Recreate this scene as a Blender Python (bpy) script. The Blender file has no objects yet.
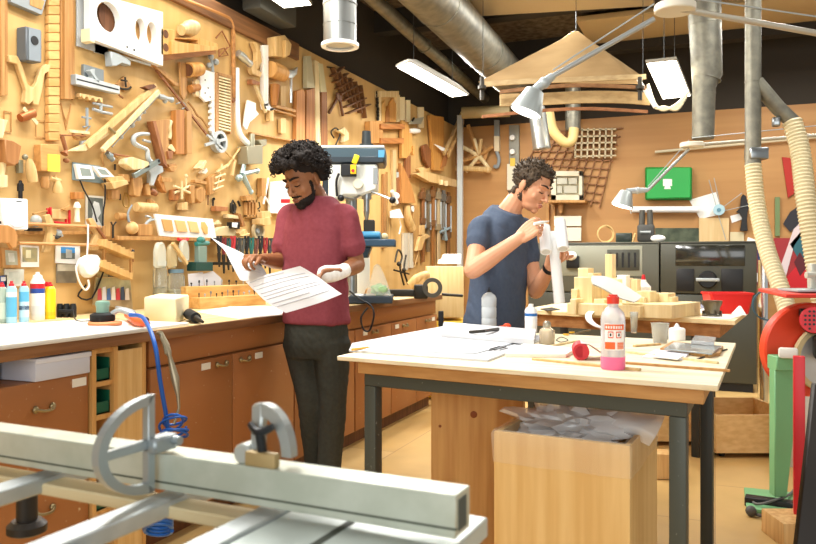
import bpy, bmesh, math, random
from mathutils import Vector, Matrix, noise
random.seed(7)
V = Vector
PI = math.pi
sc = bpy.context.scene
COL = sc.collection
# ---------------------------------------------------------------- camera model (room: x away from the long wall, y along it, z up)
F, CX, HY, HC, TH = 760.0, 408.0, 260.0, 1.2, math.radians(22.0)
SN, CS = math.sin(TH), math.cos(TH)
WX, BY = -3.1, 9.3            # long wall plane, back wall plane
def rot(X, D): return (X*CS - D*SN, X*SN + D*CS)
def P(px, py, d):
    x, y = rot((px-CX)/F*d, d)
    return V((x, y, HC-(py-HY)/F*d))
def dep(p): return -p.x*SN + p.y*CS
def onx(px, py, x): return P(px, py, x/((px-CX)/F*CS - SN))
def ony(px, py, y): return P(px, py, y/((px-CX)/F*SN + CS))
def onz(px, py, z): return P(px, py, (HC-z)*F/(py-HY))
# ---------------------------------------------------------------- materials
def lin(h):
    h = h.lstrip('#'); o = []
    for i in (0, 2, 4):
        c = int(h[i:i+2], 16)/255
        o.append(c/12.92 if c <= .04045 else ((c+.055)/1.055)**2.4)
    return (*o, 1)
MC = {}
def mat(h, rough=.5, metal=0.0, kind='plain', h2=None, sc_=1.0, ax=2, bump=0.0, emit=0, trans=0, spec=.4, alpha=1.0):
    key = (h, rough, metal, kind, h2, sc_, ax, bump, emit, trans, spec, alpha)
    if key in MC: return MC[key]
    m = bpy.data.materials.new('m%d' % len(MC)); m.use_nodes = True; MC[key] = m
    nt = m.node_tree; N = nt.nodes; L = nt.links; bs = N['Principled BSDF']
    bs.inputs['Base Color'].default_value = lin(h); bs.inputs['Roughness'].default_value = rough
    bs.inputs['Metallic'].default_value = metal; bs.inputs['Specular IOR Level'].default_value = spec
    if emit:
        bs.inputs['Emission Color'].default_value = lin(h); bs.inputs['Emission Strength'].default_value = emit
    if alpha < 1: bs.inputs['Alpha'].default_value = alpha
    if trans:
        bs.inputs['Transmission Weight'].default_value = trans
    if kind != 'plain' or bump:
        tc = N.new('ShaderNodeTexCoord'); mp = N.new('ShaderNodeMapping'); L.new(tc.outputs['Object'], mp.inputs[0])
        nz = N.new('ShaderNodeTexNoise'); L.new(mp.outputs[0], nz.inputs[0])
        s = [1.0, 1.0, 1.0]
        if kind == 'wood': s = [38*sc_]*3; s[ax] = 2.2*sc_; nz.inputs['Detail'].default_value = 5
        elif kind == 'ply': s = [2*sc_]*3; s[ax] = 90*sc_; nz.inputs['Detail'].default_value = 2
        elif kind == 'cloth': s = [55*sc_]*3; nz.inputs['Detail'].default_value = 6
        elif kind == 'fleck': s = [48*sc_]*3; nz.inputs['Detail'].default_value = 4; nz.inputs['Roughness'].default_value = .6
        elif kind == 'speck': s = [26*sc_]*3; nz.inputs['Detail'].default_value = 9; nz.inputs['Roughness'].default_value = .72
        else: s = [14*sc_]*3; nz.inputs['Detail'].default_value = 6
        mp.inputs['Scale'].default_value = s
        nz.inputs['Scale'].default_value = 1.0
        if h2:
            rp = N.new('ShaderNodeValToRGB'); L.new(nz.outputs['Fac'], rp.inputs[0])
            a, b = (.36, .64) if kind not in ('speck', 'fleck') else (.52, .72) if kind == 'speck' else (.68, .73)
            rp.color_ramp.elements[0].position = a; rp.color_ramp.elements[1].position = b
            rp.color_ramp.elements[0].color = lin(h); rp.color_ramp.elements[1].color = lin(h2)
            L.new(rp.outputs[0], bs.inputs['Base Color'])
        if bump:
            bn = N.new('ShaderNodeBump'); bn.inputs['Strength'].default_value = bump; bn.inputs['Distance'].default_value = .004
            L.new(nz.outputs['Fac'], bn.inputs['Height']); L.new(bn.outputs[0], bs.inputs['Normal'])
    return m
def tone(h, s=.87, k=1.0):
    h = h.lstrip('#'); c = [int(h[i:i+2], 16) for i in (0, 2, 4)]; g = .3*c[0]+.59*c[1]+.11*c[2]
    return '#' + ''.join('%02x' % max(0, min(255, int((g+(x-g)*s)*k))) for x in (c[0], c[1]*1.005, c[2]))
def wood(h, h2=None, ax=2, sc_=1.0, rough=.55):
    h2 = tone(h2 or shade(h, .82)); h = tone(h)
    return mat(h, rough, kind='wood', h2=h2, ax=ax, sc_=sc_)
def shade(h, k):
    h = h.lstrip('#')
    return '#' + ''.join('%02x' % max(0, min(255, int(int(h[i:i+2], 16)*k))) for i in (0, 2, 4))
BEECH = wood('#dfb87a', '#cda05c'); PINE = wood('#e6b872', '#cf9650'); OAK = wood('#c8934f', '#ad7638'); ORANGE = wood('#c88138', '#a96524')
TEAK = wood('#a9693a', '#8a4f27'); WALN = wood('#7c4a28', '#5c3319'); PALE = wood('#e8d09e', '#d8ba80'); BALSA = wood('#f0dcae', '#e6cb94', sc_=.7)
PINEY = wood('#e9c47f', '#d3a05a', ax=1)
WHITE = mat('#f2f1ec', .45); PAPER = mat('#f4f4f0', .8); CREAM = mat('#efe2b8', .6); GREY = mat('#8d9496', .45); LGREY = mat('#a9b1b3', .38, .2)
DGREY = mat('#4b4f50', .5); BLACK = mat('#17181a', .45); BLACKR = mat('#1b1c1d', .8); ALU = mat('#c3c8c9', .32, .85); ALUM = mat('#c3c8c7', .5, .35, 'n', '#a9b0b1')
STEEL = mat('#9ba0a1', .28, 1.0); CHROME = mat('#d6d8d8', .12, 1.0); BRASS = mat('#9c8c66', .4, .8); IRON = mat('#38352f', .5, .6)
RED = mat('#c8202a', .4); ORED = mat('#e0472a', .4); GREEN = mat('#24a148', .4); MGREEN = mat('#77b07c', .45); BLUE = mat('#1f5fae', .4); TEAL = mat('#2f6e76', .45)
NAVY = mat('#23323f', .4); YELL = mat('#f3d71f', .45); GLASS = mat('#ffffff', .03, trans=1.0); FROST = mat('#f4f7f7', .25, trans=.75); FILM = lambda h, a, r=.15: mat(h, r, alpha=a, spec=.6); BAG = FILM('#f4f6f7', .34)
YNOTE = mat('#fff04a', .7)
# ---------------------------------------------------------------- mesh builder
def basis(z):
    z = z.normalized(); t = V((0, 0, 1)) if abs(z.z) < .95 else V((1, 0, 0))
    x = t.cross(z).normalized(); return x, z.cross(x), z
def crom(pts, n=6, closed=False):
    pts = [V(p) for p in pts]; m = len(pts); out = []
    if m < 3: return pts
    g = (lambda i: pts[i % m]) if closed else (lambda i: pts[min(max(i, 0), m-1)])
    for i in range(m if closed else m-1):
        a, b, c, d = g(i-1), g(i), g(i+1), g(i+2)
        for k in range(n):
            t = k/n
            out.append(.5*((2*b)+(c-a)*t+(2*a-5*b+4*c-d)*t*t+(3*b-a-3*c+d)*t**3))
    if not closed: out.append(pts[-1])
    return out
def lerpl(a, t):
    f = t*(len(a)-1); i = min(int(f), len(a)-2)
    return a[i]+(a[i+1]-a[i])*(f-i)
class B:
    def __init__(s): s.bm = bmesh.new()
    def face(s, vs):
        try: return s.bm.faces.new(vs)
        except ValueError: return None
    def box(s, c, size, bev=0.0, R=None, seg=2):
        c = V(c); M = Matrix.Translation(c) @ (R.to_4x4() if R else Matrix()) @ Matrix.Diagonal((*size, 1))
        g = bmesh.ops.create_cube(s.bm, size=1.0, matrix=M)['verts']
        if bev:
            es = list({e for v in g for e in v.link_edges})
            bmesh.ops.bevel(s.bm, geom=es, offset=min(bev, min(size)*.45), segments=seg, affect='EDGES', profile=.5)
        return s
    def span(s, a, b, bev=0.0):
        a, b = V(a), V(b); return s.box((a+b)/2, [max(abs(x), 1e-4) for x in (b-a)], bev)
    def rings(s, rs, caps=True, closed=False):
        vr = [[s.bm.verts.new(p) for p in r] for r in rs]; n = len(vr[0])
        for a, b in zip(vr, vr[1:] + (vr[:1] if closed else [])):
            for i in range(n): s.face((a[i], a[(i+1) % n], b[(i+1) % n], b[i]))
        if caps and not closed: s.face(vr[0][::-1]); s.face(vr[-1])
        return s
    def tube(s, pts, r, seg=8, n=0, closed=False, caps=True):
        pts = [V(p) for p in pts]
        if n: pts = crom(pts, n, closed)
        m = len(pts); rr = r if isinstance(r, (list, tuple)) else [r]*m
        if len(rr) != m: rr = [lerpl(rr, i/(m-1)) for i in range(m)]
        rs = []; x = None
        for i, p in enumerate(pts):
            t = (pts[(i+1) % m]-pts[i-1]) if closed else (pts[min(i+1, m-1)]-pts[max(i-1, 0)])
            if t.length < 1e-9: t = V((0, 0, 1))
            t.normalize()
            if x is None: x = basis(t)[0]
            x = (x - t*x.dot(t)); x = x.normalized() if x.length > 1e-6 else basis(t)[0]
            y = t.cross(x)
            rs.append([p+(x*math.cos(2*PI*k/seg)+y*math.sin(2*PI*k/seg))*rr[i] for k in range(seg)])
        return s.rings(rs, caps, closed)
    def cyl(s, a, b, r, r2=None, seg=16, bev=0):
        a, b = V(a), V(b); r2 = r if r2 is None else r2
        if bev:
            t = (b-a).normalized()*bev
            return s.tube([a, a+t, b-t, b], [r-bev, r, r2, r2-bev], seg)
        return s.tube([a, b], [r, r2], seg)
    def lathe(s, o, prof, axis=(0, 0, 1), seg=20):
        x, y, z = basis(V(axis)); o = V(o)
        return s.rings([[o+z*h+(x*math.cos(2*PI*k/seg)+y*math.sin(2*PI*k/seg))*max(r, 1e-5) for k in range(seg)] for r, h in prof])
    def ring(s, c, axis, ro, ri, th, seg=28, a0=0, a1=2*PI):
        x, y, z = basis(V(axis)); c = V(c); full = abs(a1-a0-2*PI) < 1e-6; m = seg if full else seg+1
        rs = []
        for k in range(m):
            a = a0+(a1-a0)*k/seg; e = x*math.cos(a)+y*math.sin(a)
            rs.append([c+e*ro, c+e*ro+z*th, c+e*ri+z*th, c+e*ri])
        return s.rings(rs, not full, full)
    def ell(s, c, r, R=None, u=16, v=10):
        r = r if isinstance(r, (list, tuple)) else (r, r, r)
        M = Matrix.Translation(V(c)) @ (R.to_4x4() if R else Matrix()) @ Matrix.Diagonal((*r, 1))
        bmesh.ops.create_uvsphere(s.bm, u_segments=u, v_segments=v, radius=1, matrix=M); return s
    def prism(s, pts, ext, bev=0.0, holes=None):
        """a closed outline (3-D points in one plane) pushed along the vector ext, holes cut right through"""
        pts = [V(p) for p in pts]; ext = V(ext)
        if holes:
            es = []
            for lp in [pts]+[[V(q) for q in h] for h in holes]:
                vs = [s.bm.verts.new(p) for p in lp]
                es += [s.bm.edges.new((vs[i], vs[(i+1) % len(vs)])) for i in range(len(vs))]
            fs = [f for f in bmesh.ops.triangle_fill(s.bm, edges=es, use_beauty=True)['geom'] if isinstance(f, bmesh.types.BMFace)]
            g = bmesh.ops.extrude_face_region(s.bm, geom=fs)['geom']
            bmesh.ops.translate(s.bm, verts=[v for v in g if isinstance(v, bmesh.types.BMVert)], vec=ext)
            for f in fs:
                if f.is_valid: pass
            return s
        a = [s.bm.verts.new(p) for p in pts]; b = [s.bm.verts.new(p+ext) for p in pts]; n = len(a)
        fs = [s.face(a), s.face(b[::-1])]
        for i in range(n): fs.append(s.face((a[i], b[i], b[(i+1) % n], a[(i+1) % n])))
        if bev:
            es = {e for f in fs if f for e in f.edges}
            bmesh.ops.recalc_face_normals(s.bm, faces=[f for f in fs if f])
            bmesh.ops.bevel(s.bm, geom=list(es), offset=bev, segments=1, affect='EDGES', clamp_overlap=True)
        return s
    def patch(s, ctrl, nu=14, nv=14, th=.0012):
        """thin bent sheet through a grid of 3-D points"""
        rows = [crom(r, max(1, nu//(len(r)-1))) for r in ctrl]
        cols = [crom([r[i] for r in rows], max(1, nv//(len(rows)-1))) if len(rows) > 2 else [rows[0][i].lerp(rows[1][i], k/nv) for k in range(nv+1)] for i in range(len(rows[0]))]
        vs = [[s.bm.verts.new(p) for p in c] for c in cols]; fs = []
        for a, b in zip(vs, vs[1:]):
            for i in range(len(a)-1): fs.append(s.face((a[i], a[i+1], b[i+1], b[i])))
        fs = [f for f in fs if f]
        bmesh.ops.recalc_face_normals(s.bm, faces=fs); s.bm.normal_update()
        if th: bmesh.ops.solidify(s.bm, geom=fs, thickness=th)
        return s
# ---------------------------------------------------------------- linking
def link_mesh(name, me, m, parent, loc):
    o = bpy.data.objects.new(name, me); COL.objects.link(o)
    if m is not None and not me.materials: me.materials.append(m)
    if parent is not None: o.parent = parent
    else: o.location = loc
    return o
def rootloc(p):
    while p.parent is not None: p = p.parent
    return V(p.location)
def finish(b, m, loc, ang=38):
    bm = b.bm; bmesh.ops.recalc_face_normals(bm, faces=bm.faces)
    bmesh.ops.translate(bm, verts=bm.verts, vec=-V(loc))
    me = bpy.data.meshes.new('mesh'); bm.to_mesh(me); bm.free()
    me.shade_smooth(); me.set_sharp_from_angle(angle=math.radians(ang))
    return me
def tag(o, label=None, cat=None, group=None, kind=None):
    for k, v in (('label', label), ('category', cat), ('group', group), ('kind', kind)):
        if v: o[k] = v
    return o
def part(name, b, m, root, label=None):
    o = link_mesh(name, finish(b, m, rootloc(root)), m, root, None)
    if label: o['label'] = label
    return o
def thing(name, label, cat, loc, group=None):
    o = bpy.data.objects.new(name, None); COL.objects.link(o); o.location = V(loc); o.empty_display_size = .1
    return tag(o, label, cat, group)
def T(name, b, m, label, cat, group=None, kind=None):
    b.bm.verts.ensure_lookup_table()
    lo = [min(v.co[i] for v in b.bm.verts) for i in range(3)]; hi = [max(v.co[i] for v in b.bm.verts) for i in range(3)]
    loc = V(((lo[0]+hi[0])/2, (lo[1]+hi[1])/2, lo[2]))
    return tag(link_mesh(name, finish(b, m, loc), m, None, loc), label, cat, group, kind)
def struct(name, b, m): return tag(link_mesh(name, finish(b, m, (0, 0, 0)), m, None, (0, 0, 0)), kind='structure')
def multi(name, label, cat, loc, parts, group=None):
    r = thing(name, label, cat, loc, group)
    for n, b, m in parts: part(n, b, m, r)
    return r
def dup(root, loc, label=None, rz=None, scale=None):
    r = root.copy(); COL.objects.link(r); r.location = V(loc)
    if rz is not None: r.rotation_euler = (0, 0, rz)
    if scale: r.scale = scale if not isinstance(scale, (int, float)) else (scale,)*3
    if label: r['label'] = label
    for ch in list(root.children):
        c = ch.copy(); COL.objects.link(c); c.parent = r
        for g in list(ch.children):
            d = g.copy(); COL.objects.link(d); d.parent = c
    return r
# ---------------------------------------------------------------- things hung on a wall, drawn on the wall's own plane
class W(B):
    """a builder whose outlines are given on a wall plane: 'L' the long tool wall, 'K' the back wall; off = distance out from the wall"""
    def __init__(s, wall='L'): super().__init__(); s.w = wall; s.q = .7 if wall == 'L' else 1.0; s.n = V((1, 0, 0)) if wall == 'L' else V((0, -1, 0))
    def pt(s, p, off=0.0):
        off *= s.q
        return onx(p[0], p[1], WX+off) if s.w == 'L' else ony(p[0], p[1], BY-off)
    def k(s, p, off=0.0): return dep(s.pt(p, off))/F
    def poly(s, pts, off=.004, th=.02, bev=.0015, sm=0, holes=None):
        q = [s.pt(p, off+th) for p in pts]
        if sm: q = crom(q, sm, True)
        hs = [s.circ(h[0], h[1], off+th, h[2] if len(h) > 2 else 1) for h in holes] if holes else None
        s.prism(q, -s.n*th*s.q, bev, hs); return s
    def circ(s, c, r, off, asp=1, n=20):
        o = s.pt(c, off); r = r*s.k(c, off); u = V((0, 1, 0)) if s.w == 'L' else V((1, 0, 0))
        return [o+u*r*asp*math.cos(2*PI*i/n)+V((0, 0, 1))*r*math.sin(2*PI*i/n) for i in range(n)]
    def bar(s, a, b, w, off=.004, th=.02, bev=.0015, w2=None):
        A, Bq = s.pt(a, off+th), s.pt(b, off+th); k = s.k(a, off); t = (Bq-A).normalized(); e = s.n.cross(t).normalized()
        h = w*k/2; h2 = (w if w2 is None else w2)*k/2
        s.prism([A+e*h, A-e*h, Bq-e*h2, Bq+e*h2], -s.n*th*s.q, bev); return s
    def rect(s, x0, y0, x1, y1, off=.004, th=.02, bev=.0015): return s.poly([(x0, y0), (x1, y0), (x1, y1), (x0, y1)], off, th, bev)
    def rod(s, pts, r, off=.02, n=0, seg=8):
        q = [s.pt(p, p[2] if len(p) > 2 else off) for p in pts]; k = s.k(pts[0], off)
        rr = [x*k for x in r] if isinstance(r, (list, tuple)) else r*k
        s.tube(q, rr, seg, n); return s
    def disc(s, c, r, off=.004, th=.02, hole=0, seg=24):
        o = s.pt(c, off); R = r*s.k(c, off)
        th *= s.q
        if hole: s.ring(o, s.n, R, R*hole, th, seg)
        else: s.cyl(o, o+s.n*th, R, seg=seg, bev=min(.002, th*.2))
        return s
    def ball(s, c, r, off=.03, sq=(1, 1, 1)):
        k = s.k(c, off); s.ell(s.pt(c, off), [r*k*q for q in sq]); return s
    def turn(s, a, b, rs, off=.03, seg=16):
        A, Bq = s.pt(a, off), s.pt(b, off); k = s.k(a, off); t = Bq-A
        s.lathe(A, [(0, 0)]+[(r*k, t.length*i/(len(rs)-1)) for i, r in enumerate(rs)]+[(0, t.length)], t, seg); return s
def H(name, label, cat, *parts, wall='L', group=None):
    """one hung thing: parts are (part name, material, [(method, args...), ...]); a single unnamed part makes a one-mesh thing"""
    bs = []
    for nm, m, ops in parts:
        b = W(wall)
        for op in ops:
            kw = op[-1] if isinstance(op[-1], dict) else {}
            getattr(b, op[0])(*(op[1:-1] if kw else op[1:]), **kw)
        bs.append((nm, b, m))
    if len(bs) == 1 and bs[0][0] is None: return T(name, bs[0][1], bs[0][2], label, cat, group)
    vs = [v.co for v in bs[0][1].bm.verts]
    loc = V([(min(v[i] for v in vs)+max(v[i] for v in vs))/2 for i in range(3)]); loc.z = min(v[2] for v in vs)
    return multi(name, label, cat, loc, bs, group)
# ================================================================ the room
def floor_mat():
    m = bpy.data.materials.new('floor_boards'); m.use_nodes = True; nt = m.node_tree; N, L = nt.nodes, nt.links; bs = N['Principled BSDF']
    tc = N.new('ShaderNodeTexCoord'); br = N.new('ShaderNodeTexBrick'); mp = N.new('ShaderNodeMapping'); L.new(tc.outputs['Object'], mp.inputs[0]); L.new(mp.outputs[0], br.inputs[0])
    mp.inputs['Rotation'].default_value = (0, 0, PI/2)
    br.inputs['Color1'].default_value = lin('#dcb878'); br.inputs['Color2'].default_value = lin('#d0a864'); br.inputs['Mortar'].default_value = lin('#a98250')
    br.inputs['Scale'].default_value = 1; br.inputs['Brick Width'].default_value = 1.25; br.inputs['Row Height'].default_value = .62; br.inputs['Mortar Size'].default_value = .003
    nz = N.new('ShaderNodeTexNoise'); nz.inputs['Scale'].default_value = 3.2; nz.inputs['Detail'].default_value = 8; L.new(tc.outputs['Object'], nz.inputs[0])
    mx = N.new('ShaderNodeMix'); mx.data_type = 'RGBA'; mx.blend_type = 'MULTIPLY'; mx.inputs[0].default_value = .35
    L.new(br.outputs[0], mx.inputs[6]); L.new(nz.outputs[0], mx.inputs[7]); L.new(mx.outputs[2], bs.inputs['Base Color']); bs.inputs['Roughness'].default_value = .5
    return m
struct('floor', B().span((-3.2, -3.2, -.05), (5.2, BY+.1, 0)), floor_mat())
WALLM = wood('#d6ab66', '#ca9c54', sc_=.22, rough=.6)
struct('wall_left', B().span((WX-.06, -3.2, 0), (WX, BY, 2.92)), WALLM)
DARKW = mat('#3a342c', .85); DARKC = mat('#6d6150', .9, kind='n', h2='#453a2c')
struct('wall_left_upper', B().span((WX-.16, -3.2, 2.92), (WX-.1, BY, 3.72)), DARKW)
struct('wall_back', B().span((WX-.06, BY, 0), (5.2, BY+.06, 2.9)), wood('#c18c4c', '#b57f42', sc_=.2, ax=0))
struct('wall_back_upper', B().span((WX-.4, BY+.02, 2.9), (5.2, BY+.1, 3.72)), DARKW)
struct('ceiling', B().span((-3.5, -1.0, 3.72), (5.2, BY+.1, 3.8)), DARKC)
y1 = onx(296, 40, WX).y
struct('trim_1', B().span((WX, -3.2, 2.79), (WX+.03, y1, 2.92), .004), wood('#8a5a30', '#6d4322', ax=1))
for i, y in enumerate((3.2, 5.2, 7.0, 8.6)): struct('ceiling_beam', B().span((-3.25, y, 3.5), (5.2, y+.16, 3.72)), mat('#2d2923', .8))
for i, (y, x0, x1) in enumerate(((4.2, -1.7, .6), (6.0, -1.6, 1.9), (7.75, -1.3, 2.6))): struct('ceiling_panel', B().span((x0, y, 3.6), (x1, y+.95, 3.66), .01), mat('#c0ab84', .8))
struct('ceiling_panel', B().prism([onz(425, -40, 3.42), onz(640, -40, 3.42), onz(655, 6, 3.42), onz(468, 17, 3.42)], V((0, 0, .04)), .004), mat('#b5a484', .8))
# ================================================================ bench along the tool wall
FX = -2.16                                                   # cabinet fronts
by = lambda px: onx(px, 400, FX).y
CABM = mat('#a1683a', .45, kind='fleck', h2='#c9ad84')
BENCHEND = 6.0; ZB = .915
r = thing('workbench_top', 'long pale worktop with a brown front edge running along the tool wall', 'worktop', (-2.6, 3.4, .855))
part('top', B().span((WX+.005, .7, .892), (-2.115, BENCHEND, ZB), .002), wood('#dcc08c', '#cda96e', ax=1), r)
part('edge_strip', B().span((-2.15, .7, .872), (-2.112, BENCHEND, ZB-.003), .003), wood('#946236', '#734524', ax=1), r)
part('apron', B().span((-2.2, by(148), .757), (-2.155, BENCHEND-.05, .872), .003), CABM, r)
part('plinth', B().span((-2.28, .75, 0), (-2.2, BENCHEND-.1, .09)), WALN, r)
PULL = lambda b, x, y, z: (b.ell((x+.006, y-.036, z), (.01, .012, .014)), b.ell((x+.006, y+.036, z), (.01, .012, .014)), b.tube([(x+.012, y-.036, z), (x+.024, y-.015, z-.006), (x+.024, y+.015, z-.006), (x+.012, y+.036, z)], .0055, 8, 4))
TAGM = mat('#e9e6da', .6)
def fit(root_part, y, z, ylab, dz=0):
    b = B(); PULL(b, FX+.02, y, z); part('handle', b, BRASS, root_part)
    part('label_tag', B().span((FX+.02, ylab-.032, z-.012+dz), (FX+.023, ylab+.032, z+.018+dz)), TAGM, root_part)
def cabinet(name, label, x0, x1, kinds, z1):
    a, c = by(x0), by(x1) if x1 else BENCHEND-.06
    r = thing(name, label, 'cabinet', (-2.5, (a+c)/2, .09), 'brown cabinets under the wall bench')
    part('body', B().span((WX+.05, a+.003, .09), (FX-.004, c-.003, z1)), CABM, r)
    for (u0, u1, z0, zz, kd, hy, lo) in kinds:
        ya, yb = a+(c-a)*u0, a+(c-a)*u1
        d = part(kd, B().span((FX-.003, ya+.004, z0), (FX+.02, yb-.004, zz), .003), CABM, r)
        fit(d, ya+(yb-ya)*hy, zz-.035, ya+(yb-ya)*(hy+lo))
    return r
a, c = by(-60), by(85)
r = thing('drawer_cabinet', 'brown two-drawer cabinet holding flat white boxes in its open top gap', 'cabinet', (-2.5, (a+c)/2, .05), 'brown cabinets under the wall bench')
part('body', B().span((WX+.05, a, .05), (FX-.004, c, .785)).span((WX+.05, a, .785), (-2.75, c, .87)), CABM, r)
for z0, z1 in ((.47, .785), (.08, .46)):
    d = part('drawer', B().span((FX-.003, a+.004, z0), (FX+.02, c-.004, z1), .003), CABM, r)
    hp = onx(43, 408, FX+.02); lp = onx(79, 383, FX+.02); yh = hp.y; fit(d, yh, hp.z, lp.y, lp.z-hp.z) if z0 > .4 else part('handle', (lambda b: (PULL(b, FX+.02, yh, z1-.12), b)[1])(B()), BRASS, d)
# open pigeonhole carcass with green bins
a, c = by(86), by(140)
r = thing('pigeonhole_unit', 'open pale wood unit of pigeonholes holding green plastic bins', 'shelf unit', (-2.5, (a+c)/2, .02))
b = B()
mid = a+(c-a)*.42
for ya, yb in ((a, a+.02), (mid-.01, mid+.01), (c-.02, c)): b.span((WX+.1, ya, .02), (FX+.03, yb, .868))
for z in (.02, .24, .42, .60, .725, .85): b.span((WX+.1, a+.02, z), (FX+.02, mid-.01, z+.018))
part('carcass', b, wood('#dba55a', '#c98e45', ax=2), r)
part('front_panel', B().span((FX+.01, mid+.01, .04), (FX+.028, c-.02, .85)), wood('#e6bd78', '#d6a45a'), r)
for z, w in ((.744, 'top'), (.619, 'second'), (.259, 'low')):
    b = B(); y0, y1, x0, x1 = a+.024, mid-.014, FX-.25, FX+.012
    b.span((x0, y0, z), (x1, y1, z+.006)).span((x0, y0, z), (x1, y0+.005, z+.085)).span((x0, y1-.005, z), (x1, y1, z+.085)).span((x1-.005, y0, z), (x1, y1, z+.045)).span((x0, y0, z), (x0+.005, y1, z+.085))
    T('storage_bin', b, mat('#165c46', .4), 'dark green plastic bin in the %s pigeonhole of the open unit' % {'top': 'topmost', 'second': 'second', 'low': 'low'}[w], 'bin', 'green bins in the pigeonholes')
cabinet('door_cabinet', 'brown double-door cabinet beside the open pigeonhole unit', 146, 291, [(0, .5, .1, .75, 'door', .84, -.2), (.5, 1, .1, .75, 'door', .17, .22)], .752)
cabinet('door_cabinet', 'brown double-door cabinet behind the legs of the man in the red shirt', 291.5, 352, [(0, .5, .1, .75, 'door', .8, -.2), (.5, 1, .1, .75, 'door', .3, .3)], .752)
cabinet('door_cabinet', 'brown cabinet at the far end of the bench below the vice', 352.5, None, [(0, .38, .1, .75, 'door', .5, -.25), (.38, .7, .1, .75, 'door', .5, -.3), (.7, 1, .1, .75, 'door', .5, .3)], .752)
# ================================================================ front workbench table
NL, NR, FR = onz(337, 356, .85), onz(718, 386, .85), onz(736, 343, .85); FL = NL+FR-NR
e1, e2 = (NR-NL).normalized(), (FR-NR).normalized()
def tq(u, v, z): p = NL.lerp(NR, u).lerp(FL.lerp(FR, u), v); return V((p.x, p.y, z))
def slabq(u0, u1, v0, v1, z0, z1, bev=.002): return B().prism([tq(u0, v0, z0), tq(u1, v0, z0), tq(u1, v1, z0), tq(u0, v1, z0)], V((0, 0, z1-z0)), bev)
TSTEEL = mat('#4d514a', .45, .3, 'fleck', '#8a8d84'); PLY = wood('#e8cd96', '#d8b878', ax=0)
r = thing('work_table', 'square work table with pale top and grey steel legs before the man in blue', 'table', tuple(tq(.5, .5, 0)))
part('tabletop', slabq(0, 1, 0, 1, .834, .85), wood('#ecdcbc', '#dcc79c', ax=0), r)
part('apron', slabq(.06, .97, .02, .97, .79, .834), wood('#cf9a58', '#b98244', ax=0), r)
b = B()
for q in ((.075, .935, .03, .07), (.075, .935, .93, .97), (.075, .115, .07, .93), (.895, .935, .07, .93)): b.prism([tq(q[0], q[2], .745), tq(q[1], q[2], .745), tq(q[1], q[3], .745), tq(q[0], q[3], .745)], V((0, 0, .045)), .003)
part('steel_frame', b, TSTEEL, r)
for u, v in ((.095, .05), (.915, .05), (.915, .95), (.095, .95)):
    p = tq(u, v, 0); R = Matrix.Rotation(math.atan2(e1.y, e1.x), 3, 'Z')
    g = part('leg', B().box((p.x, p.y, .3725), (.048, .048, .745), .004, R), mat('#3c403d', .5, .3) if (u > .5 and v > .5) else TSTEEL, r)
# back table
q0, q1 = onz(520, 309.5, .85), onz(735, 320.5, .85)
t1 = V((q1.x-q0.x, q1.y-q0.y, 0)).normalized(); t2 = V((*rot(.47, .88), 0)).normalized()
def bq(u, v, z): p = q0+t1*((q1-q0).length*u)+t2*(.95*v); return V((p.x, p.y, z))
def slabb(u0, u1, v0, v1, z0, z1, bev=.002): return B().prism([bq(u0, v0, z0), bq(u1, v0, z0), bq(u1, v1, z0), bq(u0, v1, z0)], V((0, 0, z1-z0)), bev)
r = thing('work_table', 'second pale work table behind, carrying the wooden city model and red tub', 'table', tuple(bq(.5, .5, 0)))
part('tabletop', slabb(0, 1, 0, 1, .822, .85), wood('#eed9a8', '#e0c288', ax=0), r)
part('apron', slabb(.03, .94, .04, .94, .74, .822), wood('#b98048', '#9a6433', ax=0), r)
for u, v in ((.05, .08), (.84, .1), (.84, .86), (.05, .9)):
    p = bq(u, v, 0); part('leg', B().box((p.x, p.y, .37), (.05, .05, .74), .004, Matrix.Rotation(math.atan2(t1.y, t1.x), 3, 'Z')), mat('#2b2c29', .5), r)
# pine cabinet and lined bin below the front table
def upright(p0, p1, depth, z0, z1, name, m, label, cat, bev=.003):
    t = V((p1.x-p0.x, p1.y-p0.y, 0)); n = V((-t.y, t.x, 0)).normalized()*depth
    a, bb = V((p0.x, p0.y, z0)), V((p1.x, p1.y, z0))
    return T(name, B().prism([a, bb, bb+n, a+n], V((0, 0, z1-z0)), bev), m, label, cat)
p0, p1 = P(431, 300, 2.98), P(523, 300, 2.92)
r = thing('pine_cabinet', 'plain knotty pine cabinet standing under the front work table', 'cabinet', ((p0.x+p1.x)/2, (p0.y+p1.y)/2, 0))
t = V((p1.x-p0.x, p1.y-p0.y, 0)); n = V((-t.y, t.x, 0)).normalized()*.5
a, bb = V((p0.x, p0.y, 0)), V((p1.x, p1.y, 0))
part('body', B().prism([a+n*.04, bb+n*.04, bb+n, a+n], V((0, 0, .735)), .002), PINE, r)
part('front_panel', B().prism([a, bb, bb+n*.04, a+n*.04], V((0, 0, .738)), .002), wood('#e2ae62', '#c98d45', sc_=.55), r)
for u, z, rr in ((.47, .60, .014), (.1, .55, .006), (.3, .25, .009)):
    q = a.lerp(bb, u); b = B(); b.lathe(V((q.x, q.y, z))-n.normalized()*.0006, [(.0001, 0), (rr, 0), (rr*.9, .0006), (.0001, .0007)], -n, 12); part('knot', b, mat('#8a4a20', .6), r)
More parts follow.
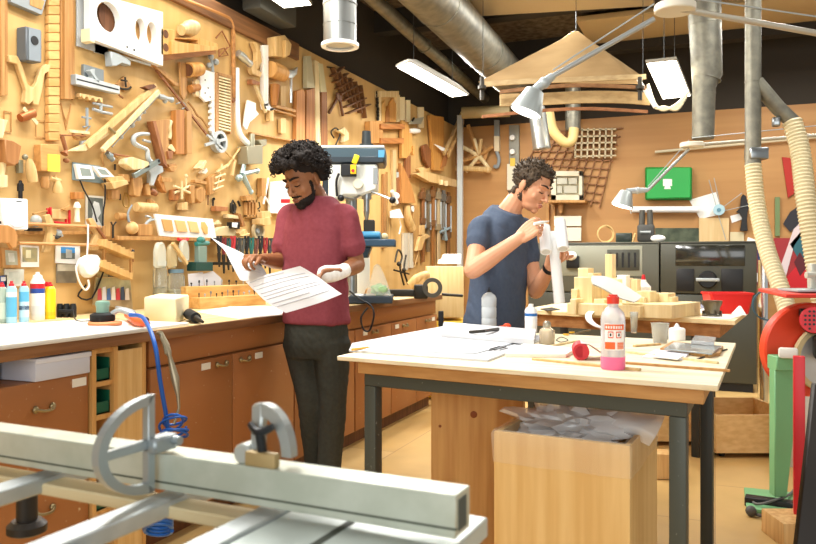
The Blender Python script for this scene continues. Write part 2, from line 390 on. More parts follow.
# bin
p0, p1 = P(494, 420, 2.48), P(630, 440, 2.28)
t = V((p1.x-p0.x, p1.y-p0.y, 0)); L0 = t.length; t.normalize(); n = V((-t.y, t.x, 0)); o = V((p0.x, p0.y, 0)); ZT = .642; DB = .48
r = thing('rubbish_bin', 'square plywood bin with a clear plastic liner folded over its rim', 'bin', tuple(o+t*L0/2+n*DB/2))
BM = wood('#ecc27a', '#dfae62', sc_=.6)
for nm, A, E, h in (('front_panel', o, t*L0, n*.018), ('back_panel', o+n*(DB-.018), t*L0, n*.018), ('side_panel', o+n*.018, n*(DB-.036), t*.018), ('side_panel', o+t*(L0-.018)+n*.018, n*(DB-.036), t*.018)):
    part(nm, B().prism([A, A+E, A+E+h, A+h], V((0, 0, ZT)), .0015), BM, r)
part('base', B().prism([o+n*.018, o+t*L0+n*.018, o+t*L0+n*(DB-.018), o+n*(DB-.018)], V((0, 0, .02))), BM, r)
def wob(p, a): return p + V((noise.noise(p*9), noise.noise(p*9+V((7, 1, 3))), noise.noise(p*11+V((2, 9, 4)))))*a
def loop(g, z, a=.004, m=9):
    c = [o-t*g-n*g, o+t*(L0+g)-n*g, o+t*(L0+g)+n*(DB+g), o-t*g+n*(DB+g)]; out = []
    for i in range(4):
        for k in range(m): q = c[i].lerp(c[(i+1) % 4], k/m); out.append(wob(V((q.x, q.y, z)), a))
    return out
lb = B(); lb.rings([loop(.004, ZT-.1, .007), loop(.006, ZT-.05, .003), loop(.007, ZT-.005, .004), loop(0, ZT+.007, .004), loop(-.022, ZT+.002, .004), loop(-.03, ZT-.1, .008), loop(-.04, ZT-.25, .01)], caps=False)
part('bin_liner', lb, FILM('#f8efdc', .17, .2), r)
def crumple(c, rad, seed, sq=(1, 1, 1), amp=.35, sub=4):
    b = B(); bmesh.ops.create_icosphere(b.bm, subdivisions=sub, radius=1)
    for v in b.bm.verts:
        d = v.co.normalized(); q = d*2.1+V((seed, seed*2, -seed))
        f = 1+amp*(abs(noise.noise(q))*1.6-.45)+amp*.5*noise.noise(q*2.7)
        v.co = V((d.x*sq[0], d.y*sq[1], d.z*sq[2]))*rad*f+V(c)
    return b
cn = o+t*L0*.45+n*DB*.5
T('plastic_bag', crumple(cn+V((0, 0, ZT-.005)), .165, 3, (1.2, .95, .46), .55), FILM('#ffffff', .55), 'crumpled clear plastic film heaped in the middle of the plywood bin', 'plastic bag')
b = B(); q = lambda u, v, z: tuple(o+t*L0*u+n*DB*v+V((0, 0, z)))
b.patch([[P(596, 420, 2.6), P(612, 407, 2.62), P(634, 402, 2.6), P(663, 414, 2.5)], [P(592, 430, 2.52), P(612, 415, 2.5), P(636, 412, 2.48), P(660, 424, 2.44)], [P(596, 438, 2.5), P(612, 428, 2.46), P(634, 425, 2.42), P(654, 436, 2.4)], [P(600, 448, 2.52), P(616, 440, 2.48), P(632, 438, 2.45), P(648, 444, 2.42)]], 18, 18, .001)
for v in b.bm.verts: v.co = wob(v.co, .012)
T('plastic_bag', b, FILM('#ffffff', .5), 'clear plastic sheet poking over the right rim of the plywood bin', 'plastic bag')
b = B(); b.patch([[q(.2, .75, ZT-.1), q(.3, .7, ZT+.05), q(.42, .75, ZT+.13), q(.52, .85, ZT+.15)], [q(.28, .85, ZT-.1), q(.38, .85, ZT+.09), q(.5, .8, ZT+.16), q(.62, .9, ZT+.16)], [q(.4, .9, ZT-.1), q(.5, .9, ZT+.04), q(.62, .85, ZT+.05), q(.7, .9, ZT)]], 14, 14, .001)
for v in b.bm.verts: v.co = wob(v.co, .012)
T('plastic_bag', b, FILM('#eed9a6', .6, .25), 'yellowish translucent bag standing up at the back of the plywood bin', 'plastic bag')
# low crates on the floor behind the table
CR = wood('#e8bd78', '#d9a860', ax=0)
def crate(px0, px1, ytop, d, depth, label, h0=.03):
    a, c = P(px0, 400, d), P(px1, 400, d); zt = HC-(ytop-HY)/F*d
    t = V((c.x-a.x, c.y-a.y, 0)); n = V((-t.y, t.x, 0)).normalized(); a = V((a.x, a.y, 0)); c = V((c.x, c.y, 0))
    r = thing('wooden_crate', label, 'crate', tuple((a+c)/2)); h = zt-h0; z = V((0, 0, h0))
    part('front_panel', B().prism([a+z, c+z, c+n*.018+z, a+n*.018+z], V((0, 0, h)), .002), CR, r)
    part('back_panel', B().prism([a+n*(depth-.018)+z, c+n*(depth-.018)+z, c+n*depth+z, a+n*depth+z], V((0, 0, h)), .002), CR, r)
    tt = t.normalized()*.018
    for s in (a, c-tt): part('side_panel', B().prism([s+n*.018+z, s+tt+n*.018+z, s+tt+n*(depth-.018)+z, s+n*(depth-.018)+z], V((0, 0, h)), .002), CR, r)
    part('base', B().prism([a+n*.018+z, c+n*.018+z, c+n*(depth-.018)+z, a+n*(depth-.018)+z], V((0, 0, .015))), CR, r)
    wb = B()
    for s in (a+tt*3+n*.05, c-tt*3+n*.05): wb.cyl(s+V((0, 0, .03))-t.normalized()*.012, s+V((0, 0, .03))+t.normalized()*.012, .03)
    part('castor', wb, BLACKR, r)
crate(716, 800, 415, 4.6, .6, 'low pine crate on castors behind the green machine pedestal')
crate(640, 712, 409, 4.9, .5, 'low pine crate on castors seen behind the front table legs')
T('pine_offcut', B().prism([P(655, 454, 4.15), P(677, 455, 4.15), P(677, 479.2, 4.15), P(655, 479.2, 4.15)], V((-SN, CS, 0))*.12, .002), PINE, 'short pine block lying beside the plywood bin', 'offcut')
# ================================================================ laser cutters by the back wall
MG = mat('#45463d', .4, .15); MG2 = mat('#5d5e54', .4, .15); MD = mat('#2d2e2b', .3); SMOKE = mat('#23241f', .12, spec=.8)
MY = 7.5
def machine(px0, px1, label, lit):
    x0, x1 = ony(px0, 300, MY).x, ony(px1, 300, MY).x; zt = 1.366
    r = thing('laser_cutter', label, 'machine', ((x0+x1)/2, MY+.45, 0)); w = x1-x0
    part('body', B().span((x0, MY, .08), (x1, MY+.9, .88), .01).span((x0, MY+.06, .88), (x1, MY+.9, zt-.02), .01), MG, r)
    lid = part('lid', B().span((x0, MY, .89), (x1, MY+.06, zt), .008).span((x0, MY, zt-.02), (x1, MY+.9, zt+.005), .004), MG2 if not lit else MG, r)
    part('window', B().span((x0+w*.16, MY-.006, zt-(.22 if lit else .32)), (x1-w*.12, MY+.005, zt-.03), .004), SMOKE if lit else mat('#8f9182', .3), lid)
    part('plinth', B().span((x0+.03, MY+.04, 0), (x1-.03, MY+.86, .08)), BLACK, r)
    if lit:
        for u0, u1 in ((.17, .36), (.64, .86)): part('access_panel', B().span((x0+w*u0, MY-.008, .91), (x0+w*u1, MY+.004, 1.12), .004), BLACK, r)
        kb = B(); kx = x0+w*.5; kb.cyl((kx, MY+.01, 1.02), (kx, MY-.05, 1.02), .085, .07, 24); part('knob', kb, BLACK, r)
        part('handle', B().box((kx, MY-.055, 1.02), (.2, .012, .03), .005), LGREY, r)
    else:
        part('grille', B().span((x0+w*.62, MY-.012, 1.1), (x0+w*.86, MY, 1.3), .003), MG, r)
        for k in range(5): part('slot', B().span((x0+w*(.64+.045*k), MY-.016, 1.13), (x0+w*(.655+.045*k), MY-.01, 1.27)), BLACK, r)
        hx = x0+w*.36; part('lamp_housing', B().span((hx-.06, MY-.05, 1.12), (hx+.06, MY, 1.24), .006), BLACK, r); part('lamp_dome', B().ell((hx-.01, MY-.055, 1.24), (.055, .05, .045)), WHITE, r)
    return r, x0, x1, zt
machine(528, 659, 'wide grey laser cutter with a pale window behind the wooden city model', False)
machine(660.5, 757, 'dark grey laser cutter with smoked window and round black knob', True)
# ================================================================ panel saw crosscut table nearest the camera
A0, B0 = P(0, 422, 1.173), P(470, 484, .844)
fd = V((B0.x-A0.x, B0.y-A0.y, 0)).normalized(); nd = V((-fd.y, fd.x, 0))
def S(s, w, z): return V((B0.x, B0.y, 0))-fd*s+nd*w+V((0, 0, z))
def sw(px, py, z):
    p = onz(px, py, z)-V((B0.x, B0.y, 0)); p.z = 0
    return -p.dot(fd), p.dot(nd)
def sbox(s0, s1, w0, w1, z0, z1, bev=.001, b=None): return (b or B()).prism([S(s0, w0, z0), S(s1, w0, z0), S(s1, w1, z0), S(s0, w1, z0)], V((0, 0, z1-z0)), bev)
SAWT = mat('#c0cac6', .35, .25); SAWF = mat('#c3c8ba', .4, .3, 'n', '#b0b6a6')
r = thing('panel_saw', 'grey metal crosscut saw table with open rails in front of the benches', 'saw table', tuple(S(.4, -.4, 0)))
sc_, wc_ = sw(488, 517, .892); s3 = sw(262, 505, .892)[0]
part('table_plate', sbox(sc_, s3-.045, -.75, wc_, .868, .892, .002), SAWT, r)
sl = sw(352, 522, .892)[0]
part('groove', sbox(sl-.004, sl+.006, -.75, wc_-.02, .8915, .8925, 0), mat('#3d433a', .6), r)
for px, py in ((262, 505), (160, 492), (50, 468)):
    s0 = sw(px, py, .895)[0]; part('rail', sbox(s0-.037, s0, -.75, wc_-.015, .874, .895, .002), ALUM, r)
part('frame_bar', sbox(s3, 1.6, -.052, -.012, .872, .888, .002), wood('#d9c79a', '#c9b182', ax=0), r)
part('base', sbox(.08, .42, -.7, -.15, 0, .866, .01), mat('#6f7775', .5), r)
b = B(); k = P(27, 484, 1.3); b.cyl(k, k+V((0, 0, -.07)), .017, seg=16).lathe(k+V((0, 0, -.085)), [(.024, 0), (.032, .004), (.032, .016), (.024, .024)], (0, 0, 1), 20)
part('levelling_foot', b, mat('#2c2620', .45), r)
r = thing('saw_fence', 'long pale aluminium fence bar lying across the saw table', 'fence', tuple(S(.4, 0, .904)))
part('bar', sbox(0, 1.7, -.043, 0, .904, .95, .0012), SAWF, r)
part('slot', sbox(-.0005, 1.69, -.0436, -.04, .913, .9155, 0), mat('#4b5245', .6), r)
b = B(); b.prism([S(-.0006, -.036, .91), S(-.0006, -.012, .91), S(-.0006, -.012, .944), S(-.0006, -.036, .944)], fd*-.002)
part('end_recess', b, mat('#4a5350', .6), r)
# D shaped protractor stop
g_ = P(149, 442, 1.0)-P(149, 442, 0); g_.z = 0; dq = (-.052+V((B0.x, B0.y, 0)).dot(nd))/g_.dot(nd); c = P(149, 442, dq); ax_, up = -nd, V((0, 0, 1))
def dp(a, bb): return c+ax_*a+up*bb
r = thing('protractor_stop', 'grey D-shaped protractor stop with spokes clamped to the fence', 'saw stop', tuple(dp(0, -.06)))
b = B(); outer = [dp(.092*math.cos(t), .062*math.sin(t)) for t in [(-.5+i/24)*PI for i in range(25)]]; inner = [dp(.012+.066*math.cos(t), .049*math.sin(t)) for t in [(.5-i/24)*PI for i in range(25)]]
for i in range(24):
    q = [outer[i], outer[i+1], inner[23-i], inner[24-i]]; b.prism(q, fd*.011)
b.prism([dp(0, -.062), dp(.012, -.062), dp(.012, .062), dp(0, .062)], fd*.011, .001)
part('arc_frame', b, mat('#a6aeb0', .35, .6), r)
part('spoke', B().prism([dp(.01, -.006), dp(.082, -.006), dp(.082, .005), dp(.01, .006)], fd*.009, .001), mat('#a6aeb0', .35, .6), r)
b = B(); b.prism([dp(-.03, -.012), dp(.012, -.012), dp(.012, .008), dp(-.03, .008)], fd*.022, .003); b.cyl(dp(-.022, .0)+fd*.02, dp(-.022, .0)+fd*.032, .006)
part('clamp_block', b, mat('#9aa2a4', .4, .6), r)
# flip stop
c = S(*[sw(277, 462, .95)[0], -.022], .95)
def fp(a, z, w=0): return c+fd*a+V((0, 0, z))+nd*w
r = thing('flip_stop', 'grey quarter-round flip stop with black wing screw riding on the saw fence', 'saw stop', tuple(fp(0, 0)))
b = B()
oa = [fp(-.012+.044*math.sin(t), .012+.062*math.cos(t), -.006) for t in [i/14*PI/2 for i in range(15)]]; ia = [fp(-.012+.030*math.sin(t), .012+.046*math.cos(t), -.006) for t in [i/14*PI/2 for i in range(15)]]
for i in range(14): b.prism([oa[i], oa[i+1], ia[i+1], ia[i]], nd*.014)
b.prism([fp(-.03, .0, -.006), fp(-.012, .0, -.006), fp(-.01, .075, -.006), fp(-.027, .072, -.006)], nd*.014, .003)
part('quadrant', b, mat('#a9aeab', .4, .6), r)
b = B(); b.cyl(fp(-.034, .012, -.016), fp(-.034, .012, .014), .0125, seg=20, bev=.002); part('pivot_lug', b, mat('#b9bdb7', .4, .5), r)
b = B().box(fp(-.004, .009, -.014), (.044, .012, .018), .002, Matrix.Rotation(math.atan2(fd.y, fd.x), 3, 'Z')); part('clamp_plate', b, mat('#a89062', .5, .3), r)
b = B(); b.tube([fp(-.022, .05, -.014), fp(-.006, .042, -.018), fp(.012, .05, -.014)], [.004, .006, .004], 8, 4).cyl(fp(-.005, .042, -.018), fp(-.005, .018, -.012), .006); part('wing_screw', b, BLACK, r)
# ================================================================ red and green disc sander and its surroundings
D1 = 3.75
r = thing('disc_sander', 'red disc sander with a big round guard and motor on a green pedestal', 'machine', tuple(P(780, 488, D1).xy)+(0,))
k = D1/F; vx = V((CS, SN, 0)); vy = V((-SN, CS, 0))
def m2(px, py, dd=0): return P(px, py, D1)+vy*dd
b = B(); b.cyl(m2(812, 350), m2(812, 350, .07), 47*k, seg=48, bev=.008); part('guard_disc', b, ORED, r)
b = B(); b.ring(m2(823, 358, -.02), -vy, 33*k, 28*k, .03, 44); part('sanding_rim', b, mat('#cdbb8e', .8), r)
b = B(); b.cyl(m2(823, 358, -.012), m2(823, 358, -.03), 28*k, seg=40); part('disc_plate', b, mat('#c9cccb', .4, .4), r)
b = B(); b.cyl(P(814, 321, D1-.02), P(814, 321, D1-.2), 12.5*k, seg=24, bev=.01); part('motor', b, IRON, r)
b = B(); b.cyl(P(814, 320, D1-.2), P(814, 320, D1-.215), 12.5*k, seg=28, bev=.003)
mc = part('fan_cover', b, RED, r)
b = B()
for i in range(-2, 3):
    for j in range(-2, 3):
        if i*i+j*j < 7: b.cyl(P(814, 320, D1-.2152)+vx*i*.02+V((0, 0, j*.02)), P(814, 320, D1-.2165)+vx*i*.02+V((0, 0, j*.02)), .006, seg=8)
part('vent_hole', b, BLACK, mc)
b = B(); b.box(m2(801, 312, -.06), (.07, .08, .04), .008).box(m2(812, 345, -.1), (.08, .12, .12), .02); part('motor_bracket', b, BLACK, r)
b = B(); b.prism([m2(766, 296, -.2), m2(860, 296, -.2), m2(860, 293, .15), m2(772, 293, .15)], V((0, 0, .018)), .003); part('work_table', b, mat('#d2382c', .4), r)
b = B(); b.prism([m2(767, 366, -.08), m2(793, 366, -.08), m2(779, 492, -.08), m2(767, 492, -.08)], vy*.06, .004).prism([m2(767, 354, -.1), m2(794, 354, -.1), m2(794, 368, -.1), m2(767, 368, -.1)], vy*.1, .004); part('pedestal', b, MGREEN, r)
b = B(); q = m2(776, 490); b.span((q.x-.14, q.y-.2, .0), (q.x+.2, q.y+.16, .02), .004); part('base_plate', b, MGREEN, r)
b = B(); b.box(m2(776, 350, -.12), (.085, .05, .05), .012); part('clamp', b, mat('#d9d8cf', .5), r)
r = thing('steel_stand', 'bright red square steel upright frame beside the disc sander', 'frame', tuple(P(799, 480, 3.3).xy)+(0,))
q = P(799, 400, 3.3); q2 = P(850, 400, 3.2)
part('upright', B().span((q.x-.022, q.y-.022, 0), (q.x+.022, q.y+.022, HC-(356-HY)/F*3.3), .003), RED, r)
part('upright', B().span((q2.x-.022, q2.y-.022, 0), (q2.x+.022, q2.y+.022, HC-(356-HY)/F*3.3), .003), RED, r)
b = B(); z = HC-(440-HY)/F*3.3; b.tube([(q.x, q.y, z), (q2.x, q2.y, z)], .015); part('crossbar', b, RED, r)
b = B(); a1, a2, a3, a4 = P(814, 384, 2.45), P(830, 384, 2.45), P(822, 640, 2.2), P(794, 555, 2.2)
zl = P(788, 640, 2.2)
b.prism([P(815, 384, 2.5), P(832, 384, 2.5), P(832, 672, 2.22), P(783, 672, 2.22)], vy*.025, .002)
T('dark_board', b, mat('#2a2521', .5), 'dark brown-black board leaning beside the red frame', 'board')
# power strip on the floor
q = onz(772, 508, .0); r = thing('power_strip', 'black power strip with loose grey cables on the floor by the green pedestal', 'power strip', tuple(q))
R = Matrix.Rotation(TH-.5, 3, 'Z'); part('body', B().box(q+V((0, 0, .022)), (.24, .07, .044), .006, R), BLACK, r)
b = B(); pts = [onz(748, 496, .02), onz(757, 504, .03), onz(775, 500, .05), onz(790, 494, .03), onz(800, 480, .03)]
b.tube(pts, .006, 8, 6); part('cable', b, mat('#6b6a66', .6), r)
b = B(); b.tube([onz(752, 513, .012), onz(765, 516, .014), onz(780, 510, .012), onz(792, 502, .02)], .008, 8, 6); b.ell(onz(751, 511, .025), .025); part('cable', b, mat('#55544f', .6), r)
q = onz(786, 540, 0); T('pine_offcut', B().box(q+V((.02, .02, .05)), (.16, .2, .1), .003, Matrix.Rotation(TH, 3, 'Z')), PINE, 'pale pine block on the floor in front of the power strip', 'offcut')
# cabinet of grey sheet metal behind the pedestal
q = P(790, 470, 4.4); T('metal_box', B().span((q.x-.07, q.y, 0), (q.x+.3, q.y+.3, .42), .004).span((q.x-.06, q.y-.004, .05), (q.x+.29, q.y, .38), .002), mat('#b8b6a8', .5, .2), 'pale grey sheet metal box on the floor behind the green pedestal', 'box')
# tall things behind the hose
r = thing('metal_pole', 'shiny steel tube standing between the laser cutter and the sander', 'pole', tuple(P(763, 390, 5.4).xy)+(0,))
q = P(763, 390, 5.4); part('tube', B().cyl((q.x, q.y, 0), (q.x, q.y, 1.2), .035, seg=20), CHROME, r); part('foot', B().cyl((q.x, q.y, 0), (q.x, q.y, .03), .07), STEEL, r)
b = B(); b.ring(P(768, 305, 5.3), V((.3, -1, 0)), .11, .1, .012, 30); 
for v in b.bm.verts: v.co.z += 0
T('cable_loop', b, mat('#3c5b6c', .5), 'thin dark hoop of cable hooked on the steel tube', 'cable')
# ================================================================ ducts, lamps and the hanging model
GALV = mat('#8d8b7c', .5, .7, 'n', '#77756a'); GALVC = mat('#9b9e9b', .34, .85)
def pipe(name, label, cat, pts, rr, m, seams=(), n=0, extra=()):
    r = thing(name, label, cat, tuple(pts[-1])); b = B(); b.tube(pts, rr, 28, n); part('pipe', b, m, r)
    for t, w in seams:
        f = t*(len(pts)-1); i = min(int(f), len(pts)-2); p = V(pts[i]).lerp(V(pts[i+1]), f-i); ax = V(pts[i+1])-V(pts[i])
        b = B(); R0 = lerpl(rr if isinstance(rr, list) else [rr]*2, t); b.ring(p, ax, R0+w, R0*.9, w*2.2, 28); part('seam_band', b, m, r)
    for nm, eb, em in extra: part(nm, eb, em, r)
    return r
z = lambda p, zz: V((p.x, p.y, zz))
d = 4.5; c0, c1 = P(340, 47, d), P(339, -90, d); rr = 16.5*d/F
b = B(); b.ring(c0, (0, 0, 1), rr*1.14, rr*.86, .018, 36); b2 = B(); b2.cyl(c0+V((0, 0, .012)), c0+V((0, 0, .02)), rr*.9, seg=36)
pipe('duct_outlet', 'shiny round vertical air duct hanging above the drill press', 'duct', [z(c0, 3.7), c0+V((0, 0, .01))], rr, GALVC, ((.2, .004), (.8, .004), (.62, .004), (.9, .003)), 0, (('rim', b, WHITE), ('outlet_plate', b2, mat('#dedccf', .6))))
pipe('ceiling_duct', 'fat grey spiral air duct crossing the ceiling diagonally', 'duct', [onz(368, -70, 3.2), onz(520, 88, 3.2)], .19, GALV, ((.3, .006), (.62, .006), (.85, .006)))
pipe('ceiling_duct', 'thin grey pipe running along the ceiling beside the fat spiral duct', 'duct', [onz(310, -60, 3.25), onz(424, 45, 3.25), onz(500, 112, 3.25)], .06, GALV, ((.5, .012),))
d = 6.0; pipe('ceiling_duct', 'thick grey air duct dropping straight down and narrowing over the green case', 'duct', [z(P(702, 0, d), 3.68), P(707, 76, d), P(704, 88, d), P(703, 139, d)], [17*d/F, 14.5*d/F, 11*d/F, 10.5*d/F], GALV, ((.2, .004), (.4, .004), (.7, .003), (.98, .004)))
b = B(); p0, p1, p2 = P(756, 82, 5), P(778, 108, 5), P(793, 122, 5); b.tube([p0, p1, p2], .048, 24); 
b2 = B(); b2.box(P(754, 154, 5)+vx*.015, (.12, .11, .08), .01, Matrix.Rotation(TH, 3, 'Z')); b3 = B(); b3.box(P(776, 122, 5), (.05, .06, .06), .01)
pipe('extraction_pipe', 'narrow vertical extraction pipe with a side branch feeding two cream hoses', 'pipe', [z(P(753, 0, 5), 3.68), P(753, 166, 5)], .05, GALV, ((.2, .003), (.45, .003), (.7, .003)), 0, (('branch', b, GALV), ('clamp', b2, STEEL), ('clamp', b3, STEEL)))
def hose(label, ctrl, r0, m, name='extraction_hose'):
    pts = crom(ctrl, 20); out = [pts[0]]; step = .012
    for p in pts[1:]:
        while (p-out[-1]).length >= step: out.append(out[-1]+(p-out[-1]).normalized()*step)
    T(name, B().tube(out, [r0*(1 if i % 2 else .87) for i in range(len(out))], 20), m, label, 'hose')
HOSE = mat('#d6caa4', .5)
hose('cream corrugated extraction hose hanging from the vertical pipe', [P(753, 164, 5), P(757, 205, 4.95), P(767, 250, 4.8), P(783, 296, 4.6), P(790, 330, 4.5), P(800, 420, 4.5)], 8.2*5/F, HOSE)
hose('cream corrugated extraction hose arching down from the side branch', [P(792, 121, 5), P(800, 150, 4.95), P(806, 200, 4.85), P(815, 260, 4.8), P(826, 330, 4.75)], 9.6*5/F, HOSE)
# fluorescent fittings
FLU = lambda h, s: mat(h, .5, emit=s)
def tubelight(label, c, z0, s=14):
    q = [onz(x, y, z0) for x, y in c]; ctr = sum(q, V())/4
    r = thing('fluorescent_light', label, 'light', tuple(ctr), 'fluorescent ceiling lights'); up = V((0, 0, 1))
    b = B(); b.prism(q, up*.01); part('diffuser', b, FLU('#fff6e2', s), r)
    o = [p+(p-ctr)*.06+up*.004 for p in q]; t = [p.lerp(ctr, .25)+up*.07 for p in q]
    b = B(); b.rings([o, [p+up*.02 for p in o], t]); part('housing', b, mat('#8f8a7c', .5), r)
    b = B()
    for p in ((q[0]+q[1])/2, (q[2]+q[3])/2): p = p.lerp(ctr, .3)+up*.06; b.tube([p, (p.x, p.y, 3.7)], .003, 6)
    part('hanging_wire', b, DGREY, r)
tubelight('lit fluorescent fitting hung along the top of the tool wall', [(398, 68), (410, 63), (467, 95), (452, 97)], 2.75, 16)
tubelight('lit white fluorescent fitting hung beside the thick vertical duct', [(647, 64), (676, 61), (690, 96), (663, 99)], 2.75, 16)
tubelight('lit fluorescent fitting at the ceiling edge above the shiny round duct', [(255, -12), (296, -16), (311, 5), (284, 8)], 3.0, 10)
tubelight('lit fluorescent fitting close to the tool wall above the white holed panel', [(150, -80), (200, -90), (232, -8), (196, -5)], 3.0, 10)
# articulated lamps
def artic(label, d, head, tip, arm, joint, arm2, s, hw):
    k = d/F; r = thing('articulated_lamp', label, 'lamp', tuple(P(joint[0], joint[1], d)), 'white articulated lamps')
    c = P(head[0], head[1], d); ax = (P(tip[0], tip[1], d)-c).normalized()
    b = B(); b.lathe(c, [(hw*1.0*k, 0), (hw*.98*k, .004), (hw*.55*k, hw*1.35*k), (hw*.45*k, hw*1.42*k)], ax, 28); part('lamp_shade', b, mat('#a3abaa', .4, .3), r)
    b = B(); b.cyl(c-ax*.001, c-ax*.004, hw*.9*k, seg=28); part('bulb', b, FLU('#fffdf4', 3), r)
    t = c+ax*hw*1.42*k; a0, a1 = P(arm[0][0], arm[0][1], d), P(arm[1][0], arm[1][1], d)
    b = B(); b.tube([t, t.lerp(a0, .5), a0], [.022*s, .026*s, .018*s], 12).ell(t.lerp(a0, .5), .03*s); part('head_joint', b, LGREY, r)
    b = B(); b.tube([a0, a1], .0135*s, 14); part('arm', b, mat('#b4b9b8', .3, .6), r)
    b = B(); up = V((0, 0, 1)); b.tube([a0+up*.03*s, a1+up*.075*s], .004*s, 6); part('tension_wire', b, LGREY, r)
    j = P(joint[0], joint[1], d)
    b = B(); b.cyl(j-V((0, 0, .02*s)), j+V((0, 0, .02*s)), .1*s if s > .8 else .03, seg=28, bev=.005); part('pivot', b, mat('#d9d4c3', .5), r)
    e = P(arm2[0], arm2[1], d); b = B(); b.tube([j, e], .0155*s, 14); part('arm', b, mat('#b5b0a1', .4, .4), r)
    b = B(); b.tube([j+up*.06*s, e+up*.09*s], .004*s, 6); part('tension_wire', b, LGREY, r)
    if s > .9: b = B(); b.cyl(j, (j.x, j.y, 3.68), .018); part('ceiling_rod', b, LGREY, r)
    hp = c.lerp(t, .2); b = B(); b.tube([hp+V((.0, 0, -.01))+vx*hw*.5*k, hp+vx*hw*.75*k-V((0, 0, .09*s))], .005*s, 8); part('handle', b, LGREY, r)
artic('big white articulated lamp reaching down over the man in blue', 3.8, (526, 112), (535, 90), ((553, 76), (654, 19)), (675, 8), (860, 41), 1.0, 17)
artic('smaller white articulated lamp below the lattice on the back wall', 5.5, (622, 206), (625, 196), ((648, 190), (689, 149)), (692, 145), (860, 132), .85, 11)
# hanging timber model under the ceiling
r = thing('hanging_model', 'large hanging model of bowed boards and a peaked sheet under the ceiling', 'model', tuple(P(570, 90, 6.2)))
d = 6.4; SHEET = wood('#b79665', '#a88757', sc_=.3, ax=0)
b = B(); b.prism([P(478, 82, d+.2), P(560, 40, d), P(573, 31, d), P(578, 31, d), P(590, 40, d), P(645, 78, d+.2), P(640, 84, d)], vy*.012, .002); part('peaked_sheet', b, SHEET, r)
def bow(pts, h, dd, m, nm, th=.02):
    top = crom([P(x, y, dd) for x, y in pts], 8); hh = h*dd/F
    b = B(); b.rings([[p, p+vy*th, p+vy*th-V((0, 0, hh)), p-V((0, 0, hh))] for p in top]); part(nm, b, m, r)
bow([(480, 82), (520, 79), (570, 77), (615, 75), (646, 74)], 5, 6.2, wood('#c4a878', '#b39465', ax=0), 'bowed_board')
bow([(500, 90), (530, 86.5), (570, 83.5), (610, 84), (646, 86)], 3.5, 6.15, wood('#9a6a3c', '#7f532c', ax=0), 'bowed_board')
bow([(500, 94), (540, 93), (580, 91), (620, 91), (650, 93)], 12, 6.25, wood('#c2a26c', '#b08f5a', ax=0), 'bowed_board')
bow([(482, 115), (540, 109), (590, 107), (648, 110)], 3, 6.2, wood('#a5673a', '#8a512a', ax=0), 'bowed_board')
b = B(); b.box(P(646, 92, 6.2), (.03, .03, .3), .003, Matrix.Rotation(-.5, 3, 'Y')); part('white_end_strip', b, WHITE, r)
b = B()
for x in (482, 640): b.cyl(P(x, 77, 6.15), P(x, 100, 6.15), .018, seg=12).cyl(P(x, 86, 6.12), P(x, 89, 6.12), .035, seg=12)
part('end_bolt', b, IRON, r)
b = B()
for x, y in ((483, 83), (576, 31), (643, 78)): p = P(x, y, 6.4); b.tube([p, (p.x, p.y, 3.7)], .003, 6)
part('hanging_wire', b, DGREY, r)
# white cable bundle below the second light
b = B()
for i in range(4): b.tube([P(648, 84+i, 6.3), P(655, 104+i, 6.3), P(664, 110-i, 6.3), P(678, 103+i*2, 6.3), P(688, 92, 6.3)], .012, 8, 6)
T('white_cable', b, mat('#e3dcc0', .5), 'looped bundle of white cable hanging below the fluorescent fitting', 'cable')
# can shaped spot and bent pipe at the back wall
d = 7.2; pipe('duct_outlet', 'small shiny metal duct end angled down behind the lamp shade', 'duct', [P(533, 98, d+.3), P(538, 116, d), P(542, 149, d)], [9*d/F, 8.6*d/F, 8.8*d/F], GALVC, ((.98, .004),))
pipe('duct_outlet', 'short galvanised duct stub below the hanging bowed boards', 'duct', [z(P(573, 60, 8.4), 3.6), P(573, 112, 8.4), P(573, 130, 8.4)], 7.5*8.4/F, GALV, ((.9, .004),))
b = B(); b.tube([P(549, 112, 8.3), P(553, 130, 8.3), P(564, 142, 8.3), P(572, 140, 8.3), P(574, 128, 8.3)], 5*8.3/F, 14, 6)
T('bent_pipe', b, mat('#cdb277', .5), 'beige bent pipe curling under the galvanised duct stub', 'pipe')
b = B(); p0, p1 = onz(462, 113, 2.95), onz(510, 111, 2.95); b.tube([p0, p1], .07, 16); T('ceiling_duct', b, mat('#9b8a62', .6), 'short horizontal beige duct at the corner above the back wall', 'duct')
q = onx(275, 18, WX+.12); T('wall_vent', B().span((WX+.0, q.y-.25, 2.96), (WX+.16, q.y+.25, 3.32), .02), mat('#4a4a44', .7), 'dark grey box mounted above the brown trim of the tool wall', 'vent')
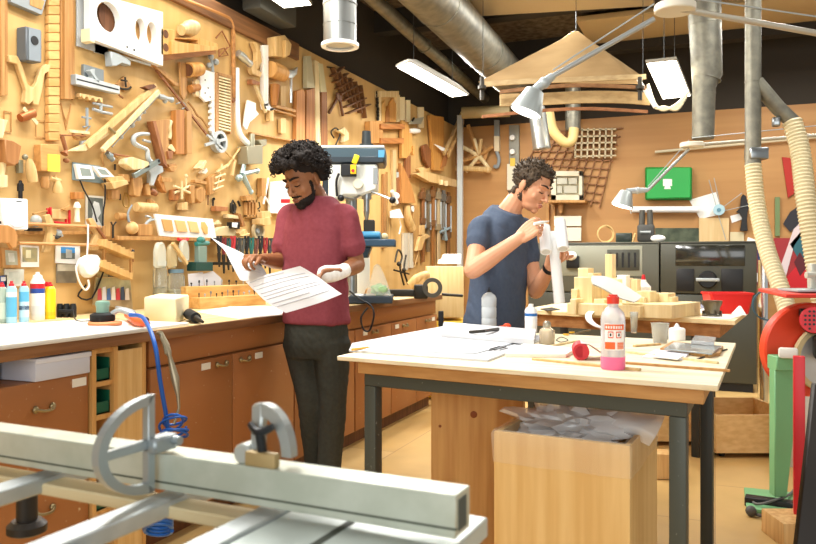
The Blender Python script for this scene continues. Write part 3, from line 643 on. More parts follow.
# ================================================================ things hung on the tool wall
TW = 'things hung on the tool wall'
def G(name, label, cat, *parts, wall='L'): return H(name, label, cat, *parts, wall=wall, group=TW if wall == 'L' else 'things hung on the back wall')
def O(name, label, cat, m, *ops, wall='L'): return G(name, label, cat, (None, m, list(ops)), wall=wall)
HOLE = mat('#2a2018', .8)
O('moulding_strip', 'tall narrow wooden moulding at the very edge of the tool wall', 'moulding', OAK, ('rect', -6, -30, 1, 96, .004, .03), ('rect', 1, -30, 5, 96, .004, .05), ('rect', 5, -30, 8, 95, .004, .02))
G('acrylic_tray', 'tilted grey tray hung above the grey box with a round hole', 'tray', ('plate', GREY, [('poly', [(10, -14), (48, -6), (42, 15), (11, 2)], .004, .05)]), ('recess', OAK, [('poly', [(30, -4), (45, 1), (42, 10), (30, 5)], .054, .004)]))
G('ventilator_box', 'grey metal box with one round black hole in its face', 'box', ('body', mat('#62686c', .5), [('poly', [(26, 26), (42, 31), (42, 63), (26, 60)], .004, .09, .004)]), ('face_frame', mat('#80898f', .45), [('poly', [(29, 27), (41, 30), (41, 62), (29, 60)], .094, .008)]), ('hole', BLACK, [('disc', (34.5, 40.5), 4.5, .102, .005)]))
O('chair_back_bracket', 'pale Y-shaped wooden bracket below the grey box with the hole', 'bracket', BEECH, ('poly', [(9, 55), (18, 56), (23, 66), (28, 84), (33, 88), (37, 82), (40, 70), (46, 64), (51, 65), (50, 71), (45, 74), (43, 88), (39, 105), (34, 105), (33, 101), (29, 105), (24, 102), (26, 90), (22, 78), (17, 64), (9, 62)], .01, .035, .003))
G('copper_pipe_piece', 'short copper pipe stub crossed by a white paddle', 'fitting', ('pipe', mat('#a8663a', .4, .5), [('turn', (20, 118), (33, 113), [4, 5, 5], .04)]), ('paddle', PALE, [('bar', (24, 108), (38, 124), 4, .05, .01)]))
O('template_outline', 'thin rectangular wooden outline left of the copper pipe piece', 'template', OAK, ('rod', [(4, 111), (11, 112), (11, 132), (4, 131), (4, 111)], .6, .008))
O('template_outline', 'thin V-shaped wooden wedge outline beside the stack-laminated post', 'template', OAK, ('rod', [(61, 103), (66, 130), (71, 104)], .7, .01), ('rod', [(63, 112), (66, 122), (69, 112)], .5, .01))
O('template_outline', 'thin rectangular outline below the white paddle', 'template', OAK, ('rod', [(36, 120), (45, 121), (45, 137), (36, 137), (36, 120)], .5, .008))
ops = [('rect', 49, -30+i*9, 60, -21.4+i*9, .004+.004*(i % 2), .04, .003) for i in range(19)]
G('laminated_post', 'tall pale post of stacked wooden blocks with a wider block at its foot', 'post', ('post', wood('#e2ad62', '#cf9448', sc_=.8, ax=1), ops), ('foot_block', wood('#d79b50', '#c28641', ax=1), [('rect', 41, 144, 59, 171, .004, .07, .003)]))
O('sticky_note', 'yellow sticky note on the foot block of the laminated post', 'note', YNOTE, ('poly', [(48, 154), (60, 155), (60, 172), (48, 171)], .076, .003, 0))
O('door_moulding', 'wide brown moulded board hung next to the laminated post', 'moulding', OAK, ('rect', 61, -30, 65, 99, .004, .03), ('rect', 65, -30, 70, 99, .004, .055), ('rect', 70, -30, 73, 99, .004, .035), ('rect', 73, -30, 75, 100, .004, .02))
G('bent_strip', 'long wooden moulding bent in a round corner along the top of the tool wall', 'moulding', ('strip', wood('#c98a45', '#a86c30', ax=1), [('rod', [(120, -30), (165, -8), (200, 6), (222, 15), (230, 20), (233, 30), (233.5, 45), (233.5, 98)], 2.6, .03, 5)]), ('end_tip', TEAK, [('poly', [(231, 98), (237, 99), (234, 103)], .01, .03)]))
# white holed panel
G('acrylic_sheet', 'thin clear acrylic sheet behind the white holed panel', 'panel', (None, mat('#dfe3e2', .2, trans=.5), [('poly', [(77, -10), (95, -4), (95, 52), (110, 56), (77, 46)], .01, .012)]))
G('holed_board', 'big white panel with round openings high on the tool wall', 'panel',
  ('panel', WHITE, [('poly', [(90, -8), (163, 12), (163, 66), (90, 38)], .05, .06, 0, 0, [((109, 17), 15, 1.1), ((140.5, 30), 12, .62), ((152, 34), 12, .62)])]), ('opening_disc', WALN, [('disc', (109, 18), 16, .02, .02)]), ('opening_disc', OAK, [('disc', (140, 30), 13, .02, .02)]), ('opening_disc', OAK, [('disc', (152, 33), 13, .03, .02)]),
  ('dot', BLACK, [('disc', (127, 47), 1.1, .109, .004)]), ('dot', BLACK, [('disc', (134, 50), 1.3, .109, .004)]), ('edge_block', CREAM, [('poly', [(90, 28), (95, 29), (95, 43), (90, 41)], .06, .09)]))
G('dot_bracket', 'grey cast foot bracket hooked just below the white holed panel', 'bracket', ('foot', LGREY, [('poly', [(111, 51), (120, 54), (126, 58), (131, 61), (131, 66), (122, 63), (117, 66), (112, 66)], .02, .07, .004)]), ('rod', ALU, [('rod', [(116, 55), (150, 65)], 1.6, .06)]))
G('aluminium_track', 'grey slotted aluminium track with a square back plate', 'jig', ('back_plate', mat('#80888a', .4, .4), [('poly', [(84, 64), (104, 70), (104, 82), (84, 80)], .004, .03)]), ('track', ALUM, [('poly', [(76, 74), (120, 86), (120, 94), (76, 84)], .03, .06)]), ('slot', BLACK, [('poly', [(77, 78.3), (119, 89), (119, 90.6), (77, 79.8)], .089, .003)]), ('brace', LGREY, [('bar', (91, 70), (99, 82), 3, .04, .05), ('rect', 92, 69, 95, 79, .04, .04)]), ('screw', TEAK, [('rod', [(119, 95), (123, 98)], 1, .05)]))
G('hook_gauge', 'dark curved hook on a diamond wooden plate', 'gauge', ('plate', OAK, [('poly', [(124, 76), (132, 86), (125, 92), (116, 84)], .004, .015)]), ('hook', IRON, [('rod', [(117, 86), (122, 89), (128, 89), (131, 87)], 1.1, .04, 4), ('rod', [(125, 77), (126, 87)], 1, .04), ('rod', [(121, 80), (127, 81)], .9, .04)]))
O('comb_block', 'toothed pale wooden comb under the aluminium track', 'comb', BEECH, ('poly', [(80, 93), (103, 98), (103, 103), (101, 102), (100, 99), (98, 99), (97, 102), (95, 101), (94, 98), (92, 98), (91, 100.5), (89, 100), (88, 97), (86, 96.5), (85, 99), (83, 98.5), (82, 96), (80, 97)], .01, .05))
O('metal_clip', 'grey open jaw clip below the toothed comb', 'clip', LGREY, ('rod', [(93, 103), (101, 105), (112, 107)], 1.3, .04), ('rod', [(93, 109), (101, 112), (112, 114)], 1.6, .04), ('rod', [(101, 103), (101, 113)], 1.5, .04))
O('lever_clamp', 'small grey lever clamp with two crossbars', 'clamp', GREY, ('rod', [(87, 108), (87, 126)], 1.5, .04), ('rod', [(82, 117), (91, 118.5)], 1.1, .04), ('rod', [(83, 127), (90, 126), (85, 133)], 1.1, .04))
G('folding_easel', 'pair of long pale wooden arms folded diagonally across the tool wall', 'easel', ('arm', BEECH, [('bar', (88, 146), (157, 86), 6, .05, .04)]), ('arm', PALE, [('bar', (104, 150), (160, 91), 4.5, .08, .03)]), ('foot_wedge', PALE, [('poly', [(70, 151), (86, 151), (110, 134), (104, 130), (84, 145)], .025, .05)]), ('hinge_pin', BRASS, [('rod', [(109, 128), (115, 133)], 1.6, .1)]), ('end_cap', WALN, [('poly', [(144, 87), (154, 84), (157, 87), (150, 90)], .05, .05)]))
O('threaded_chain', 'row of small metal fittings strung on a diagonal rod', 'fittings', LGREY, ('rod', [(112, 147), (160, 94)], .6, .07), ('ball', (121, 137), 2.4, .07), ('ball', (132, 125), 2.8, .07), ('ball', (138, 118), 3.2, .07), ('ball', (144, 112), 2, .07))
O('grip_hook', 'small wooden hook and dowel pair above the yellow note', 'handle', TEAK, ('rod', [(62, 136), (66, 150), (64, 154)], [2.2, 2, 4], .05), ('rod', [(60, 135), (86, 136)], .8, .06))
G('gun_stock', 'brown turned wooden loop with a short pale axle', 'handle', ('loop', OAK, [('rod', [(73, 131), (74, 137), (79, 139), (83, 136), (82, 131)], 1.5, .04, 4)]), ('axle', PALE, [('bar', (70, 131), (90, 133), 3, .05, .02)]))
# wooden holed bracket group
G('holed_bracket', 'orange wooden bracket with two round holes and a wedge cutout', 'bracket', ('body', wood('#e9b566', '#d99c48'), [('poly', [(161, 28), (175, 30), (175, 54), (161, 55)], .01, .10, .003), ('poly', [(172, 41), (218, 47), (218, 50), (172, 54)], .01, .12), ('poly', [(172, 38), (200, 38), (218, 44), (218, 47), (198, 48), (198, 40)], .01, .1)]), ('hole', WALN, [('disc', (165.5, 34), 4, .108, .006)]), ('hole', WALN, [('disc', (165.5, 47.5), 4, .108, .006)]))
O('wooden_pulley', 'pale wooden pulley disc sitting above the orange holed bracket', 'pulley', PALE, ('turn', (181, 30), (196, 27), [5.5, 5.5, 8, 8, 6], .07))
O('wood_beam', 'brown beam under the orange holed bracket', 'beam', wood('#c08040', '#a86c34', ax=1), ('poly', [(163, 54), (216, 49), (216, 54), (163, 61)], .01, .06))
O('wire_diamond', 'bent wooden diamond outline beside the round moulding corner', 'outline', TEAK, ('rod', [(216, 38), (222, 31), (230, 46), (227, 48), (219, 57), (228, 55), (224, 48), (219, 50), (219, 57)], .8, .02))
O('cast_fitting', 'small white cast fitting hanging below the holed bracket', 'fitting', LGREY, ('ball', (211, 57), 3, .04), ('ball', (216, 62), 3.2, .04), ('ball', (209, 65), 2.6, .04), ('rod', [(211, 54), (213, 72)], 1.5, .04))
O('wood_sliver', 'long tapering wooden sliver below the white panel corner', 'stick', OAK, ('poly', [(152, 64), (158, 66), (180, 85), (176, 86)], .02, .03))
O('long_stick', 'thin long wooden stick running diagonally below the sliver', 'stick', TEAK, ('bar', (157, 70), (208, 135), 2.2, .02, .02))
O('dagger_stick', 'upright dagger-shaped stick crossing the diagonal sticks', 'stick', OAK, ('poly', [(180, 62), (186, 62), (187, 95), (184, 100), (181, 94)], .03, .02))
O('wave_stick', 'thin wavy wooden stick beside the white perforated plate', 'stick', OAK, ('rod', [(188, 102), (193, 108), (197, 115), (202, 119), (208, 128)], 1.1, .03, 4))
G('wooden_cup', 'orange wooden cup lying on its side under the beam', 'cup', ('cup', wood('#e0a450', '#c98a3c'), [('turn', (188, 70), (200, 69), [7.5, 7.5, 7], .06)]), ('opening', WALN, [('turn', (187.6, 70), (188.2, 70), [6, 6], .06)]))
G('bobbin', 'small pale bobbin with an orange core', 'bobbin', ('core', ORANGE, [('turn', (190, 89), (198, 87), [4, 4], .05)]), ('rim', PALE, [('disc', (194, 83), 3.5, .03, .04)]), ('rim', PALE, [('disc', (194, 94), 3, .03, .04)]))
G('perforated_plate', 'white irregular plate with black dots', 'plate', ('plate', WHITE, [('poly', [(200, 76), (206, 70), (213, 72), (214, 100), (206, 102), (200, 96)], .02, .03, .003)]), *[('dot', BLACK, [('disc', c, .9, .049, .004)]) for c in ((205, 80), (208, 88), (205, 93), (210, 97))])
O('rack_strip', 'white toothed rack strip beside the slatted comb', 'rack', WHITE, ('rect', 212, 72, 215, 133, .01, .03), *[('rect', 211, 74+i*6, 213, 77+i*6, .01, .035) for i in range(10)])
G('slatted_comb', 'tall pale comb of thin wooden slats in a frame', 'comb', ('frame', OAK, [('rect', 216, 73, 219, 132, .004, .05), ('poly', [(218, 72), (232, 76), (232, 79), (218, 75)], .004, .05), ('rect', 230, 78, 232, 134, .004, .04)]), ('slats', BALSA, [('poly', [(219, 76+i*3), (230.5, 79+i*3), (230.5, 80.6+i*3), (219, 77.6+i*3)], .01, .045, 0) for i in range(18)]))
G('plank_pair', 'wide orange plank with a slimmer notched plank beside it', 'plank', ('plank', ORANGE, [('rect', 176, 110, 184.5, 154, .004, .06)]), ('notched_plank', OAK, [('rect', 187, 111, 192, 154, .004, .05), ('rect', 184.5, 112, 187, 118, .004, .03)]))
G('curved_veneer', 'curved wedge of bent plywood next to the orange plank', 'veneer', ('veneer', OAK, [('poly', [(153, 121), (170, 119), (168, 132), (169, 145), (167, 168), (160, 150)], .01, .04)]), ('edge', TEAK, [('poly', [(153, 121), (156, 121), (168, 168), (164, 164)], .02, .07)]))
O('knobbly_stick', 'slim pale knobbly offcut beside the curved veneer', 'offcut', PALE, ('rod', [(171, 121), (169, 127), (170, 133), (169, 139)], [2, 2.6, 2, 2.4], .03, 4))
G('spoked_hub', 'light grey spoked hub with dark openings', 'hub', ('rim', ALUM, [('disc', (216, 142), 11, .01, .06, .72)]), ('spoke', ALUM, [('bar', (206, 145), (226, 139), 3, .05, .02), ('bar', (213, 133), (219, 151), 3, .05, .02), ('bar', (208, 135), (224, 149), 2.5, .05, .02)]), ('backing', mat('#4d4f48', .6), [('disc', (216, 142), 9, .01, .02)]), ('hub_cap', LGREY, [('disc', (216, 142), 3.2, .05, .03)]))
O('sensor_fitting', 'tiny grey two-knob fitting near the end of the easel arms', 'fitting', LGREY, ('turn', (158, 96), (172, 100), [2.5, 3, 2, 3], .06), ('ball', (165, 101), 2.5, .05))
O('curved_lever', 'curved grey aluminium arm like a hooked handle', 'arm', ALUM, ('rod', [(149, 134), (140, 134), (134, 137), (134, 143), (141, 147), (147, 150), (148, 158), (152, 164)], [1.6, 2, 2.4, 2.6, 2.2, 2, 2.6, 3], .06, 5), ('rod', [(143, 140), (150, 142)], 1.4, .05))
G('channel_lever', 'grey metal channel lever with a white forked foot', 'lever', ('channel', mat('#8f9a97', .35, .6), [('bar', (135, 176), (160, 161), 5, .08, .03)]), ('foot', ALUM, [('poly', [(150, 164), (163, 166), (164, 172), (158, 175), (154, 186), (151, 185), (151, 174), (148, 170)], .03, .05, .004)]), ('pivot', BLACK, [('disc', (159, 161), 1.6, .11, .004)]))
O('round_wood_ring', 'thin dark-edged wooden ring leaning on the tool wall', 'ring', OAK, ('rod', [(118, 158), (105, 150), (102, 158), (104, 166)], 1, .03, 5))
G('ball_lever', 'grey cast knob with a long wooden handle', 'lever', ('knob', mat('#8d9899', .4, .5), [('ball', (110, 156), 3.5, .05), ('rod', [(107, 153), (113, 160)], 2.6, .05)]), ('handle', TEAK, [('rod', [(113, 154), (130, 157)], 1, .05)]))
O('wedge_block', 'pale wedge-shaped block beside the grey channel lever', 'block', PALE, ('poly', [(127, 159), (133, 157), (149, 162), (150, 168), (134, 170), (126, 164)], .02, .09, .003))
O('open_book_block', 'two pale boards joined like an open book', 'block', BEECH, ('poly', [(107, 178), (122, 176), (126, 180), (111, 183)], .02, .06), ('poly', [(111, 182.5), (127, 180), (129, 184), (114, 189)], .02, .1))
O('small_crate', 'little square wooden block next to the open book boards', 'block', OAK, ('rect', 123, 174, 130, 182, .01, .06, .003))
# framed screens and photographs
SCR = mat('#8f9a94', .2)
r = G('screen_display', 'grey backing plate holding two small white-framed screens', 'display', ('back_plate', mat('#8aa0a6', .4), [('poly', [(73, 162), (100, 166), (105, 170), (105, 184), (73, 180)], .004, .012)]), ('screen_frame', WHITE, [('poly', [(76, 164), (92, 166), (95, 179), (79, 179)], .03, .03)]), ('screen_frame', WHITE, [('poly', [(93, 166), (106, 168), (115, 177), (101, 177)], .05, .03)]), ('screen_glass', SCR, [('poly', [(80, 167.5), (90, 169), (92, 176), (82, 176)], .058, .004)]), ('screen_glass', SCR, [('poly', [(97, 168.5), (105, 169.5), (110, 175), (102, 174.5)], .078, .004)]))
O('black_cable', 'thin black cables trailing down from the two framed screens', 'cable', BLACK, ('rod', [(80, 180), (84, 190), (92, 205), (97, 222)], .8, .05, 4), ('rod', [(105, 178), (105, 200), (103, 215), (103, 250)], .8, .05, 4))
def photo(label, q, m, ins, im, off=.006, frame=.01): return G('framed_photo' if frame > .012 else 'photo_print', label, 'photo', ('border', m, [('poly', q, off, frame, 0)]), *[('image', mm, [('poly', p, off+frame+i*.0012, .001, 0)]) for i, (p, mm) in enumerate(zip(ins, im))])
PHG = lambda a, b, s=.7: mat(a, .5, kind='n', h2=b, sc_=s)
photo('grey photo of a white-robed figure hung below the screens', [(86, 195), (104, 196.5), (104, 228), (86, 228)], mat('#c9c2b0'), [[(88, 197), (103, 198.5), (103, 226), (88, 226)], [(94, 201), (99, 203), (101, 213), (98, 218), (102, 226), (90, 226), (93, 214), (92, 208)]], [PHG('#565a52', '#74786f'), PHG('#c9cbc6', '#a3a69f')])
photo('old portrait photo in a wooden frame at the edge of the tool wall', [(1, 247), (19, 249), (21, 268), (3, 268)], OAK, [[(5, 250), (17, 251), (18, 265), (6, 265)], [(8, 253), (14, 253), (15, 262), (9, 262)]], [PHG('#b3b49f', '#8b8d7c'), PHG('#e0e0d4', '#9a9d90')], .006, .03)
photo('white-bordered snapshot of a yellow room', [(20.5, 245), (39, 246), (39, 267), (21, 267)], PAPER, [[(22.5, 247), (37.5, 248), (37.5, 262), (22.5, 262)], [(26, 250), (31, 250), (31, 258), (26, 258)]], [PHG('#c8b77a', '#7b8a86'), PHG('#eef0d6', '#e3d9a0')])
photo('white-bordered snapshot of a building under blue sky', [(56, 245.5), (80, 246), (80, 264), (56, 263)], PAPER, [[(61, 247), (75, 247.5), (75, 253), (61, 253)], [(61, 253), (75, 253), (75, 259), (61, 259)], [(66, 249), (72, 250), (72, 258), (66, 258)]], [mat('#3f8fd0'), PHG('#4d5a5a', '#7d8274'), PHG('#c8cbc4', '#5b6060')])
photo('dark landscape photo of a stadium terrace', [(57, 264), (77, 264), (77, 283), (57, 283)], mat('#8a8272'), [[(57.5, 264.5), (76.5, 264.5), (76.5, 271), (57.5, 271)], [(57.5, 271), (76.5, 271), (76.5, 282.5), (57.5, 282.5)]], [PHG('#bdb59f', '#8c8470'), PHG('#5f594c', '#857a64')])
photo('pale pencil drawing on paper beside the portrait', [(5, 269), (24, 269), (24, 286), (5, 286)], mat('#cfd4cc'), [[(9, 272), (20, 272), (20, 284), (9, 284)]], [PHG('#b3bfb6', '#dfe3dc')])
photo('small blue and black ticket stub behind the spray cans', [(0, 276), (7, 275), (7, 288), (0, 288)], mat('#2f4c86'), [[(1, 277), (6, 277), (6, 281), (1, 281)]], [mat('#d5d9de')])
ppl = [[(98+i*4.6, 289-(i % 2)*1.5), (101+i*4.6, 288-(i % 2)*1.5), (102+i*4.6, 300), (97.5+i*4.6, 300)] for i in range(7)]
photo('group photo of people standing in a row outdoors', [(96, 277), (130, 277), (133, 309), (93, 305)], mat('#b59f74'), [[(96.5, 278), (129.5, 278), (131, 290), (95, 290)], [(95, 290), (131, 290), (132, 308), (94, 304)]]+ppl, [PHG('#a8a17a', '#7d7a58'), PHG('#b9a078', '#8f7a58')]+[mat(c) for c in ('#b8404a', '#d9dadf', '#4a6fa8', '#e8e2da', '#c23a44', '#39465c', '#d8c8b8')], .03)
photo('small dark photo pinned above the group photo', [(109, 268), (124, 268), (124, 277), (109, 277)], mat('#6a6f62'), [[(110, 269), (123, 269), (123, 276), (110, 276)]], [PHG('#3f4a44', '#7d8478')])
O('postcard', 'plain pale yellow postcard beside the small dark photo', 'postcard', mat('#d9c98c', .7), ('poly', [(97, 269), (108, 269), (108, 279), (97, 279)], .006, .003, 0))
# small things of the middle left
O('leather_block', 'brown curved wooden block near the edge of the tool wall', 'block', wood('#b8793f', '#a0652f'), ('poly', [(5, 139), (14, 141), (22, 146), (19, 163), (15, 166), (6, 162)], .01, .08, .004))
O('steel_file', 'short grey file hung beside the turned peg', 'file', mat('#8d8a72', .4, .4), ('rect', 19, 160, 23.5, 173, .01, .03), ('ball', (25, 157), 3, .05))
O('turned_peg', 'fat round-ended wooden peg with a dark pupil hole', 'peg', BEECH, ('turn', (29, 159), (33, 182), [2.5, 4.5, 5.2, 5.2, 5], .06))
O('pale_bracket_stick', 'pale slanted stick with a square block at its foot', 'bracket', PALE, ('bar', (5, 162), (3, 176), 4, .02, .04), ('rect', -2, 175, 8, 187, .02, .08))
O('barrel_block', 'small orange barrel-shaped block', 'block', OAK, ('turn', (45, 177), (45, 188), [3.6, 4.2, 3.6], .05))
O('tap_model', 'wooden model of a tap with a bent spout', 'model', BEECH, ('rod', [(50, 178), (55, 180), (60, 181)], 2.4, .06), ('turn', (57, 181), (58, 193), [3, 4, 5.2, 5], .06), ('rod', [(54, 176), (58, 184)], 2, .05))
O('silhouette_figure', 'tiny black standing figure above the white speaker', 'figurine', BLACK, ('poly', [(19, 184), (20.5, 182.5), (20.5, 181), (21.5, 180), (22.5, 181), (22.5, 182.5), (24, 184), (24.2, 191), (23, 191), (23, 200), (20, 200), (20, 191), (18.8, 191)], .03, .02))
G('wall_speaker', 'white plastic box speaker with a round-cornered front', 'speaker', ('body', mat('#eef1f3', .4), [('poly', [(2, 198), (28.5, 199), (29, 230), (3, 230)], .02, .12, .006)]), ('front_panel', mat('#dfe5ea', .45), [('poly', [(10, 205), (15, 203), (23, 203), (27, 206), (27, 224), (22, 227), (14, 227), (10, 224)], .14, .005)]), ('side_slot', BLACK, [('rect', 1.6, 199, 3.6, 224, .02, .11)]), ('badge', DGREY, [('rect', 16.5, 201, 22, 202, .14, .003)]))
G('chair_model', 'small chair model with red lacquered legs and plain seat', 'chair model', ('seat', BEECH, [('poly', [(52, 209), (67, 209), (67, 219), (52, 219)], .03, .02)]), ('leg', RED, [('rect', 47.5, 208, 49.3, 217, .03, .015), ('rect', 50.5, 207, 52, 215, .045, .015)]), ('leg', RED, [('rect', 66, 210, 67.6, 224, .03, .015), ('rect', 69.4, 210, 71, 224, .045, .015)]), ('stretcher', RED, [('bar', (55, 222), (70, 224), 2, .03, .03)]), ('armrest', OAK, [('bar', (34, 214), (48, 211), 1.5, .03, .02)]), ('armrest', OAK, [('poly', [(62, 209), (70, 205), (73, 209), (66, 211)], .05, .02)]))
G('table_lamp_model', 'pale little column lamp model beside the red-legged chair model', 'lamp model', ('column', mat('#efe6c6', .5), [('turn', (77, 222), (77, 208), [3, 2.4, 2.4], .05)]), ('shade', mat('#f5efd8', .5), [('turn', (77, 208), (77, 202), [3.6, 3.2, 1.5], .05)]))
O('orange_block', 'little orange block above the column lamp model', 'block', ORANGE, ('rect', 75, 192, 84, 199, .01, .05))
A = [('poly', [(45, 216), (50, 214), (57, 228), (57, 232), (50, 252), (44, 252), (48, 232)], .06, .03)]
G('dowel_trestle', 'pale wooden trestle of two long dowels between shaped end plates', 'trestle', ('end_plate', BEECH, A), ('end_plate', BEECH, [('poly', [(88, 219), (93, 218), (105, 236), (104, 240), (98, 250), (90, 250), (93, 240), (96, 234)], .06, .03)]), ('dowel', wood('#d79a58', '#c4854a', ax=1), [('rod', [(19, 223.5), (100, 227)], 1.8, .1)]), ('dowel', wood('#d79a58', '#c4854a', ax=1), [('rod', [(19, 243), (98, 245)], 1.6, .1)]))
O('shaped_end_board', 'rounded brown wooden board end jutting in beside the white speaker', 'board', wood('#c98a48', '#b67838'), ('poly', [(-6, 225), (8, 225), (15, 229), (18, 236), (17, 246), (13, 249), (9, 243), (-6, 243)], .14, .03, .002))
O('wall_ledge', 'narrow pale wooden ledge behind the dowel trestle', 'ledge', OAK, ('rect', -4, 231, 96, 234.5, .002, .05))
G('wire_nest', 'grey translucent cap beside the white speaker', 'cap', ('cap', mat('#c7cdc8', .3, trans=.4), [('ball', (36, 221), 7, .06, (.7, .9, .9))]), ('base', BLACK, [('rect', 30, 228, 43, 231, .02, .06)]))
G('tool_bundle', 'small heap of clamps hooked behind the trestle end plate', 'clamp', ('jaw', LGREY, [('ball', (58, 233), 4, .07), ('rod', [(55, 230), (62, 236)], 1.5, .08)]), ('grip', BLACK, [('rod', [(52, 235), (57, 238), (60, 236)], 1.6, .08)]))
G('cloth_hood', 'white cloth hood hanging on a white strap', 'hood', ('strap', WHITE, [('rod', [(88, 224), (88, 240), (87, 256)], .9, .14)]), ('hood', mat('#e9e9e2', .7), [('poly', [(80, 262), (86, 256), (96, 254), (103, 256), (103, 268), (99, 275), (91, 279), (85, 276), (82, 270)], .06, .07, .02)]), ('loop', WHITE, [('rod', [(79, 262), (76, 268), (79, 281), (85, 290), (89, 286), (88, 280)], 1, .12, 4)]))
G('plate_hook', 'bent black wire stand below the white cloth hood', 'stand', (None, BLACK, [('rod', [(86, 285), (78, 296), (92, 298), (104, 270)], .9, .05, 3)]))
ops = []
for dx, dy in ((0, 0), (-1, 21)):
    q = [(104+dx, 239+dy)]
    for i in range(7): q += [(104+i*4.3+dx, 239+i*2.1+dy), (108.3+i*4.3+dx, 239+i*2.1+dy)]
    q += [(134+dx, 256+dy), (134+dx, 259+dy), (102+dx, 246+dy)]; ops.append(('poly', q, .03, .12))
G('stair_model', 'little model staircase of two stepped flights with a handrail', 'stair model', ('flight', wood('#d6a860', '#c4934c'), ops[:1]), ('flight', wood('#d6a860', '#c4934c'), ops[1:]), ('post', OAK, [('rect', 131, 248, 133, 274, .1, .02), ('rect', 112, 222, 114, 240, .08, .02), ('rect', 104, 226, 106, 262, .08, .02)]), ('handrail', TEAK, [('rod', [(96, 226), (106, 240)], 1.6, .1), ('rod', [(133, 250), (133, 262)], .7, .12)]), ('knob', BLACK, [('ball', (133, 251), 1.6, .13)]))
G('rattle_ball', 'smooth wooden ball with a curved grey stem on a ledge', 'ball', ('ball', BEECH, [('ball', (132, 228), 6.4, .09)]), ('stem', GREY, [('rod', [(129, 222), (128, 213), (132, 205)], [1.4, 1.1, .8], .09, 5)]))
O('wooden_cylinder', 'pale wooden cylinder lying on its side above the ball', 'cylinder', BEECH, ('turn', (136, 207), (155, 208), [4.6, 5, 5, 4.8], .07))
O('wooden_roll', 'short tan wooden roll beside the curved grey stem', 'roll', OAK, ('turn', (117, 216), (128, 217), [3.5, 3.8, 3.5], .05))
O('oval_hoop', 'thin oval wire hoop below the open book boards', 'hoop', mat('#a8843f', .4, .5), ('rod', [(125, 193), (123, 200), (124, 206), (128, 207), (129, 201), (127, 194), (125, 193)], .6, .02, 3))
O('rail_ledge', 'long narrow wooden ledge carrying the ball and the white sample board', 'ledge', OAK, ('poly', [(118, 236), (228, 238), (228, 241.5), (118, 240)], .002, .13))
O('dark_wrench', 'thin black fork wrench hanging left of the ball', 'wrench', IRON, ('rod', [(113, 225), (113, 238)], 1.1, .12), ('rod', [(111, 222), (113, 226), (116, 222)], .9, .12))
O('wire_fitting', 'twisted grey metal fitting in front of the tan block', 'fitting', LGREY, ('rod', [(146, 216), (151, 218), (147, 222), (145, 226), (149, 221), (156, 219)], 1.1, .1, 4))
O('flat_box', 'tan wooden box standing on the ledge beside the sample board', 'box', OAK, ('rect', 138, 224, 153, 236, .02, .09, .003))
r = G('sample_board', 'white sloping board showing four square wood samples', 'sample board', ('board', WHITE, [('poly', [(155, 214), (213, 219), (217, 240), (160, 236)], .10, .02)]), *[('sample', mat(c, .6), [('poly', q, .12, .012)]) for c, q in (('#c99a5c', [(162, 219), (172, 220), (174, 231.5), (165, 231)]), ('#e0b676', [(175, 220), (185, 221), (188, 232), (178, 231.5)]), ('#e6bd80', [(188, 221), (197, 222), (200, 233), (191, 232)]), ('#dcae68', [(202, 222), (205, 222), (208, 227), (208, 234), (205, 234), (202, 228)]))])
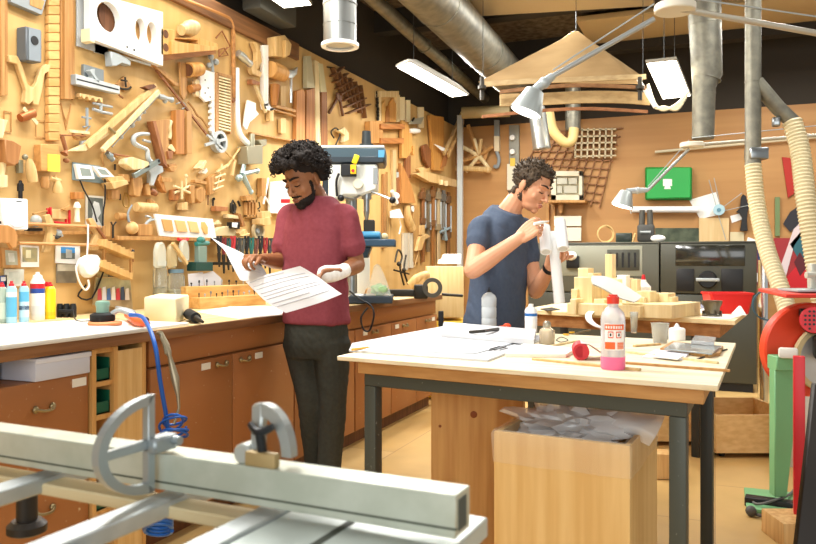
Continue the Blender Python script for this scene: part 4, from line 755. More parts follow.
for i, (q, c, lb) in enumerate([
    ([(168, 148), (172, 144), (176, 150), (175, 152)], PALE, 'small white triangular offcut above a brown block'),
    ([(168, 151), (174, 151), (172, 159), (169, 159)], TEAK, 'small brown tapered block under a white triangle'),
    ([(199, 168), (206, 160), (207, 162), (203, 170)], PALE, 'thin pale sliver pointing up below the spoked hub'),
    ([(202, 173), (207, 168), (208, 171), (206, 174)], mat('#e9e4d2'), 'tiny cream triangle beside the pale sliver'),
    ([(160, 172), (163, 178), (167, 193), (163, 190), (158, 180)], ORANGE, 'orange leaf-shaped blade beside the forked lever foot'),
    ([(162, 177), (172, 178), (172, 182), (163, 182)], OAK, 'tan flat block beside the orange blade'),
    ([(173, 190), (180, 188), (180, 198), (177, 201), (173, 200)], wood('#b87236', '#9c5c28'), 'rusty brown square block under the dowel star'),
    ([(182, 203), (188, 202), (188, 210), (182, 210)], BEECH, 'light cube block above the sample board'),
    ([(197, 190), (203, 187), (206, 191), (205, 200), (201, 203), (197, 199)], OAK, 'flat leaf-shaped tan board above the sample board'),
    ([(151, 199), (156, 202), (156, 209), (151, 210)], OAK, 'small tan wedge next to the lying cylinder'),
    ([(216, 206), (228, 207), (228, 211), (216, 211)], wood('#b5713a', '#a06030'), 'reddish brown flat bar above the tool row'),
    ([(238, 213), (241, 214), (246, 226), (243, 227)], wood('#b8793f', '#8f5a2a'), 'dark-edged wedge standing beside the round fan disc'),
    ([(146, 185), (150, 182), (151, 196), (147, 195)], OAK, 'thin tan block under the white forked foot'),
    ([(133, 178), (142, 177), (143, 186), (140, 197), (134, 195)], OAK, 'broad tan plywood offcut left of the forked lever foot'),
    ([(190, 186), (195, 185), (195, 203), (192, 203)], OAK, 'slim upright tan strip between block and leaf board'),
    ([(209, 178), (216, 174), (215, 192), (210, 195)], OAK, 'upright tan strip left of the forked dowel rake'),
    ([(228, 214), (240, 216), (240, 219), (228, 218)], PALE, 'pale thin slat above the black and white cube'),
    ([(246, 196), (252, 195), (254, 200), (247, 201)], OAK, 'flat tan offcut above the slotted frame'),
    ([(112, 190), (120, 190), (120, 199), (112, 199)], OAK, 'square tan tile left of the oval hoop'),
    ([(262, 178), (266, 178), (266, 196), (262, 196)], OAK, 'tan strip left of the long white lever'),
    ([(8, 120), (3, 138), (-4, 138), (-4, 118)], PALE, 'pale board end at the edge of the tool wall'),
    ([(34, -2), (38, -2), (38, 12), (34, 12)], PALE, 'small pale peg block in the tilted grey tray')]):
    if 'tray' in lb: continue
    O('wood_offcut', lb, 'offcut', c, ('poly', q, .008, .05+.012*(i % 3)))
for nm, lb, ct, m, op in (
    ('folded_sliver', 'folded pair of tan slivers above the dowel star', 'offcut', OAK, [('poly', [(168, 164), (176, 163), (177, 166), (170, 167)], .02, .02), ('poly', [(169, 167), (178, 166), (174, 172), (171, 171)], .02, .05)]),
    ('thin_lath', 'short level slat with a shadow under it left of the leaf board', 'slat', OAK, [('bar', (195, 181), (207, 183), 3, .02, .05)]),
    ('thin_rod', 'thin dark upright rod right of the leaf board', 'rod', WALN, [('rod', [(208, 187), (208, 205)], .6, .03)]),
    ('black_key', 'tiny black key hanging near the thin dark rod', 'key', BLACK, [('rod', [(213, 200), (213, 206)], .9, .02), ('disc', (213, 199), 1.5, .01, .015, .5, 12)]),
    ('half_round', 'brown half-round block beside the orange blade', 'block', TEAK, [('turn', (150, 190), (156, 194), [2.6, 3.4, 2.6], .04)]),
    ('wooden_bead', 'small round wooden bead at the foot of the bolted sticks', 'bead', OAK, [('ball', (220, 178), 2.4, .04)]),
    ('pale_triangle', 'flat pale triangle lying above the half-dome', 'offcut', PALE, [('poly', [(213, 225), (219, 220), (222, 224)], .02, .03)]),
    ('wedge_pair', 'pair of pale wedges beside the round fan disc', 'wedge', BEECH, [('poly', [(239, 233), (246, 229), (249, 234), (242, 237)], .06, .06), ('poly', [(242, 236), (250, 233), (249, 237)], .1, .05)]),
    ('iron_pin', 'short black iron pin between the ball lever and the wedge block', 'pin', BLACK, [('rod', [(115, 164), (115, 170)], .9, .02)]),
    ('iron_pin', 'short black iron pin above the oval wire hoop', 'pin', BLACK, [('rod', [(120, 194), (120, 200)], .8, .02)]),
    ('hook_pair', 'two tiny black hooks hung right of the slotted grid', 'hook', IRON, [('rod', [(259, 202), (260, 207), (258, 209)], .7, .03), ('rod', [(259, 210), (260, 215), (258, 217)], .7, .03)]),
    ('cork_peg', 'stubby cork-coloured peg left of the metal block', 'peg', OAK, [('turn', (238, 150), (243, 152), [2, 2.6, 2.4], .04)]),
    ('angle_piece', 'small grey angle piece under the lever clamp', 'fitting', GREY, [('poly', [(82, 141), (88, 140), (88, 143), (85, 143), (85, 147), (82, 147)], .02, .03)]),
    ('turned_bobble', 'small turned knob between the laminated post and the framed screens', 'knob', TEAK, [('turn', (64, 160), (68, 161), [1.6, 2.4, 2], .04)]),
    ('bent_wire', 'bent grey wire above the plank pair', 'wire', LGREY, [('rod', [(176, 104), (182, 102), (186, 106), (182, 109)], .6, .03, 3)]),
    ('screw_eye', 'tiny dark screw eye near the top edge above the folded stick', 'screw eye', IRON, [('rod', [(327, 67), (332, 67.5)], .7, .04)]),
    ('wire_spring', 'coiled black wire hooks beside the drill press cap', 'spring', IRON, [('rod', [(334, 138), (331, 132), (336, 128), (340, 134), (337, 142), (334, 148)], .8, .05, 4)]),
    ('white_shell', 'white cupped shell hung by the coiled black wire hooks', 'shell', PALE, [('poly', [(339, 131), (345, 127), (349, 133), (349, 140), (344, 142), (345, 135)], .04, .05, .003)]),
    ('blue_strip', 'pale blue-grey strip standing beside the tan drill press batten', 'strip', mat('#a9b4b4', .4), [('rect', 397, 172, 399, 192, .02, .03)]),
    ('red_wedge', 'reddish brown wedge low on the tool wall behind the white valve', 'wedge', TEAK, [('poly', [(397, 178), (401, 176), (401, 204), (398, 204)], .02, .04)])):
    O(nm, lb, ct, m, *op)
O('dowel_star', 'pale star of crossed dowels', 'star', PALE, ('rod', [(174, 186), (190, 193)], 1.4, .07), ('rod', [(174, 193), (190, 186)], 1.4, .06), ('rod', [(182, 181), (182, 199)], 1.2, .08), ('rod', [(186, 175), (186, 190)], 1, .05), ('ball', (186, 176), 2, .05))
O('dowel_rake', 'small forked rake of pale pegs on a stem', 'rake', PALE, ('rod', [(222, 164), (216, 190)], 1, .05), *[('rod', [(213+i, 190-i*6), (223+i, 186-i*6)], 1, .06) for i in range(4)])
O('twig_assembly', 'bundle of bent pale sticks bolted together', 'sticks', BEECH, ('rod', [(224, 150), (236, 162)], 1.1, .06), ('rod', [(226, 168), (240, 148)], 1, .06), ('rod', [(232, 176), (235, 160)], 1.6, .06), ('rod', [(217, 172), (228, 165)], 1.8, .06), ('ball', (226, 167), 2.5, .06))
O('key_ring', 'bunch of dark keys on a hook', 'keys', IRON, ('rod', [(233, 200), (231, 207), (233, 213), (236, 207), (233, 201)], .9, .03, 3), ('rect', 231, 203, 233, 213, .01, .015), ('rect', 234, 204, 236, 214, .02, .015), ('rod', [(238, 201), (240, 206)], 1.2, .03))
O('slotted_grid', 'small tan frame cut with upright slots', 'frame', OAK, ('rect', 246, 200, 257, 202.5, .01, .03), ('rect', 246, 215, 257, 217.5, .01, .03), *[('rect', 246+i*3.2, 200, 247.5+i*3.2, 217, .01, .03) for i in range(4)])
G('white_cube', 'black and white cube standing on the tool row ledge', 'cube', ('cube', BLACK, [('poly', [(232, 222), (240, 222), (240, 229), (232, 228)], .06, .06)]), ('face', WHITE, [('poly', [(232.5, 222.5), (238, 222.8), (237, 228), (232, 227)], .12, .004)]))
G('fan_disc', 'round beige fan disc with radial cuts', 'disc', ('rim', mat('#c9b78e', .5), [('disc', (257, 231), 10, .03, .03, .72)]), ('blades', mat('#8f8a76', .5), [('disc', (257, 231), 7.3, .03, .02)]), ('hub', LGREY, [('disc', (257, 231), 2.5, .05, .02)]))
O('half_dome', 'wide pale half-dome resting behind the tool row', 'dome', mat('#dbc595', .6), ('poly', [(214, 232), (220, 227), (230, 226), (236, 230), (238, 236), (214, 236)], .03, .05, .003))
O('stacked_blocks', 'two pale blocks stacked beside the white tablet', 'blocks', BEECH, ('poly', [(262, 212), (270, 211), (272, 217), (262, 218)], .02, .08), ('poly', [(260, 219), (270, 217), (272, 224), (266, 226), (260, 224)], .02, .1))
G('white_tablet', 'white flat panel with a red-printed sticker behind the man in red', 'panel', ('panel', mat('#e6e8df', .5), [('poly', [(271, 182), (290, 180), (290, 214), (270, 213)], .03, .03)]), ('sticker', RED, [('rect', 281, 199, 290, 203, .06, .003)]), ('label', mat('#bcd7de'), [('rect', 281, 187, 290, 196, .06, .002)]))
O('white_lever', 'thin white lever hanging at a slant', 'lever', WHITE, ('bar', (269, 178), (264, 204), 2, .05, .015), ('rod', [(266, 198), (271, 208)], 1, .05))
O('metal_block', 'heavy grey metal block with a round boss on top', 'block', mat('#a8a58f', .35, .6), ('poly', [(247, 146), (263, 145), (263, 164), (248, 164)], .02, .12, .003), ('turn', (252, 146), (252, 134), [3, 3, 2.5], .08), ('poly', [(258, 140), (267, 139), (267, 145), (263, 147)], .02, .1, .004))
O('star_bracket', 'pale blue-grey cast bracket with three ball-ended arms', 'bracket', mat('#a7bcbc', .4, .4), ('rod', [(242, 174), (245, 161)], [2.6, 2.2], .08), ('rod', [(242, 174), (256, 171)], [2.6, 2.2], .08), ('rod', [(242, 174), (251, 192)], [3, 2], .08), ('ball', (245, 160), 3, .08), ('ball', (257, 171), 3, .08), ('ball', (251, 192), 2.6, .08), ('ball', (239, 178), 3.8, .08), ('disc', (257, 171), 1, .115, .006))
O('white_pipe', 'long white curved pipe bending like a hockey stick', 'pipe', WHITE, ('rod', [(237.5, 68), (237.5, 110), (239, 130), (244, 140), (252, 146)], [2, 2.4, 2.6, 3, 3], .05, 6))
O('jagged_sheet', 'white jagged torn plate beside the curved pipe', 'plate', WHITE, ('poly', [(248, 100), (256, 103), (256, 110), (259, 114), (255, 118), (250, 122), (247, 130), (244, 126), (246, 110)], .03, .02))
O('metal_piston', 'shiny grey piston held at an angle on the tool wall', 'piston', ALU, ('turn', (238, 53), (250, 64), [3.6, 4.4, 4.2, 3.2, 4], .06))
O('hook_profile', 'S-shaped pale wooden hook', 'hook', BEECH, ('poly', [(253, 42), (256, 42), (261, 52), (262, 62), (257, 70), (262, 72), (261, 77), (253, 74), (251, 68), (257, 60), (257, 52)], .02, .05, .002))
O('white_trunking', 'slim upright white trunking ending in a flared foot', 'trunking', WHITE, ('rect', 264, 45, 268.5, 106, .01, .05), ('poly', [(264, 104), (268.5, 103), (271, 107), (276, 109), (271, 111), (265, 109)], .01, .05))
O('wood_roll', 'orange curl of bent veneer beside the white trunking', 'roll', wood('#d9a058', '#c58a42'), ('turn', (270, 69), (283, 74), [8, 8.6, 8], .07))
O('tapered_cup', 'orange tapered wooden cup under the veneer curl', 'cup', ORANGE, ('turn', (275, 85), (274, 106), [5.2, 4.6, 3.2], .06))
O('angled_block', 'pale wooden block with a triangular cutout near the brown trim', 'block', BEECH, ('poly', [(275, 37), (285, 35), (291, 43), (291, 50), (286, 58), (276, 56)], .02, .12, .003), ('poly', [(286, 40), (292, 44), (290, 55), (286, 57)], .02, .16, .003))
O('slant_plank', 'pale slanted batten beside the hook', 'batten', PALE, ('bar', (256, 84), (267, 112), 3.5, .03, .03))
O('dark_wedge', 'brown wedge poking from behind the slanted batten', 'wedge', TEAK, ('poly', [(252, 79), (260, 82), (260, 85), (252, 84)], .01, .06))
O('long_rack', 'long thin double wooden rail crossing behind the hair of the man in red', 'rail', OAK, ('bar', (252, 133), (296, 141), 2, .01, .05), ('bar', (276, 106), (296, 111), 3, .03, .06), ('bar', (276, 110), (296, 116), 1.5, .03, .04))
O('hung_block', 'pale square batten hanging below the double rail', 'batten', BEECH, ('rect', 281, 86, 286, 106, .01, .04), ('rect', 281, 118, 286, 133, .01, .04), ('rect', 270, 108, 274, 121, .01, .05))
O('pipe_wrench', 'shiny claw-headed wrench with a long handle', 'wrench', ALU, ('rod', [(291, 75), (291, 103)], 1.4, .05), ('poly', [(286, 68), (289, 70), (294, 70), (298, 67), (297, 74), (293, 78), (289, 78), (286, 74)], .02, .05, .002))
def board(label, pts, m, cap=None): return G('long_board', label, 'board', ('board', m, [('poly', pts, .01, .05)]), *([('tip', cap[0], [('poly', cap[1], .015, .055)])] if cap else []))
board('orange rounded board hung beside the claw-headed wrench', [(297, 91), (303, 89), (305, 92), (305, 150), (296, 150)], wood('#d08a45', '#b87232'))
board('tall brown board with a grey narrow tip', [(307, 90), (315, 88), (315, 152), (306, 150)], wood('#bd7a3c', '#9c5e2a'), (mat('#b5ad8c', .5), [(307, 56), (311, 56), (315, 88), (307, 88)]))
board('second tall brown board with a thin grey blade tip', [(322, 92), (327, 92), (328, 155), (321, 155)], wood('#9f6430', '#834d22'), (mat('#c0b78f', .5), [(319, 63), (323, 64), (327, 92), (321, 92)]))
board('pale plank behind the two tall brown boards', [(315, 60), (319, 62), (321, 155), (316, 155)], PALE)
# lattices
def lattice(name, label, rows, m, wall='L', th=.05):
    ops = [('bar', a, b, w, .01, th, 0) for a, b, w in rows]
    return O(name, label, 'lattice', m, *ops, wall=wall)
rows = []
for i in range(6): rows.append(((335+i*5.5, 67+i*3.6), (344+i*4.6, 92+i*5.2), 1.3))
for i in range(7): rows.append(((334+i*2.6, 76+i*6.2), (345+i*4.4, 67+i*6.2), 1.3))
lattice('wood_lattice', 'dark brown diamond lattice of thin slats under the dark ceiling edge', rows, wood('#8a5a30', '#6d4220'), th=.07)
O('folding_rule', 'brown V-shaped folded stick below the diamond lattice', 'stick', WALN, ('bar', (341, 93), (330, 113), 2.2, .02, .03), ('bar', (340, 95), (344, 116), 2.2, .02, .03), ('poly', [(337, 92), (343, 95), (341, 102), (337, 98)], .04, .02))
O('chain', 'short dark chain hung by a white framed opening', 'chain', IRON, *[('disc', (376.5+.3*(i % 2)+(.6 if i > 4 else 0), 93+i*3.2), 2, .02, .02, .5, 12) for i in range(9)])
G('framed_opening', 'pale frame holding three pointed orange boards', 'frame', ('frame', PALE, [('rect', 379, 91, 399, 97, .004, .06), ('rect', 397, 95, 400, 122, .004, .05), ('rect', 379, 97, 381.5, 122, .004, .03)]), ('board', ORANGE, [('poly', [(386, 112), (388, 106), (390, 112), (390, 122), (386, 122)], .01, .04)]), ('board', wood('#e0a04c', '#cd8a3a'), [('poly', [(390, 104), (393, 98), (396, 104), (396, 122), (390, 122)], .01, .03)]), ('board', wood('#eab765', '#dca24e'), [('poly', [(382, 104), (385, 100), (386, 110), (386, 122), (382, 122)], .01, .025)]))
G('shelf_bracket', 'orange two-arm wooden bracket jutting out beside the drill press', 'bracket', ('side_panel', wood('#e0a45a', '#cc8c42'), [('rect', 370, 121, 383, 143, .004, .08)]), ('arm', wood('#c97e38', '#ad662a', ax=1), [('rect', 381, 124, 405, 129, .05, .06)]), ('arm', wood('#c97e38', '#ad662a', ax=1), [('rect', 381, 138, 404, 143.5, .05, .06)]))
O('bearing_block', 'tall pale notched board beside the orange bracket arms', 'board', wood('#e2a654', '#d29240'), ('poly', [(402, 120), (408, 124), (412, 134), (412, 150), (407, 158), (402, 158)], .02, .05), ('disc', (411, 148), 2.5, .05, .05), ('disc', (411, 153), 2.5, .05, .05))
O('upright_batten', 'upright white slat with rounded top behind the bracket arms', 'slat', mat('#f4e6c0', .5), ('rect', 400, 97, 405, 120, .01, .03), ('rect', 407, 100, 410.5, 122, .01, .03))
O('upright_batten', 'tall white slat standing near the far end of the tool wall', 'slat', mat('#f4e6c0', .5), ('rect', 419, 107, 424, 128, .01, .03))
G('hand_plane', 'grey flat lever plate on a white grip', 'plane', ('plate', mat('#b9bcb0', .4, .3), [('poly', [(409, 124), (413, 119), (424, 117), (421, 124)], .08, .02)]), ('grip', WHITE, [('turn', (409, 131), (419, 131), [2, 3, 2], .06)]), ('hook', BLACK, [('rod', [(412, 121), (414, 118)], 1, .1)]))
O('hanging_slab', 'broad orange slab hung near the corner', 'slab', wood('#dc9a42', '#c98534'), ('poly', [(430, 115), (444, 117), (444, 171), (434, 170)], .02, .05))
G('stick_pair', 'two long pale sticks leaning crosswise at the corner', 'sticks', ('stick', BEECH, [('bar', (445, 154), (463, 113), 3.4, .12, .04)]), ('stick', wood('#e0b068', '#cc9850'), [('bar', (449, 156), (467, 115), 3.4, .12, .04)]))
O('leaf_blade', 'slender orange leaf-shaped slab under the crossed sticks', 'slab', wood('#c47a34', '#a86428'), ('poly', [(441, 168), (445, 152), (450, 150), (446, 166)], .04, .05))
O('white_flap', 'small white paper flap hooked on the crossed sticks', 'flap', PAPER, ('poly', [(434, 144), (440, 146), (449, 150), (442, 151)], .13, .006))
O('spokeshave', 'dark curved wooden handle in front of the orange slab', 'handle', wood('#9a5a28', '#7c4420'), ('poly', [(423, 146), (427, 144), (431, 150), (431, 166), (429, 168), (425, 160)], .04, .05, .003))
G('cross_rail', 'pale wooden cross rail with pegs holding hanging tools', 'rail', ('rail', BEECH, [('poly', [(416, 174), (424, 171), (457, 180), (457, 187), (430, 182)], .06, .1)]), ('peg', PALE, [('turn', (441, 185), (441, 180), [2.2, 2.2], .18), ('turn', (446, 186), (446, 181), [2.2, 2.2], .18)]), ('block', BEECH, [('poly', [(418, 169), (424, 167), (428, 170), (421, 173)], .1, .06)]))
O('sail_board', 'orange sail-shaped board with one slanted edge', 'board', wood('#c98742', '#b57434'), ('poly', [(401, 163), (405, 170), (411, 184), (416, 203), (402, 203)], .04, .05))
O('brown_plank', 'dark brown upright plank behind the sail-shaped board', 'plank', TEAK, ('rect', 406, 156, 411, 178, .01, .04))
O('clog_form', 'pale wooden foot form hung toe down', 'foot form', BEECH, ('rod', [(407, 206), (408, 218), (412, 229)], [3, 4.2, 4.6], .06, 5))
O('clip_lamp', 'small white clip lamp on a thin black stem', 'lamp', mat('#e9ecea', .5), ('poly', [(393, 211), (400, 209), (404, 218), (393, 218)], .1, .05), ('rod', [(399, 218), (401, 226), (399, 234)], .7, .1))
O('white_valve', 'white plastic valve with a round knob', 'valve', WHITE, ('ball', (396, 196), 3.6, .07), ('rod', [(392, 191), (397, 203)], 2, .07), ('disc', (412, 209), 3, .05, .02, .6))
O('saw_grip', 'pale wooden pistol grip with a slim grey blade', 'saw', BEECH, ('poly', [(420, 237), (427, 234), (431, 236), (425, 240), (422, 250), (417, 251)], .05, .05, .003), ('bar', (419, 251), (415, 267), 1.5, .06, .01), ('rect', 421, 225, 425, 235, .05, .04))
for x0, x1, y0, y1, c, lb in ((388, 391, 172, 240, '#d9a860', 'long pale batten beside the drill press handle'), (393, 396.5, 150, 206, '#e6c084', 'pale thin batten behind the white valve'), (404, 408, 233, 270, '#dcd3bc', 'first pale white lath low on the tool wall'), (410, 413.5, 233, 268, '#e6dcc2', 'second pale white lath low on the tool wall'), (384, 386.5, 174, 248, '#b87f42', 'brown batten just right of the drill press head'), (413, 420, 205, 262, '#cf9a52', 'broad tan board below the sail-shaped board')):
    O('upright_batten', lb, 'batten', wood(c), ('rect', x0, y0, x1, y1, .006, .04))
CLB = [('#8f5f34', 424, 188, 262), ('#7a6a50', 429, 190, 252), ('#a06c38', 434, 186, 266), ('#c8b48c', 439.5, 188, 262), ('#86837a', 444.5, 190, 240), ('#8a6038', 449.5, 192, 256)]
for i, (c, x, y0, y1) in enumerate(CLB):
    w = ['brown wooden', 'grey iron', 'reddish wooden', 'pale perforated', 'grey steel', 'dark tan wooden'][i]
    G('bar_clamp', '%s long clamp hanging from the cross rail near the corner' % w, 'clamp', ('bar', mat(c, .5, .2), [('rect', x-1, y0, x+1, y1, .03, .03)]), ('jaw', mat(shade(c, .75), .5), [('rect', x-2.4, y0+4, x+2, y0+11, .03, .05)]), ('jaw', mat(shade(c, .75), .5), [('rect', x-2.4, y0+30+i*2, x+2, y0+36+i*2, .03, .05)]), ('screw', LGREY, [('rod', [(x+1.5, y0+14), (x+1.5, y0+40)], .8, .07)]))
O('blue_clamp', 'grey blue clamp head on the far batten', 'clamp', mat('#8fa6ae', .4), ('rod', [(444, 228), (446, 240)], 2, .07), ('rod', [(440, 232), (450, 228)], 1.4, .07))
O('caliper_stand', 'dark tangle of calipers on a stand at the far end of the bench', 'calipers', IRON, ('rod', [(395, 262), (398, 250), (402, 256), (400, 268), (404, 285)], 1, .2, 4), ('rod', [(406, 255), (404, 270), (408, 284)], 1, .2, 4), ('ball', (399, 264), 2.4, .2), ('ball', (404, 270), 2.2, .2), ('rod', [(394, 270), (409, 274)], .9, .2))
# ================================================================ back wall
G('steel_post', 'slim pale grey steel post standing at the corner', 'post', (None, mat('#cfd8d8', .4, .2), [('rect', 457, 115, 462, 330, .25, .05)]), wall='K')
G('dowel_rosette', 'wooden wheel of radiating dowels around a ring', 'wheel', ('ring', OAK, [('disc', (479, 154), 10, .06, .04, .6)]), ('hub', PALE, [('disc', (479, 156), 4, .08, .06)]), *[('spoke', c, [('rod', [(479, 156), q], 2, .12)]) for c, q in ((OAK, (468, 125)), (PALE, (459, 145)), (OAK, (460, 162)), (PALE, (466, 172)), (OAK, (493, 146)), (PALE, (490, 170)), (BEECH, (481, 139)), (PALE, (474, 139)))], wall='K')
G('foot_bar', 'pale wooden bar with round ends below the dowel wheel', 'bar', (None, BEECH, [('rod', [(456, 168), (490, 170)], [2.6, 3], .15), ('ball', (488, 170), 3.4, .15)]), wall='K')
G('mallet', 'pale handled tool with a grey head hung on the back wall', 'mallet', ('handle', mat('#e1d2b0', .5), [('rect', 494, 136, 499, 151, .02, .06)]), ('head', GREY, [('rect', 494, 120, 499, 136, .02, .04)]), ('hook', GREY, [('rod', [(496.5, 151), (499, 160), (497, 167), (494, 166)], 1.8, .05, 4)]), wall='K')
G('slotted_plate', 'grey upright plate with two white knobs', 'plate', ('plate', mat('#8a887c', .5, .3), [('rect', 509, 125, 519, 164, .01, .03)]), ('knob', WHITE, [('disc', (513, 138), 2.6, .04, .05)]), ('knob', WHITE, [('disc', (513, 152), 2.6, .04, .05)]), ('yellow_tag', mat('#e0c04a'), [('rect', 510, 158, 515, 166, .04, .01)]), wall='K')
G('white_board', 'narrow white board standing behind the neck of the man in blue', 'board', (None, mat('#d9d3bd', .6), [('rect', 507, 164, 519, 190, .01, .03)]), wall='K')
rows = []
for i in range(11): rows.append(((545+i*7.2, 128+i*.6), (545+i*7.2-30+i*1.2, 186+i*2.2), 1.1))
for i in range(10): rows.append(((541-i*2.4+(i > 5)*0, 132+i*6.4), (623-i*2.6, 128+i*8.2), 1.1))
lattice('wood_lattice', 'large brown wicker-like lattice of crossed laths on the back wall', rows, wood('#a8703c', '#8c5828'), 'K', .03)
ops = [('bar', (576+i*6, 128), (576+i*6-1, 158), 1.4, .06, .03, 0) for i in range(7)]+[('bar', (574, 130+i*6.6), (616, 129+i*6.6), 1.4, .06, .03, 0) for i in range(5)]
G('lattice_grid', 'small whitish grid panel over the brown lattice', 'lattice', (None, mat('#d8c9a4', .6), ops), wall='K')
G('drawer_organiser', 'cream framed drawer organiser beside the head of the man in blue', 'organiser', ('frame', mat('#ddd6bd', .55), [('rect', 551, 171, 582, 176, .01, .12), ('rect', 551, 195, 582, 200, .01, .12), ('rect', 551, 171, 556, 200, .01, .12), ('rect', 579, 171, 582, 200, .01, .12), ('rect', 551, 171, 582, 200, .01, .04)]), ('tray', mat('#c4c3b2', .5), [('rect', 557, 178, 567, 184, .05, .05), ('rect', 569, 178, 577, 184, .05, .05), ('rect', 557, 186, 562, 193, .05, .05), ('rect', 564, 186, 577, 193, .05, .05)]), wall='K')
G('wall_shelf', 'pale wooden shelf on brackets below the cream organiser', 'shelf', ('board', OAK, [('rect', 548, 200, 585, 202.5, .01, .25)]), ('bracket', OAK, [('poly', [(558, 203), (563, 203), (562, 213), (559, 213)], .01, .12), ('rect', 546, 203, 549, 240, .01, .05), ('rect', 553, 205, 555, 240, .01, .05)]), wall='K')
G('white_board', 'wide white board leaning below the wooden shelf', 'board', (None, mat('#e2dcc8', .6), [('rect', 554, 216, 581, 226, .05, .05)]), wall='K')
G('white_board', 'lower wide white board behind the white tubes', 'board', (None, mat('#e2dcc8', .6), [('rect', 554, 227.5, 581, 241, .09, .05)]), wall='K')
G('first_aid_case', 'bright green first aid case with a white emblem', 'case', ('lid', GREEN, [('poly', [(646, 168), (691, 167), (691, 198), (646, 199)], .06, .09, .012)]), ('back_shell', mat('#1d8a3c', .4), [('rect', 645, 167, 692, 200, .004, .06, .012)]), ('emblem', WHITE, [('rect', 663, 179, 672, 186, .15, .004), ('poly', [(665, 186), (670, 186), (671, 189), (664, 189)], .15, .004)]), wall='K')
G('white_tube', 'long white tube fixed level below the green case', 'tube', (None, mat('#e9ecee', .4), [('rod', [(632, 209.5), (699, 209.5)], 3.2, .1, 0, 16)]), wall='K')
G('paper_sheet', 'white paper sheet pinned askew behind the white tube', 'paper', (None, PAPER, [('poly', [(689, 200), (716, 192), (722, 214), (700, 219)], .01, .005, 0)]), wall='K')
G('pulley_spool', 'pale blue round spool with fine wires', 'spool', ('disc', mat('#a9cbd6', .4), [('disc', (719, 210), 5.5, .06, .05)]), ('hub', mat('#5f8fa3', .4), [('disc', (719, 210), 2, .11, .01)]), ('wire', LGREY, [('rod', [(709, 180), (716, 206)], .35, .08), ('rod', [(714, 178), (720, 205)], .35, .08), ('rod', [(722, 208), (742, 193)], .35, .08), ('rod', [(723, 211), (750, 205)], .35, .08), ('rod', [(718, 214), (726, 240)], .35, .08)]), wall='K')
G('black_tool', 'black long-necked hand tool hanging on thin wires', 'tool', (None, BLACK, [('poly', [(741, 197), (743, 194), (746, 196), (747, 201), (750, 206), (748, 211), (747, 220), (748, 231), (740, 231), (742, 218), (739, 213), (736, 212), (740, 208)], .03, .04, .004)]), wall='K')
G('note_card', 'white note card beside the black hand tool', 'note', (None, PAPER, [('poly', [(730, 216), (741, 213), (743, 219), (732, 223)], .01, .004, 0)]), wall='K')
G('note_card', 'beige note card above the laser cutter corner', 'note', (None, mat('#d5c9a4', .7), [('rect', 730, 232, 744, 241, .01, .004, 0)]), wall='K')
G('note_card', 'white tilted note card partly behind the cream hose', 'note', (None, PAPER, [('poly', [(748, 237), (759, 241), (756, 249), (746, 243)], .01, .004, 0)]), wall='K')
G('cream_board', 'square cream wooden board below the pale blue spool', 'board', (None, wood('#e2c088', '#d8b478'), [('rect', 699, 218, 729, 248, .01, .03)]), wall='K')
G('dark_poster', 'dark green blurred picture behind the laser cutters', 'poster', (None, PHG('#2f3a2a', '#56604a', .5), [('rect', 655, 228, 699, 248, .01, .02)]), wall='K')
G('green_strip', 'narrow dark green strip between the two cream hoses', 'strip', (None, mat('#6f8458', .6), [('rect', 775, 197, 780, 236, .01, .03)]), wall='K')
G('red_banner', 'red hanging banner behind the second cream hose', 'banner', (None, mat('#b03028', .7), [('poly', [(782, 157), (793, 158), (796, 192), (788, 198)], .01, .02)]), wall='K')
G('wall_rail', 'thin white horizontal rail across the back wall', 'rail', (None, mat('#d9cfb2', .5), [('rod', [(655, 152), (870, 132)], 1.3, .06)]), wall='K')
r = G('wall_poster', 'colourful poster of red, white and teal shapes with lettering at its foot', 'poster', ('sheet', mat('#9c2f33', .6), [('rect', 756, 238, 850, 285, .01, .006, 0)]), ('shape', mat('#2c2b33', .6), [('poly', [(783, 224), (790, 212), (800, 205), (806, 214), (797, 226), (790, 232)], .02, .004, 0)]),
  ('shape', mat('#d9c9cc', .6), [('poly', [(780, 268), (794, 228), (808, 214), (808, 226), (794, 246), (786, 276)], .02, .004, 0)]), ('shape', mat('#2d6470', .6), [('poly', [(790, 244), (806, 226), (815, 240), (812, 268), (800, 262)], .02, .004, 0)]), ('shape', mat('#c8202c', .6), [('poly', [(786, 278), (800, 262), (814, 270), (850, 262), (850, 290), (790, 292)], .02, .004, 0)]), ('shape', mat('#5a1e28', .6), [('poly', [(794, 262), (800, 252), (808, 266), (800, 276)], .025, .004, 0)]), ('shape', mat('#283860', .6), [('poly', [(757, 246), (764, 250), (766, 268), (758, 272)], .02, .004, 0)]), ('footer', PAPER, [('rect', 756, 273, 772, 282, .02, .004, 0)]), wall='K')
cu = bpy.data.curves.new('letters', 'FONT'); cu.body = 'ESEN'; cu.size = .075; cu.extrude = .002; to = bpy.data.objects.new('lettering', cu)
p = ony(757.5, 280.5, BY-.03); me = None
COL.objects.link(to); dg = bpy.context.evaluated_depsgraph_get(); me = bpy.data.meshes.new_from_object(to.evaluated_get(dg)); bpy.data.objects.remove(to)
me.transform(Matrix.Translation(p-V(r.location)) @ Matrix.Rotation(PI/2, 4, 'X')); lo = link_mesh('lettering', me, mat('#2b3a66', .5), r, None)
